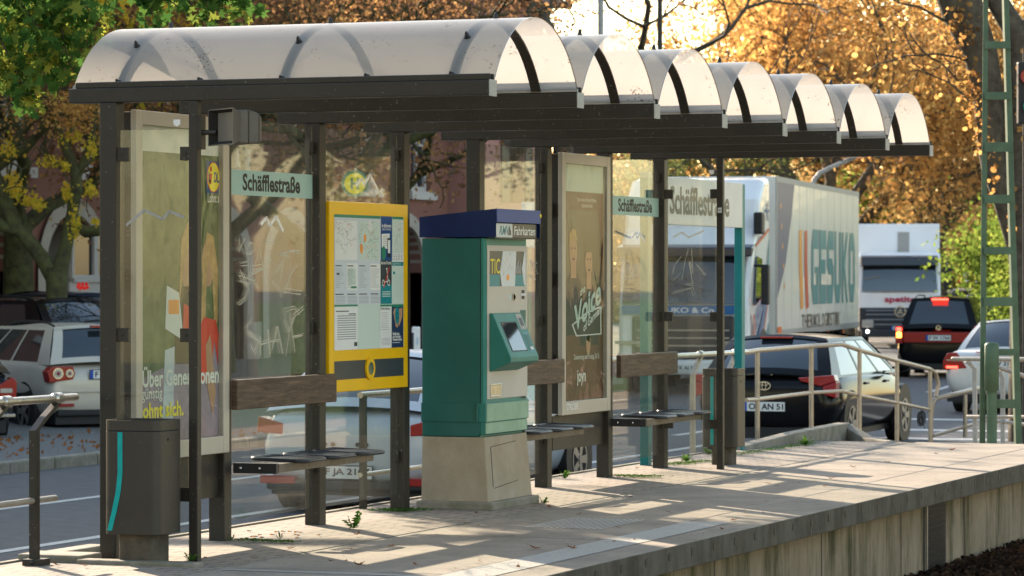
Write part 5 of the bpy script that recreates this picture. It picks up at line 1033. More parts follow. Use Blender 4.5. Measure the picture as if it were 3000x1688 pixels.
# pale silver saloon seen through the glass
t, rw = hatch('car', 'pale silver car on the road behind the glass below the yellow board', 'car', M['p_pale'], L=4.5, Wd=.9, Hh=1.44, belt=.93, plate_s='F JA 2107', pz=.37, roofbar=False, rearslope=.75)
for s_ in (-1, 1):
    lens(t, [(s_*.62, .80), (s_*.86, .86), (s_*.88, .72), (s_*.62, .70)], .03, 'taillens'); q = MB(); q.box(s_*.66-.17, s_*.66+.17, -.03, .06, .26, .33); q.build('reflector', M['taillens'], t, bevel=.005)
    for x in (.12, .2): q = MB(); q.tube([(s_*x, -.02, .62), (s_*x, .02, .62)], .02, 8); q.build('badge', M['dark'], t)
q = MB(); q.box(-.78, .78, -.02, .2, .2, .30); q.build('bumper_skirt', M['black'], t, bevel=.03)
place(t, -3.62, 11.55, 0)
# black hatchback on the road behind the ramp railing
t, rw = hatch('car', 'glossy black hatchback with red tail lamps driving away behind the ramp railing', 'car', M['p_black'], L=4.37, Wd=.9, Hh=1.42, belt=.92, plate_s='OF AN 51', pz=.55, roofbar=False, rearslope=.55, wheelr=.33)
for s_ in (-1, 1):
    lens(t, [(s_*.42, .90), (s_*.86, .94), (s_*.89, .86), (s_*.7, .80), (s_*.45, .86)], .03, 'taillens'); lens(t, [(s_*.72, .80), (s_*.89, .86), (s_*.885, .66), (s_*.74, .70)], .04, 'taillens')
g = MB(); n = 20; vs = []
for rx, rz, in ((.075, .05), (.03, .048)):
    pass
p = Pl((0, -.016, .80), (1, 0, 0), (0, 0, 1), ['chrome'], dz=.002); p.ring(0, 0, .085, .055, .012, 0, 'chrome'); p.ring(0, .0, .03, .05, .009, 1, 'chrome'); p.ring(0, .025, .06, .022, .008, 2, 'chrome'); p.build('emblem', t)
q = MB(); q.box(-.35, .35, .15, .2, .96, .985); q.build('wiper', M['black'], t); q = MB(); q.box(-.2, .2, .52, .6, 1.365, 1.39); q.build('brake_light', M['taillens'], t, bevel=.004)
place(t, -3.25, 23.3, 1.0)
# silver saloon
t = thing('car', 'silver saloon with glowing red tail lamps queuing behind the green mast', 'car')
b = .90
body(t, [(0.0, .42, .55, .76, .62, .72, .66, .0), (.03, .30, .56, .93, .74, .82, .74, .0), (.2, .22, .58, .98, .80, .87, .78, .01), (.8, .2, .6, .97, .82, .88, .80, .02), (1.4, .19, .6, .94, .83, .88, .83, .02), (2.6, .19, .6, .93, .83, .88, .83, .02), (3.4, .19, .6, .9, .83, .88, .8, .05), (4.2, .22, .56, .75, .78, .84, .68, .05), (4.55, .3, .5, .5, .6, .7, .5, .02)], M['p_silver2'])
cabin(t, M['p_silver2'], .62, 3.45, .94, .78, 1.25, 2.45, 1.38, .56, rear_t=(.06, .96), c_pillar=.07, roofbar=False)
for s_ in (-1, 1):
    for y in (.95, 3.7): wheel(t, s_*.87, y, .31)
    l = lens(t, [(s_*.48, .70), (s_*.60, .88), (s_*.66, .95), (s_*.80, .93), (s_*.865, .80), (s_*.86, .68)], .03, 'taillens'); q = MB(); q.box(s_*.72-.09, s_*.72+.09, -.012, .1, .70, .735); q.build('lit_lamp', M['tailon'], l, bevel=.006); q = MB(); q.box(s_*.70-.11, s_*.70+.11, -.01, .1, .82, .835); q.build('lamp_bar', M['alu'], l)
g = MB(); g.box(-.7, .7, .05, 4.2, .15, .3); g.box(-.8, .8, .0, .2, .18, .26); g.build('underbody', M['black'], t)
plate(t, -.012, 0, .78, 'F XW 318'); q = MB(); q.box(-.35, .35, .02, .06, .945, .96); q.build('boot_lip', M['taillens'], t)
place(t, -3.2, 35.7, 1)
# black people carrier
t, rw = hatch('car', 'black people carrier with lit red and amber tail lamps ahead of the silver saloon', 'car', M['p_black'], L=4.6, Wd=.91, Hh=1.72, belt=1.05, plate_s='F W 1766', pz=.86, roofbar=True, rearslope=.3)
for s_ in (-1, 1):
    l = lens(t, [(s_*.74, 1.1), (s_*.90, 1.08), (s_*.91, .72), (s_*.76, .72)], .01, 'taillens', d=.05)
    q = MB(); q.box(s_*.83-.055, s_*.83+.055, -.048, .1, .98, 1.06); q.build('lit_lamp', M['tailon'], l, bevel=.01)
    if s_ < 0: q = MB(); q.box(s_*.83-.055, s_*.83+.055, -.048, .1, .84, .96); q.build('indicator', M['amberon'], l, bevel=.01)
q = MB(); q.box(-.74, .74, -.026, .05, .74, .96); q.build('red_panel', M['taillens'], t, bevel=.01)
plate(t, -.04, .0, .84, 'F W 1766'); q = MB(); q.box(-.17, .17, .22, .42, 1.63, 1.67); q.build('brake_light', M['tailon'], t, bevel=.005)
p = Pl((0, -.012, 1.05), (1, 0, 0), (0, 0, 1), ['chrome'], dz=.002); p.ring(0, 0, .055, .055, .012, 0, 'chrome'); p.line([(-.035, .03), (-.014, -.035), (0, 0), (.014, -.035), (.035, .03)], .01, 1, 'chrome'); p.build('emblem', t)
mv = pD(2360*1.16505, 1110, 72); place(t, mv[0], mv[1], 8)
# far dark green car, beyond
t, rw = hatch('car', 'dark green estate with a red light far ahead in the queue behind the green mast', 'car', M['p_green'], L=4.6, Wd=.92, Hh=1.68, belt=1.0, roofbar=False)
for s_ in (-1, 1): lens(t, [(s_*.7, 1.05), (s_*.9, 1.05), (s_*.9, .85), (s_*.72, .85)], .01, 'taillens'); q = MB(); q.box(s_*.8-.05, s_*.8+.05, -.03, .1, .95, 1.02); q.build('lit_lamp', M['tailon'], t)
mv = pD(2890, 960, 100); place(t, mv[0], mv[1], 12)
t, rw = hatch('car', 'pale silver van like car far ahead between the people carrier and the mast', 'car', M['p_silver2'], L=4.6, Wd=.92, Hh=1.75, belt=1.0, roofbar=False)
for s_ in (-1, 1): lens(t, [(s_*.7, 1.05), (s_*.9, 1.05), (s_*.9, .85), (s_*.72, .85)], .01, 'taillens')
mv = pD(2835, 935, 118); place(t, mv[0], mv[1], 14)
# ---------------------------------------------------------------- articulated lorry (nose at y=0, body towards -y)
def place_f(t, x, y, ang, z=-.6): t.location = (x, y, z); t.rotation_euler = (0, 0, R_(ang))
tk = thing('articulated_lorry', 'white articulated refrigerated lorry with teal lettering on its long trailer', 'lorry')
cw = 1.25
prof = [(0, .45), (-.02, 1.1), (.0, 1.55), (-.12, 2.0), (-.42, 2.72), (-.75, 3.02), (-.95, 3.55), (-1.5, 3.92), (-2.15, 3.98), (-2.15, .45)]
g = MB(); n = len(prof); vs = [(cw*(.96 if i in (0, 1, 2, 3) else 1), y, z) for i, (y, z) in enumerate(prof)]+[(-cw*(.96 if i in (0, 1, 2, 3) else 1), y, z) for i, (y, z) in enumerate(prof)]
g.add(vs, [tuple(range(n)), tuple(range(2*n-1, n-1, -1))]+[(i, n+i, n+(i+1) % n, (i+1) % n) for i in range(n)]); cab = g.build('cab', M['p_white'], tk, bevel=.09)
c = ((cw*.9, -.02+.03, 1.62), (-cw*.9, .01, 1.62), (-cw*.88, -.36+.03, 2.62), (cw*.88, -.33, 2.62))
g = MB(); sheet(g, c, 0, 1, 0, 1, .02, 8, .05); ws = g.build('windscreen', M['carglass'], tk)
g = MB(); g.hexa([(-cw, -.26, 2.58), (cw, -.26, 2.58), (cw, -.05, 2.48), (-cw, -.05, 2.48)], [(-cw, -.42, 2.72), (cw, -.42, 2.72), (cw, -.05, 2.66), (-cw, -.05, 2.66)]); g.build('sun_visor', M['p_navy'], tk, bevel=.03)
g = MB(); g.box(-.95, .95, -.1, .035, .62, 1.42); gr_ = g.build('grille', M['tr_dark'], tk, bevel=.05)
g = MB()
for z in (.72, .86, 1.0, 1.14): g.box(-.85, .85, .035, .05, z, z+.03)
g.build('grille_bars', M['galv'], gr_, bevel=.004)
p = Pl((cw*.9, .055, 1.44), (-1, 0, 0), (0, 0, 1), ['tr_teal', 'white', 'tr_blue', 'tr_red', 'p_white']); p.rect(0, 0, 2.25, .17, 0, 'tr_blue'); p.text('GESUKO & Co', .5, .03, 1.2, .1, 1, 'white', bold=.02); p.build('fascia_lettering', tk)
g = MB(); g.box(-cw, cw, -.2, .06, .35, .62); bp_ = g.build('bumper', M['p_white'], tk, bevel=.05)
for s_ in (-1, 1):
    g = MB(); g.prism([(s_*.7, .50), (s_*1.18, .56), (s_*1.2, .74), (s_*.75, .66)], -.1, .075, ax='y'); g.build('headlight', M['alu'], tk, bevel=.02)
    g = MB(); g.box(s_*1.0-.25, s_*1.0+.25, -.12, .07, .9, .96); g.build('chrome_bar', M['galv'], tk)
plate(tk, 0, 0, 0, 'F AI 310') if False else None
p = Pl((.26, .085, .42), (-1, 0, 0), (0, 0, 1), ['plate', 'plateb', 'ink'], dz=.003); p.rect(0, 0, .52, .11, 0, 'plate'); p.rect(0, 0, .045, .11, 1, 'plateb'); p.text('MYK AI 51', .07, .02, .42, .07, 1, 'ink', bold=.02); p.build('number_plate', tk)
for s_ in (-1, 1): # mirrors, door windows
    g = MB(); x = s_*(cw+.22); g.box(x-.07, x+.07, -.34, -.12, 1.62, 2.35); g.box(min(s_*cw, x), max(s_*cw, x), -.26, -.2, 2.3, 2.35); g.build('mirror', M['black'], tk, bevel=.04)
    g = MB(); g.prism([(-.42, 1.6), (-1.25, 1.75), (-1.25, 2.45), (-.62, 2.5)], s_*(cw-.02), s_*(cw+.006), ax='x'); g.build('door_window', M['carglass'], tk)
    g = MB(); g.box(s_*(cw+.05)-.08, s_*(cw+.05)+.08, -.75, -.4, 2.9, 3.3); g.build('camera_mirror', M['black'], tk, bevel=.03)
# cab side graphics on its left flank (-x), lettering reads nose to tail
p = Pl((-cw-.004, -.0, 0), (0, -1, 0), (0, 0, 1), ['tr_teal', 'tr_blue', 'tr_red', 'white', 'tr_dark', 'p_white'], dz=.002)
p.poly([(.1, .55), (.2, .68), (1.2, 1.35), (2.1, 2.1), (2.1, 1.9), (1.3, 1.1), (.3, .5)], 0, 'tr_blue'); p.poly([(.25, .5), (1.3, 1.05), (2.1, 1.85), (2.1, 1.78), (1.35, .98), (.3, .45)], 1, 'tr_red')
p.poly([(1.5, .55), (2.1, .7), (2.1, 1.3), (1.8, 1.1)], 0, 'tr_teal'); p.poly([(1.75, 1.6), (2.1, 1.8), (2.1, 2.9), (1.9, 2.6), (1.75, 2.2)], 0, 'tr_teal'); p.poly([(.5, 2.72), (2.1, 3.05), (2.1, 2.98), (.5, 2.66)], 0, 'tr_red')
p.poly([(.15, .95), (.3, 1.2), (.15, 1.45), (.3, 1.45), (.45, 1.2), (.3, .95)], 0, 'tr_red')
p.R = Vector((0, -.86, .5)).normalized(); p.O = Vector((-cw-.004, -.42, .98)); p.text('GESUKO', 0, 0, 1.45, .36, 3, 'tr_blue', bold=.03, slant=.2)
p.R = Vector((0, -1, 0)); p.O = Vector((-cw-.004, 0, 0))
for k in range(6): a = math.pi*k/3; p.line([(1.85, 3.35), (1.85+.22*math.cos(a), 3.35+.22*math.sin(a))], .05, 2, 'tr_blue'); p.line([(1.85+.12*math.cos(a+.35), 3.35+.12*math.sin(a+.35)), (1.85+.14*math.cos(a), 3.35+.14*math.sin(a)), (1.85+.12*math.cos(a-.35), 3.35+.12*math.sin(a-.35))], .035, 2, 'tr_blue')
p.build('side_graphics', tk)
# trailer
T0, T1, ZB, ZT = -2.75, -2.75-12.4, 1.02, 4.02
g = MB(); g.box(-1.28, 1.28, T1, T0, ZB, ZT); tb = g.build('trailer_box', M['box'], tk, bevel=.02)
g = MB()
for s_ in (-1, 1): g.box(s_*1.281-.006, s_*1.281+.006, T1, T0, ZT-.1, ZT+.004); g.box(s_*1.281-.008, s_*1.281+.008, T1, T0, ZB-.02, ZB+.1); g.box(s_*1.281-.008, s_*1.281+.008, T0-.12, T0+.002, ZB, ZT)
g.build('edge_trim', M['galv'] if False else M['cap'], tb)
g = MB()
for i in range(1, 12): y = T0-i*1.03; g.box(-1.284, -1.2815, y-.012, y+.012, ZB+.1, ZT-.1)
g.build('side_seams', M['box'], tb)
p = Pl((-1.2865, T0, ZB), (0, -1, 0), (0, 0, 1), ['tr_flag', 'tr_teal', 'tr_red', 'porange', 'inkg', 'yel', 'box', 'inkd'], dz=.003); LL = 12.4
p.poly([(.15, .7), (.15, 2.9), (2.4, 2.93), (2.0, 2.3), (1.2, 1.35)], 0, 'tr_flag')
for k in range(5): p.ell(.55+.12*k, 2.45-.38*k, .07, .07, 1, 'porange', 5)
for x0, m_ in ((3.0, 'porange'), (3.75, 'tr_red')): p.poly([(x0, 2.02), (x0+.42, 2.04), (x0+.42, 1.4), (x0+.62, .5), (x0+.22, .45), (x0-.02, 1.35)], 0, m_)
def fat(s_, x0, x1, y0_, y1_, m_):
    w = (x1-x0)/len(s_)
    for i, ch in enumerate(s_): p.text(ch, x0+i*w, y0_, w*.78, y1_-y0_, 1, m_, bold=.01)

def blk(x0, w, y0_, h, ch):
    t = .27*w; tz = .26*h; x1 = x0+w; y1_ = y0_+h; k = 1
    rc = lambda a, b, c, d: p.rect(a, b, c, d, k, 'tr_teal')
    ch_ = .12*w
    def cornered(pts): p.poly(pts, k, 'tr_teal')
    if ch in 'GO':
        cornered([(x0, y0_+tz*.9), (x0+ch_*2, y0_), (x0+t, y0_), (x0+t, y1_), (x0+ch_*2, y1_), (x0, y1_-tz*.9)]); rc(x0+t, y1_-tz, x1-t*(ch == 'O'), y1_); rc(x0+t, y0_, x1-t*(ch == 'O'), y0_+tz)
        if ch == 'O': cornered([(x1-t, y0_), (x1-ch_*2, y0_), (x1, y0_+tz*.9), (x1, y1_-tz*.9), (x1-ch_*2, y1_), (x1-t, y1_)])
        else: rc(x1-t, y0_+tz, x1, y0_+h*.5); rc(x0+w*.5, y0_+h*.42, x1-t, y0_+h*.5)
    elif ch == 'E': rc(x0, y0_, x0+t, y1_); rc(x0+t, y1_-tz, x1, y1_); rc(x0+t, y0_, x1, y0_+tz); rc(x0+t, y0_+h*.41, x1-.1*w, y0_+h*.60)
    elif ch == 'S': rc(x0+t, y1_-tz, x1, y1_); rc(x0, y0_, x1-t, y0_+tz); rc(x0+t*.8, y0_+h*.40, x1-t*.8, y0_+h*.62); cornered([(x0, y0_+h*.5), (x0+t, y0_+h*.42), (x0+t, y1_), (x0+ch_*2, y1_), (x0, y1_-tz*.9)]); cornered([(x1-t, y0_), (x1-ch_*2, y0_), (x1, y0_+tz*.9), (x1, y0_+h*.5), (x1-t, y0_+h*.6)])
    elif ch == 'U': cornered([(x0, y1_), (x0, y0_+tz*.9), (x0+ch_*2, y0_), (x0+t, y0_), (x0+t, y1_)]); rc(x0+t, y0_, x1-t, y0_+tz); cornered([(x1-t, y1_), (x1-t, y0_), (x1-ch_*2, y0_), (x1, y0_+tz*.9), (x1, y1_)])
    elif ch == 'K': rc(x0, y0_, x0+t, y1_); cornered([(x0+t, y0_+h*.45), (x1-t*.9, y0_), (x1, y0_), (x0+t+.25*w, y0_+h*.52), (x1, y1_), (x1-t*.9, y1_), (x0+t, y0_+h*.6)])
for i_, ch in enumerate('GESUKO'): blk(4.75+i_*1.17, 1.02, .55, 1.52, ch)
fat('THERMOLOGISTIK', 3.4, 9.2, -.02+.1, .36, 'inkd')
p.build('trailer_lettering', tb)
g = MB(); g.box(-1.0, 1.0, T0+.0, T0+.45, 2.1, 3.9); g.build('cooling_unit', M['p_white'], tb, bevel=.05)
g = MB(); g.box(-1.0, 1.0, T1, T0, .9, 1.0); g.box(-1.2, -1.17, -8.6, -5.6, .42, .95); g.box(1.17, 1.2, -8.6, -5.6, .42, .95); g.build('chassis', M['black'], tk)
g = MB(); g.box(-1.24, -1.205, -8.7, -5.7, .40, .98); g.build('side_guard', M['box'], tk, bevel=.01)
g = MB(); g.box(-1.30, -1.25, T0-.15, T0-.9+.3, ZB+.02, ZB+.16); g.build('side_marker', M['amber'], tk)
for k in range(4): g = MB(); g.box(-1.29, -1.26, T0-2.5-2.4*k, T0-2.62-2.4*k, ZB-.1, ZB-.03); g.build('marker_light', M['amber'], tk)
for s_ in (-1, 1):
    for y in (-1.35, -4.6, -9.9, -11.2, -12.5): wheel(tk, s_*1.24, y, .5, .3)
    g = MB(); g.tube([(s_*1.1, -1.35, .55), (s_*1.262, -1.35, .55)], .62, 28); g.build('wheel_arch', M['black'], tk)
pc = CAM+64.3*_F+(1952-1288)*64.3/8590*_R   # front left top edge of the trailer
hd = R_(180+7.9); ct, sn = math.cos(hd), math.sin(hd)
lx, ly = -1.28, T0; place_f(tk, pc[0]-(ct*lx-sn*ly), pc[1]-(sn*lx+ct*ly), 187.9)
# ---------------------------------------------------------------- second lorry
t2 = thing('box_lorry', 'white box lorry with red lettering and a star emblem, behind the articulated lorry', 'lorry')
g = MB(); prof = [(0, .5), (0, 1.6), (-.25, 2.72), (-.5, 2.86), (-1.9, 2.9), (-1.9, .5)]; n = len(prof); g.add([(1.22, y, z) for y, z in prof]+[(-1.22, y, z) for y, z in prof], [tuple(range(n)), tuple(range(2*n-1, n-1, -1))]+[(i, n+i, n+(i+1) % n, (i+1) % n) for i in range(n)]); g.build('cab', M['p_white'], t2, bevel=.06)
c = ((1.12, .01, 1.68), (-1.12, .01, 1.68), (-1.08, -.2, 2.5), (1.08, -.2, 2.5)); g = MB(); sheet(g, c, 0, 1, 0, 1, .03, 8, .04); g.build('windscreen', M['carglass'], t2)
g = MB(); g.hexa([(-1.15, -.2, 2.5), (1.15, -.2, 2.5), (1.15, .1, 2.46), (-1.15, .1, 2.46)], [(-1.15, -.3, 2.78), (1.15, -.3, 2.78), (1.15, .05, 2.72), (-1.15, .05, 2.72)]); g.build('sun_visor', M['tr_dark'], t2, bevel=.03)
g = MB(); g.box(-1.2, 1.2, -.1, .03, .55, 1.22); gg = g.build('grille', M['tr_dark'], t2, bevel=.04); g = MB()
for z in (.7, .85, 1.0, 1.12): g.box(-1.0, 1.0, .03, .05, z, z+.025)
g.build('grille_bars', M['inkg'], gg); p = Pl((1.1, .04, 1.3), (-1, 0, 0), (0, 0, 1), ['berry', 'chrome', 'plate', 'ink', 'plateb', 'grass'], dz=.004)
p.text('apetito', .65, .03, .95, .22, 0, 'berry', bold=.03); cx, cz = 1.12, -.2; p.ring(cx, cz, .17, .17, .025, 4, 'chrome')
for k in range(3): a = math.pi/2+k*2*math.pi/3; d_ = (math.cos(a), math.sin(a)); e = (-d_[1], d_[0]); p.poly([(cx+e[0]*.025, cz+e[1]*.025), (cx-e[0]*.025, cz-e[1]*.025), (cx+d_[0]*.155, cz+d_[1]*.155)], 5, 'chrome')
p.rect(.85, -.75, 1.37, -.64, 5, 'plate'); p.rect(.85, -.75, .9, -.64, 6, 'plateb'); p.text('ST BE 74', .93, -.735, .42, .075, 6, 'ink', bold=.02); p.build('front_lettering', t2)
for s_ in (-1, 1):
    g = MB(); x = s_*1.45; g.box(x-.13, x+.13, -.4, -.25, 1.75, 2.5); g.box(x-.13, x+.13, -.4, -.25, 1.35, 1.65); g.box(min(x, s_*1.2), max(x, s_*1.2), -.35, -.3, 2.45, 2.5); g.build('mirror', M['black'], t2, bevel=.03)
    g = MB(); g.box(s_*.95-.17, s_*.95+.17, -.05, .05, .62, .85); h = g.build('headlight', M['alu'], t2, bevel=.02); g = MB(); g.ball((s_*.95, .05, .5), .05); g.build('fog_lamp', M['lampon'], t2); 
    for y in (-1.3, -6.0): wheel(t2, s_*1.2, y, .48, .3)
g = MB(); g.box(-1.15, 1.15, -.2, .04, .33, .55); g.box(-.9, .9, -7.5, -.3, .5, .95); g.build('bumper', M['tr_dark'], t2, bevel=.03)
g = MB(); g.box(-1.27, 1.27, -8.6, -2.1, .95, 3.75); bx2 = g.build('box_body', M['box2'], t2, bevel=.03); g = MB(); g.box(-.35, .0, -2.1, -2.07, 2.7, 3.5); g.build('panel', M['cap'], bx2)
mv = pD(2262*1.16505, 1045, 102); place_f(t2, mv[0], mv[1], 196)
# ================================================================ TREES AND BACKDROP
def leafquads(name, P3, size, mt, label=None, cat=None, kind=None, parent=None, origin=None, shape='quad'):
    n = len(P3); s_ = size*rng.uniform(.6, 1.25, (n, 1)); a = rng.normal(size=(n, 3)); a /= np.linalg.norm(a, axis=1)[:, None]; b = rng.normal(size=(n, 3)); b -= (a*b).sum(1)[:, None]*a; b /= np.linalg.norm(b, axis=1)[:, None]
    if shape == 'quad': tpl = [(-.5, 0), (-.1, -.34), (.5, 0), (-.1, .34)]
    elif shape == 'hex': tpl = [(-.5, 0), (-.2, -.36), (.25, -.34), (.5, 0), (.25, .34), (-.2, .36)]
    else: tpl = [(-.5, 0), (-.3, -.12), (-.32, -.4), (-.05, -.2), (.12, -.5), (.2, -.15), (.52, -.12), (.38, .0), (.55, .16), (.2, .14), (.14, .48), (-.05, .2), (-.3, .4), (-.28, .1)]
    m = len(tpl); off = P3 if origin is None else P3-np.array(origin)
    if parent is not None: off = off-np.array(parent.location)
    vs = np.concatenate([(off+a*s_*x+b*s_*y)[:, None, :] for x, y in tpl], 1).reshape(-1, 3)
    if shape != 'quad': vs = vs+np.repeat(np.cross(a, b)*s_*.12, m, 0)*np.tile(np.array([abs(y)*2 for x, y in tpl]), n)[:, None]
    me = bpy.data.meshes.new(name); me.vertices.add(n*m); me.vertices.foreach_set('co', vs.ravel()); me.loops.add(n*m); me.loops.foreach_set('vertex_index', np.arange(n*m)); me.polygons.add(n)
    me.polygons.foreach_set('loop_start', np.arange(n)*m); me.polygons.foreach_set('loop_total', np.full(n, m)); me.update(); me.validate()
    at = me.attributes.new('rnd', 'FLOAT', 'FACE'); cl = (np.sin(P3[:, 0]*1.7)+np.sin(P3[:, 1]*1.3+1)+np.sin(P3[:, 2]*1.9+2))/6+.5
    at.data.foreach_set('value', np.clip(cl*.45+rng.uniform(0, .6, n), 0, 1)); me.materials.append(mt)
    o = bpy.data.objects.new(name, me); S.collection.objects.link(o)
    if origin is not None: o.location = origin
    if parent is not None: o.parent = parent
    return tag(o, label, cat, kind=kind)
def grow(g, p, d, L, r, depth, tips, rd, gnarl=.25, spread=.7, nmin=2, nmax=3, droop=0):
    pts = [p]; rs = [r]; q = p; dd = d.copy()
    for i in range(3):
        dd = (dd+Vector((rd.gauss(0, gnarl), rd.gauss(0, gnarl), rd.gauss(0, gnarl)*.6+.05-droop))).normalized(); q = q+dd*L/3; pts.append(q); rs.append(r*(1-.13*(i+1)))
        if depth <= 2: tips.append(q)
    g.tube(pts, rs, 6 if r > .05 else 4, caps=False)
    if depth == 0: return
    for k in range(rd.randint(nmin, nmax)):
        ax_ = dd.orthogonal().normalized(); ax_.rotate(Matrix.Rotation(rd.uniform(0, 6.28), 3, dd)); nd = dd.copy(); nd.rotate(Matrix.Rotation(rd.uniform(.35, .35+spread), 3, ax_)); grow(g, pts[rd.choice((2, 3, 3))], nd, L*rd.uniform(.62, .85), r*rd.uniform(.5, .68), depth-1, tips, rd, gnarl, spread, nmin, nmax, droop)
def make_tree(label, seed, H=12, trunk_h=3, r=.3, leaf='l_orange', nleaf=14000, lsz=.15, scat=.45, depth=5, bark='bark', L=3.2, gnarl=.22, spread=.6, nmin=2, nmax=3, lean=(0, 0), group='autumn trees along the street', kind='deciduous_tree'):
    t = thing(kind, label, 'tree', (0, 0, 0), group); rd = random.Random(seed); g = MB(); tips = []
    top = Vector((lean[0], lean[1], trunk_h)); g.tube([(0, 0, -.3), (.02, 0, trunk_h*.3), tuple(top*.7), tuple(top)], [r*1.25, r, r*.92, r*.85], 12, caps=False)
    for k in range(rd.randint(3, 4)):
        a = k*2.1+rd.uniform(-.4, .4); grow(g, top*.97, Vector((math.cos(a)*.65, math.sin(a)*.65, .8)).normalized(), L, r*.55, depth-1, tips, rd, gnarl, spread, nmin, nmax)
    g.build('trunk', M[bark], t)
    T = np.array([tuple(x) for x in tips]); idx = rng.integers(0, len(T), nleaf); P3 = T[idx]+rng.normal(scale=scat, size=(nleaf, 3)); P3 = P3[P3[:, 2] > trunk_h*.55]
    if nleaf: leafquads('crown', P3, lsz, M[leaf], parent=t)
    return t
def at(t, x, y, rot=0, s=1, z=-.6, label=None): t.location = (x, y, z); t.rotation_euler = (0, 0, rot); t.scale = (s, s, s); (label and t.__setitem__('label', label)); return t
def clone(t, x, y, rot, s, label, z=-.6): c = copy_tree(t); return at(c, x, y, rot, s, z, label)
def edge(t, v, side, D, rot, s=1.0, label=None):
    """stand the tree so that the left (side -1) or right (+1) edge of its crown lies on picture column v at distance D"""
    cr = [c for c in t.children if c.name.startswith('crown')][0]; n = len(cr.data.vertices); co = np.empty(n*3, 'f'); cr.data.vertices.foreach_get('co', co); co = co.reshape(-1, 3)
    ca, sa = math.cos(rot), math.sin(rot); w = (ca*co[:, 0]-sa*co[:, 1])*s*_R[0]+(sa*co[:, 0]+ca*co[:, 1])*s*_R[1]; off = np.percentile(w, 3 if side < 0 else 97)
    x, y = VX(v, D); return at(t, x-_R[0]*off, y-_R[1]*off, rot, s, label=label)
def VX(v, D): p = CAM+D*_F+((v-1288)/8590*D)*_R; return p[0], p[1]
tA = make_tree('russet leaved tree with mossy limbs behind the near half of the vaulted roof', 3, trunk_h=3.2, r=.32, leaf='l_red', nleaf=15000, lsz=.12, depth=6, bark='moss', L=2.9, scat=.5)
edge(tA, 1390, 1, 78, 0, .95)
edge(copy_tree(tA), 1180, 1, 66, 2.1, .9, 'russet leaved tree with dense twigs behind the glass bay with the yellow board')
edge(copy_tree(tA), 1370, 1, 88, 4.0, 1.0, 'russet leaved tree showing above the middle vaults beside the roof gable')
edge(copy_tree(tA), 100, -1, 57, 5.2, .85, 'russet leaved tree standing just right of the near corner post, against the brown pink building')
edge(copy_tree(tA), 860, 1, 62, .9, .95, 'russet leaved tree between the two nearer ones above the roof')
tB = make_tree('bright orange crowned tree above the middle of the roof, right of the dark pole', 8, trunk_h=3.0, r=.35, leaf='l_orange', nleaf=19000, lsz=.16, depth=6, L=3.0, scat=.55)
edge(tB, 1690, -1, 113, .4, 1.25)
edge(copy_tree(tB), 1740, -1, 124, 2.5, 1.25, 'orange crowned tree above the white trailer')
tC = make_tree('tan leaved tree with dark forked trunk above the second lorry', 13, trunk_h=3.2, r=.34, leaf='l_brown', nleaf=20000, lsz=.16, depth=6, L=3.1, scat=.55)
edge(tC, 2010, -1, 118, 1.0, 1.15)
edge(copy_tree(tC), 2230, -1, 114, 3.0, 1.1, 'tan leaved tree between the last vault and the green mast'); edge(copy_tree(tC), 1850, -1, 140, 5.0, 1.3, 'tall tan leaved tree far off above the trailer end'); edge(copy_tree(tC), 2380, -1, 124, 4.2, 1.2, 'tan leaved tree at the right edge beyond the ivy covered trunk')
tD = make_tree('olive green tree between the two poles above the third vault', 17, trunk_h=3, r=.25, leaf='l_ever', nleaf=9000, lsz=.12, depth=6, L=1.7, scat=.35, spread=.4)
edge(tD, 1570, -1, 110, 0, 1.0)
tE = make_tree('bright green bushy tree behind the green mast above the far cars', 19, trunk_h=1.0, r=.16, leaf='l_bright', nleaf=12000, lsz=.14, depth=5, L=1.15, scat=.45)
edge(tE, 2420, -1, 90, 0, .95); edge(copy_tree(tE), 2500, -1, 80, 1.5, .85, 'bright green bushy tree at the right edge behind the mast')
edge(copy_tree(tE), 2060, -1, 140, 1.5, 1.5, 'green tree far off between the trailer and the second lorry')
# bare branched tree against the white sky
tF = thing('bare_tree', 'almost bare dark branched tree against the white sky above the second vault', 'tree'); rd = random.Random(2); g = MB(); tips = []
g.tube([(0, 0, -.3), (.1, 0, 3), (-.1, 0, 5.5)], [.3, .25, .2], 10, caps=False)
for d_ in ((.7, 0, .5), (-.2, .2, 1), (.4, -.3, .9), (-.6, .1, .6), (.9, .2, .2)): grow(g, Vector((-.1, 0, 5.3)), Vector(d_).normalized(), 2.6, .13, 5, tips, rd, .33, .8)
g.build('trunk', M['bark'], tF); T = np.array([tuple(x) for x in tips]); leafquads('leaves', T[rng.integers(0, len(T), 500)]+rng.normal(scale=.1, size=(500, 3)), .12, M['l_red'], parent=tF); at(tF, *VX(1420, 80), .3, 1.2)
# left pollard tree, built along its real limbs
D = 52
tL = thing('pollard_tree', 'old pollarded tree with a forked mossy trunk and sparse yellow leaves behind the parked cars', 'tree', tuple(pD(166, 1215, D)))
J = lambda a, b, d=0: tuple(pD(a/2.23, 250+b/2.23, D+d)); g = MB()
g.tube([J(372, 2200), J(372, 1449), J(370, 1300), J(365, 1190)], [.19, .165, .165, .18], 14, caps=False)
g.tube([J(350, 1260), J(290, 1150), J(200, 1030), J(130, 950), J(40, 930), J(-60, 860)], [.13, .125, .115, .11, .10, .08], 10, caps=False)
g.tube([J(110, 960), J(80, 860), J(20, 720), J(-40, 560)], [.12, .12, .11, .09], 10, caps=False)
g.tube([J(385, 1230), J(430, 1050), J(460, 900), J(500, 700), J(495, 560), J(440, 430), J(385, 300), J(365, 240)], [.13, .11, .095, .09, .09, .075, .06, .05], 10, caps=False)
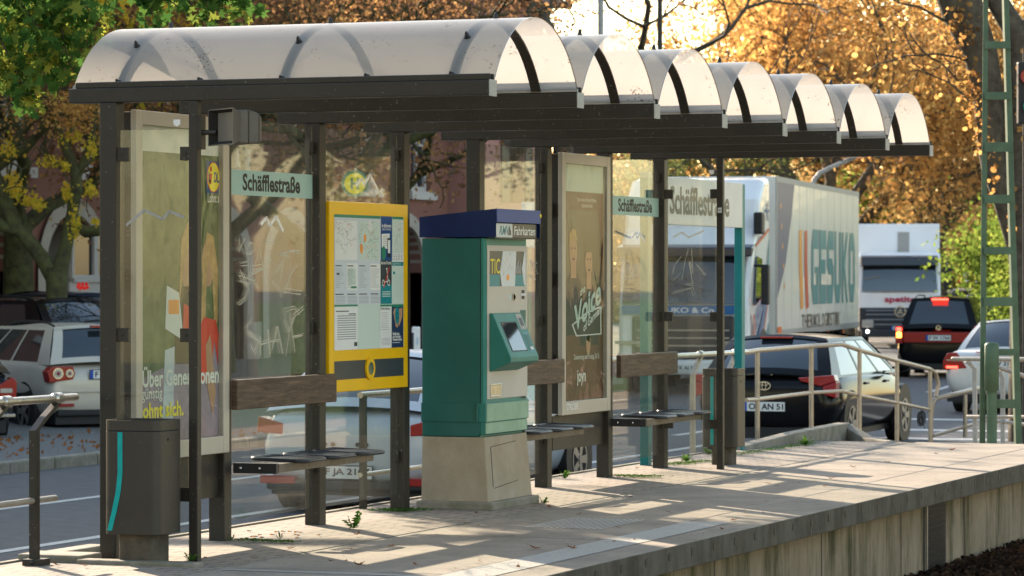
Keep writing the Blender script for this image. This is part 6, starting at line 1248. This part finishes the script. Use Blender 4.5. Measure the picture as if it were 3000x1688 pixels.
g.tube([J(-60, 560, 1), J(60, 470, 1), J(170, 410, 1), J(270, 300, 1), J(360, 180, 1)], [.1, .09, .075, .06, .05], 8, caps=False)
g.tube([J(-60, 500, .5), J(30, 450, .5), J(120, 350, .5), J(210, 230, .5), J(290, 180, .5)], [.08, .07, .06, .05, .04], 8, caps=False)
g.tube([J(500, 600), J(560, 480), J(600, 300), J(640, 120)], [.07, .06, .05, .04], 8, caps=False); g.tube([J(470, 900, .5), J(560, 960, .5), J(700, 940, .5), J(850, 900, .5)], [.08, .09, .09, .08], 8, caps=False)
rd = random.Random(9)
tips = []
for a, b in ((450, 430), (365, 240), (270, 300), (360, 180), (600, 300), (290, 180), (170, 410), (640, 120), (495, 560), (80, 860), (460, 900)): grow(g, Vector(J(a, b)), Vector((rd.gauss(0, 1), rd.gauss(0, .5), .6)).normalized(), .9, .03, 3, tips, rd, .4, .8)
g.build('trunk', M['moss'], tL)
PL = []
for a, b, sa, sb, n in ((100, 680, 60, 40, 90), (200, 760, 60, 30, 90), (260, 790, 40, 20, 40), (330, 500, 70, 35, 80), (430, 530, 30, 25, 40), (440, 700, 30, 50, 80), (490, 900, 35, 90, 120), (590, 680, 45, 40, 60), (480, 330, 80, 50, 70), (60, 420, 60, 60, 70), (620, 890, 30, 20, 30), (600, 400, 40, 60, 90), (80, 600, 50, 30, 50)):
    for i in range(int(n*1.5)): PL.append(J(rd.gauss(a, sa*.6), rd.gauss(b, sb*.6), rd.uniform(-.8, .8)))
PL = np.array(PL); leafquads('leaves', PL, .062, M['l_yellow'], parent=tL, shape='hex')
PL = np.array([J(rd.gauss(a, sa), rd.gauss(b, sb), rd.uniform(-1, 1)) for a, b, sa, sb, n in ((480, 230, 110, 70, 420), (580, 130, 80, 60, 260), (250, 120, 150, 60, 260), (420, 150, 120, 60, 260), (80, 200, 90, 90, 150)) for _ in range(n)]); leafquads('leaves', PL, .06, M['l_orange'], parent=tL, shape='hex')
# nearer green tree whose branch hangs over the road into the top left corner; its trunk stands left of the view
tO = thing('oak_tree', 'green lobed leaves turning orange, hanging into the top left corner on thin branches', 'tree', (-13.5, 6, -.5)); g = MB(); rd = random.Random(31); tips = []
g.tube([(-13.5, 6, -.8), (-13.4, 6.1, 2), (-13.3, 6.2, 4.2)], [.34, .27, .22], 12, caps=False)
cor = lambda u, v, D: Vector(pD(u, v, D))
mainb = [(-13.3, 6.2, 4.0), tuple(cor(-500, -330, 31)), tuple(cor(-150, -200, 30.5)), tuple(cor(120, -90, 30))]; g.tube(mainb, [.16, .11, .07, .045], 8, caps=False)
for a in range(5): grow(g, Vector((-13.3, 6.2, 4.1)), Vector((math.cos(a*1.3+2.2)*.8, math.sin(a*1.3+2.2)*.8, .7)).normalized(), 2.0, .12, 4, tips, rd, .25, .7)
OL = []
def twig(p0, p1, n, s_, seed):
    r2 = random.Random(seed); p0 = cor(*p0); p1 = cor(*p1); pts = [p0.lerp(p1, t)+Vector((r2.gauss(0, .03), r2.gauss(0, .03), r2.gauss(0, .03))) for t in (0, .3, .6, 1)]; g.tube(pts, [.022, .014, .009, .004], 5, caps=False)
    for i in range(n): t = r2.random()**.8; q = p0.lerp(p1, t)+Vector((r2.gauss(0, s_), r2.gauss(0, s_), r2.gauss(0, s_))); OL.append(tuple(q))
for i, (a, b, n, s_) in enumerate([((-60, -60, 30), (60, 240, 29.5), 150, .20), ((0, -80, 30), (180, 150, 29.8), 170, .19), ((60, -60, 30.5), (240, 110, 30), 170, .18), ((-50, 60, 31), (130, 190, 30.2), 130, .15), ((140, -80, 30), (290, 60, 30.4), 110, .13), ((-40, 160, 30), (70, 215, 29.6), 60, .1), ((60, 230, 29.5), (85, 290, 29.4), 26, .05),
    ((120, -60, 30), (200, 200, 30), 80, .12), ((400, -80, 30), (460, 55, 29.8), 60, .07), ((430, -80, 30), (520, 20, 29.8), 40, .09), ((560, -90, 30), (640, 50, 30), 60, .08), ((640, -90, 30), (720, 30, 30.2), 50, .08), ((480, -80, 30), (700, -20, 30), 60, .09), ((0, -60, 29), (250, -20, 29.5), 130, .13), ((-30, 0, 31), (100, 120, 31), 140, .2)]): twig(a, b, int(n*1.25), s_, i)
g.build('trunk', M['bark'], tO); OL = np.array(OL); far_ = np.array([tuple(x) for x in tips]); 
leafquads('hanging_leaves', OL, .135, M['l_green'], parent=tO, shape='lobed'); leafquads('crown', far_[rng.integers(0, len(far_), 2600)]+rng.normal(scale=.4, size=(2600, 3)), .17, M['l_green'], parent=tO, shape='hex')
# street trees left of the view: they stand along the kerb and dapple the platform
tG = make_tree('street tree with thin yellowing crown along the kerb, left of the photographed stretch', 41, trunk_h=5.8, r=.2, leaf='l_yellow', nleaf=5500, lsz=.2, depth=5, L=2.0, scat=.5)
at(tG, -16.8, 25.8, 1, .95, label='street tree with thin yellowing crown shading the far end of the platform'); clone(tG, -20, 32, 2.2, 1.0, 'street tree with thin yellowing crown, second along the kerb')
# big ivy covered trunk at right, behind the mast
D = 44
tI = thing('ivy_tree', 'thick dark leaning trunk with russet ivy leaves behind the green mast', 'tree', tuple(pD(2985, 1300, D))); g = MB()
K = lambda a, b, d=0: tuple(pD(a*1.16505, b*1.16505, D+d))
g.tube([K(2395, -60), K(2425, 40), K(2465, 130), K(2488, 260), K(2490, 340), K(2500, 420), K(2525, 500), K(2555, 600), K(2590, 720)], [.30, .27, .22, .2, .19, .17, .15, .15, .2], 14, caps=False)
g.tube([K(2600, 1150), K(2598, 800), K(2590, 600), K(2578, 400), K(2572, 200), K(2560, 90), K(2500, -10)], [.34, .3, .27, .22, .18, .16, .14], 14, caps=False)
g.tube([K(2560, 90), K(2600, 60), K(2640, 40)], [.15, .13, .12], 10, caps=False); tips = []; rd = random.Random(6)
for a, b in ((2395, 60), (2450, 160), (2480, 300), (2420, 20), (2470, 250)): grow(g, Vector(K(a, b)), (Vector(K(a-60, b-30))-Vector(K(a, b))).normalized(), .8, .022, 3, tips, rd, .35, .8)
g.build('trunk', M['bark'], tI); T = np.array([tuple(x) for x in tips]); PL = [T[rng.integers(0, len(T), 260)]+rng.normal(scale=.1, size=(260, 3))]
for a, b, sa, sb, n in ((2440, 240, 22, 60, 120), (2470, 350, 18, 40, 50), (2420, 60, 30, 40, 60), (2500, 440, 8, 30, 26), (2545, 560, 10, 60, 40), (2568, 250, 10, 90, 50), (2400, 130, 40, 60, 60)): PL.append(np.array([K(rng.normal(a, sa*.7), rng.normal(b, sb*.7), rng.uniform(-.5, -.2)) for _ in range(n)]))
leafquads('leaves', np.concatenate(PL), .075, M['l_orange'], parent=tI, shape='hex')
# distant mass of foliage closing the view
pts = []
for v in range(1250, 2650, 8):
    x, y = VX(v, 165); n = 330; hh = 7.0+2*math.sin(v*.013)+2*math.sin(v*.031); pts.append(np.stack([np.full(n, x)+rng.normal(scale=1.5, size=n), np.full(n, y)+rng.normal(scale=3, size=n), rng.uniform(-.6, hh, n)], 1))
leafquads('distant_trees', np.concatenate(pts), .30, M['l_brown'], 'far off mass of tan autumn trees closing the street', 'trees', kind='stuff', shape='hex')
# other side, only met in reflections: trees beyond the sandy path
clone(tC, 24, 52, 1, 1.0, 'tan tree beyond the lawn on the far side of the tracks', z=-.75); clone(tC, 22, 24, 3, .9, 'tan tree beyond the lawn opposite the shelter', z=-.75)
clone(tD, 27, 70, 2, 1.3, 'olive tree far along the lawn', z=-.75); clone(tD, 20, 34, 4, 1.6, 'large olive tree on the lawn, farther along', z=-.75); clone(tD, 17, 12, 4, 1.3, 'olive tree beyond the sandy path opposite the near bin', z=-.75)
for i_, (x_, y_, s_, q_) in enumerate([(-14, -34, 1.5, 'leftmost'), (-5, -42, 1.7, 'second from the left'), (5, -40, 1.6, 'middle one'), (15, -44, 1.8, 'second from the right'), (26, -36, 1.6, 'rightmost')]):  # unseen row added behind the camera to darken the faces turned to it
    clone(tC, x_, y_, i_*1.3, s_, 'tall tan tree added out of view behind the photographer, %s of five' % q_)
op = thing('railing', 'tube railing along the sandy path on the far side of the tracks', 'railing', (7, 20, -.7))
for z in (.2, -.2): g = MB(); g.tube([(7, -5, z), (7, 60, z)], .03, 8); g.build('rail', M['galvw'], op)
for y in range(-4, 60, 4): g = MB(); g.tube([(7, y, -.8), (7, y, .2)], .025, 6); g.build('post', M['galvw'], op)
g = MB()
for x in (4.2, 5.635): g.box(x-.035, x+.035, -30, 200, -.76, -.64)
o = struct('tram_rails', g, M['steel'])
P3 = np.stack([rng.uniform(2.52, 4.2, 24000), rng.uniform(7, 16, 24000), -.72+rng.uniform(0, .07, 24000)], 1); leafquads('leaf_litter', P3, .07, M['l_litter'], 'dark carpet of fallen leaves on the track bed below the platform wall', 'leaf litter', 'stuff', shape='hex')
P3 = np.stack([rng.uniform(-12.3, -9.7, 700), rng.uniform(4, 24, 700), -.48+rng.uniform(0, .02, 700)], 1); leafquads('verge_leaves', P3, .055, M['l_dry'], 'brown leaves scattered on the gravel verge under the parked cars', 'leaf litter', 'stuff', shape='hex')
P3 = np.stack([rng.uniform(.9, 2.6, 700), rng.uniform(-1, 13.5, 700), np.full(700, .004)], 1)
g = MB(); rd = random.Random(77)
for x, y, z in P3:
    a = rd.uniform(0, 3.14); L = rd.uniform(.01, .05); dx, dy = math.cos(a)*L, math.sin(a)*L; w = .0016; g.add([(x-dx, y-dy, z), (x+dx, y+dy, z+.002), (x+dx+w, y+dy+w, z+.002), (x-dx+w, y-dy+w, z)], [(0, 1, 2, 3)])
o = g.build('twigs', M['l_dry']); setrnd(o, 0, .3); tag(o, 'thin dry twigs and needles strewn over the platform slabs', 'twigs', kind='stuff')
# ---------------------------------------------------------------- buildings
XB = -23.0
bA = thing('arcade_building', 'brown pink rendered building with pale stone ground floor arches behind the left trees', 'building', (XB, 45, -.6))
def bway(g, y0, y1, z0, z1, holes, X=XB, d=.4):
    """wall in plane X with rectangular or arched openings (yc, half width, z bottom, z top, arched)"""
    hs = sorted(holes); y = y0
    for yc, hw, zb, zt, arch in hs:
        g.box(X-d, X, y, yc-hw, z0, z1)
        if zb > z0: g.box(X-d, X, yc-hw, yc+hw, z0, zb)
        if not arch: g.box(X-d, X, yc-hw, yc+hw, zt, z1)
        else:
            n = 14; pts = [(yc-hw, z1), (yc-hw, zt-hw)]+[(yc-hw*math.cos(math.pi*i/n), zt-hw+hw*math.sin(math.pi*i/n)) for i in range(1, n)]+[(yc+hw, zt-hw), (yc+hw, z1)]
            m = len(pts)//2
            for i in range(1, len(pts)-2):
                a, b = pts[i], pts[i+1]; g.hexa([(X-d, a[0], a[1]), (X, a[0], a[1]), (X, b[0], b[1]), (X-d, b[0], b[1])], [(X-d, a[0], z1), (X, a[0], z1), (X, b[0], z1), (X-d, b[0], z1)])
        y = yc+hw
    g.box(X-d, X, y, y1, z0, z1)
arch_y = []; y = 42.45-3.35*5
while y < 60: arch_y.append(y); y += 3.35
holes = [(y, 1.12, -.5, 2.75, True) for y in arch_y]
g = MB(); bway(g, 20, 62, -.6, 3.1, holes); wl = g.build('wall', M['facade'], bA)
g = MB(); bway(g, 20, 62, 3.1, 9.2, [(y+1.05, .62, 3.6, 5.3, False) for y in arch_y]); up_ = g.build('wall', M['facade'], bA)
g = MB(); yy = 20
for y, hw, *_ in holes+[(62, 0, 0, 0, 0)]:
    g.box(XB, XB+.06, yy, y-hw-(.3 if hw else 0), -.6, .55); yy = y+hw+.3
g.build('stone_plinth', M['stone'], bA)
for y, hw, zb, zt, _ in holes:
    g = MB(); n = 16; o_ = hw+.32
    pi = [(y-hw, -.6), (y-hw, zt-hw)]+[(y-hw*math.cos(math.pi*i/n), zt-hw+hw*math.sin(math.pi*i/n)) for i in range(1, n)]+[(y+hw, zt-hw), (y+hw, -.6)]
    po = [(y-o_, -.6), (y-o_, zt-hw)]+[(y-o_*math.cos(math.pi*i/n), zt-hw+o_*math.sin(math.pi*i/n)) for i in range(1, n)]+[(y+o_, zt-hw), (y+o_, -.6)]
    vs = [(XB+.09, a, b) for a, b in pi]+[(XB+.09, a, b) for a, b in po]+[(XB-.3, a, b) for a, b in pi]; m = len(pi)
    g.add(vs, [(i, i+1, m+i+1, m+i) for i in range(m-1)]+[(i, 2*m+i, 2*m+i+1, i+1) for i in range(m-1)]); g.build('arch', M['stone'], bA)
g = MB(); g.box(XB-2.2, XB-2.1, 20, 61.9, -.6, 3.1); g.build('arcade_back_wall', M['stone'], bA); g = MB(); g.box(XB-2.1, XB-.4, 20, 61.9, 3.0, 3.05); g.build('arcade_ceiling', M['stone'], bA)
g = MB(); g.box(XB-8, XB-2.2, 20, 61.9, -.6, 9.2); g.build('inner_wall', M['facade'], bA)
for y in arch_y:
    w = MB(); yc = y+1.05
    for a0, a1, b0, b1 in ((yc-.62, yc-.50, 3.6, 5.3), (yc+.50, yc+.62, 3.6, 5.3), (yc-.50, yc+.50, 3.6, 3.72), (yc-.50, yc+.50, 5.18, 5.3), (yc-.04, yc+.04, 3.72, 5.18), (yc-.50, yc+.50, 4.7, 4.76)): w.box(XB-.2, XB-.1, a0, a1, b0, b1)
    w.box(XB-.1, XB+.12, yc-.8, yc+.8, 3.4, 3.6); wf = w.build('window', M['wframe'], bA); w = MB(); w.box(XB-.18, XB-.17, yc-.5, yc+.5, 3.72, 5.18); w.build('pane', M['wglass'], wf)
yw = 43.6; w = MB()
for a0, a1, b0, b1 in ((yw-1.4, yw-1.32, 1.5, 2.4), (yw+1.32, yw+1.4, 1.5, 2.4), (yw-1.32, yw+1.32, 1.42, 1.56), (yw-1.32, yw+1.32, 2.34, 2.42), (yw-.5, yw-.32, 1.56, 2.34), (yw+.5, yw+.6, 1.56, 2.34)): w.box(XB+.1, XB+.18, a0, a1, b0, b1)
w.box(XB+.09, XB+.12, yw-1.4, yw+1.4, -.6, 1.42)
wf = w.build('ground_floor_window', M['wframe'], bA); w = MB(); w.box(XB+.1, XB+.12, yw-1.32, yw+1.32, 1.56, 2.34); w.build('pane', M['wglass'], wf)
w = MB(); c = pX(230, 840, XB+.04); 
for i in range(9): w.ball((XB+.13, c[1]+(i-4)*.05, c[2]+.05*math.sin(i*2)), .035)
rl_ = w.build('red_window_lights', mat('dim_red_light', (.35, .01, .01), .4, emit=(1, .02, .01), es=.12), wf)
g = MB(); g.prism([(XB+.6, 9.1), (XB-4, 12.5), (XB-8.6, 9.1)], 19.5, 62.1, ax='y'); g.build('roof', M['tiles'], bA)
g = MB(); g.tube([(XB+.12, 38.4, -.5), (XB+.12, 38.4, 9)], .07, 8); g.build('downpipe', M['galv'], bA)
bB = thing('pink_house', 'pink rendered house coloured paler as if sunlit, in the gap right of the yellow board', 'building', (XB, 64, -.6))
g = MB(); bway(g, 62.3, 66.4, -.6, 8.6, [(64.4, .55, 3.4, 5.2, False)], X=XB+.9); g.box(XB-8, XB+.4, 62.3, 66.4, -.6, 8.6); g.build('wall', M['facadel'], bB)
w = MB(); w.box(XB+.55, XB+.6, 63.85, 64.95, 3.4, 5.2); w.build('window', M['wglass'], bB)
for q0 in (63.3, 64.98): MB().box(XB+.902, XB+.95, q0, q0+.52, 3.4, 5.2).build('shutter', M['inkd'], bB)
g = MB(); g.prism([(XB+1.5, 8.5), (XB-3.5, 12.3), (XB-8.6, 8.5)], 62.2, 67.0, ax='y'); g.build('roof', M['tiles'], bB)
# ---------------------------------------------------------------- poles and street furniture far off
def pole(name, label, cat, v, D, r, z1, m, ex=None):
    x, y = VX(v, D); t = thing(name, label, cat, (x, y, -.6)); g = MB(); g.tube([(x, y, -.7), (x, y, z1)], [r*1.1, r], 12); g.build('pole', m, t); return t, x, y
pole('utility_pole', 'pale grey green pole rising behind the second vault against the white sky', 'pole', 1511, 62, .052, 11, M['cap'])
pole('utility_pole', 'dark slate pole rising left of the bright orange tree', 'pole', 1660, 62, .045, 11, M['frame'])
t, x, y = pole('street_lamp', 'curved pale lamp arm reaching up right above the white trailer', 'street lamp', 2044, 96, .07, 4.2, M['cap'])
g = MB(); Pp = lambda a, b: tuple(pD(a*1.16505, b*1.16505, 96)); g.tube([Pp(2044, 470), Pp(2048, 452), Pp(2062, 435), Pp(2085, 424), Pp(2150, 395), Pp(2190, 378)], .07, 8); g.build('arm', M['cap'], t)
t, x, y = pole('catenary_mast', 'pale far catenary mast with cross arm above the second lorry', 'mast', 2307, 130, .07, 6.2, M['cap'])
g = MB(); a = VX(2235, 130); b = VX(2335, 130); g.tube([(a[0], a[1], 4.9), (b[0], b[1], 4.9)], .05, 6); g.tube([(a[0], a[1], 3.9), (x, y, 1.8)], .05, 6); g.build('cross_arm', M['cap'], t)
pole('street_lamp', 'thin pale far lamp post between the second lorry and the mast', 'street lamp', 2382, 125, .05, 7.5, M['cap'])
t = thing('traffic_light', 'dark traffic light with a red lens half hidden behind the mast at the right edge', 'traffic light', tuple(pD(2992, 1200, 40)))
g = MB(); c = Vector(pD(3016, 262, 40)); Rv = Vector(_R); Fh = Vector((_F[0], _F[1], 0)).normalized(); T_ = Matrix.Translation(c) @ Matrix((Rv, Fh, Vector((0, 0, 1)))).transposed().to_4x4(); g.box(-.13, .2, .0, .15, -.4, .32, T=T_); g.build('housing', M['black'], t, bevel=.01)
g = MB(); g.tube([tuple(c+Fh*.0+Vector((0, 0, .15))-Rv*.02), tuple(c-Fh*.06+Vector((0, 0, .15))-Rv*.02)], [.09, .09], 16); g.build('red_lens', M['taillens'], t)
g = MB(); g.tube([tuple(c+Vector((0, 0, -.2))), tuple(c-Fh*.06+Vector((0, 0, -.2)))], .08, 14); g.build('green_lens', M['pgreen'], t); g = MB(); g.tube([tuple(c+Fh*.2-Vector((0, 0, 6))), tuple(c+Fh*.2+Vector((0, 0, .5)))], .05, 8); g.build('pole', M['dark'], t)
t, x, y = pole('bus_stop_sign', 'round yellow and green letter H stop sign seen through glass above the yellow board', 'sign', 893, 44, .03, 2.4, M['galv'])
c = pD(1040, 538, 43.9); p = Pl(tuple(c), tuple(_R), (0, 0, 1), ['yel', 'pgreen'], dz=.004); p.ell(0, 0, .175, .175, 0, 'pgreen', 28); p.ell(0, 0, .135, .135, 1, 'yel', 28); p.text('H', -.055, -.075, .11, .15, 2, 'pgreen', bold=.04); p.build('sign_disc', t); g = MB(); g.tube([(c[0], c[1]+.02, c[2]-.2), (c[0], c[1]+.02, c[2]+.2)], .02, 6); g.build('bracket', M['galv'], t)
t, x, y = pole('parking_meter', 'white and blue payment post in the gap between the yellow board and the ticket machine', 'parking meter', 1050, 50, .0, 0, M['galv']) if False else (thing('parking_meter', 'white and blue payment post in the gap between the yellow board and the ticket machine', 'parking meter', tuple(pD(1217, 1110, 48))), 0, 0)
a = Vector(pD(1206, 1110, 48)); b = Vector(pD(1230, 1110, 48)); Fh_ = Fh*.25; zt = pD(1206, 958, 48)[2]; zb = -.6
g = MB(); g.hexa([(a.x, a.y, zb), (b.x, b.y, zb), (b.x+Fh_.x, b.y+Fh_.y, zb), (a.x+Fh_.x, a.y+Fh_.y, zb)], [(a.x, a.y, zt), (b.x, b.y, zt), (b.x+Fh_.x, b.y+Fh_.y, zt), (a.x+Fh_.x, a.y+Fh_.y, zt)]); g.build('cabinet', M['white'], t, bevel=.02)
p = Pl(tuple((a-Fh*.004).to_tuple()[:2])+(zt,), tuple(_R), (0, 0, 1), ['papl', 'inkd'], dz=.003); p.rect(-.0, -.5, .03, -.08, 0, 'inkd'); p.ell(.08, -.2, .022, .06, 0, 'papl', 14); p.build('decal', t)
t, x, y = pole('information_sign', 'blue and white sign board just above the right end of the ticket machine hood', 'sign', 1330, 40, .03, 1.9, M['galv'])
c = pD(1528, 700, 39.9); p = Pl(tuple(c), tuple(_R), (0, 0, 1), ['tr_blue', 'paper', 'papl'], dz=.004); p.rect(0, -.1, .17, .43, 0, 'pblue' if False else 'papl'); p.rect(.05, .12, .12, .40, 1, 'paper'); p.rect(.03, -.1, .17, .05, 1, 'paper'); p.build('board', t)
t = thing('barrier', 'red and white striped barrier boards far off right of the second lorry', 'barrier', tuple(pD(2850, 930, 115)))
for z in (812, 828): p0 = pD(2805, z, 115); p = Pl(tuple(p0), tuple(_R), (0, 0, 1), ['pred', 'white'], dz=.01); [p.rect(i*.2, 0, i*.2+.2, .14, 0, 'white' if i % 2 else 'pred') for i in range(6)]; p.build('board', t)
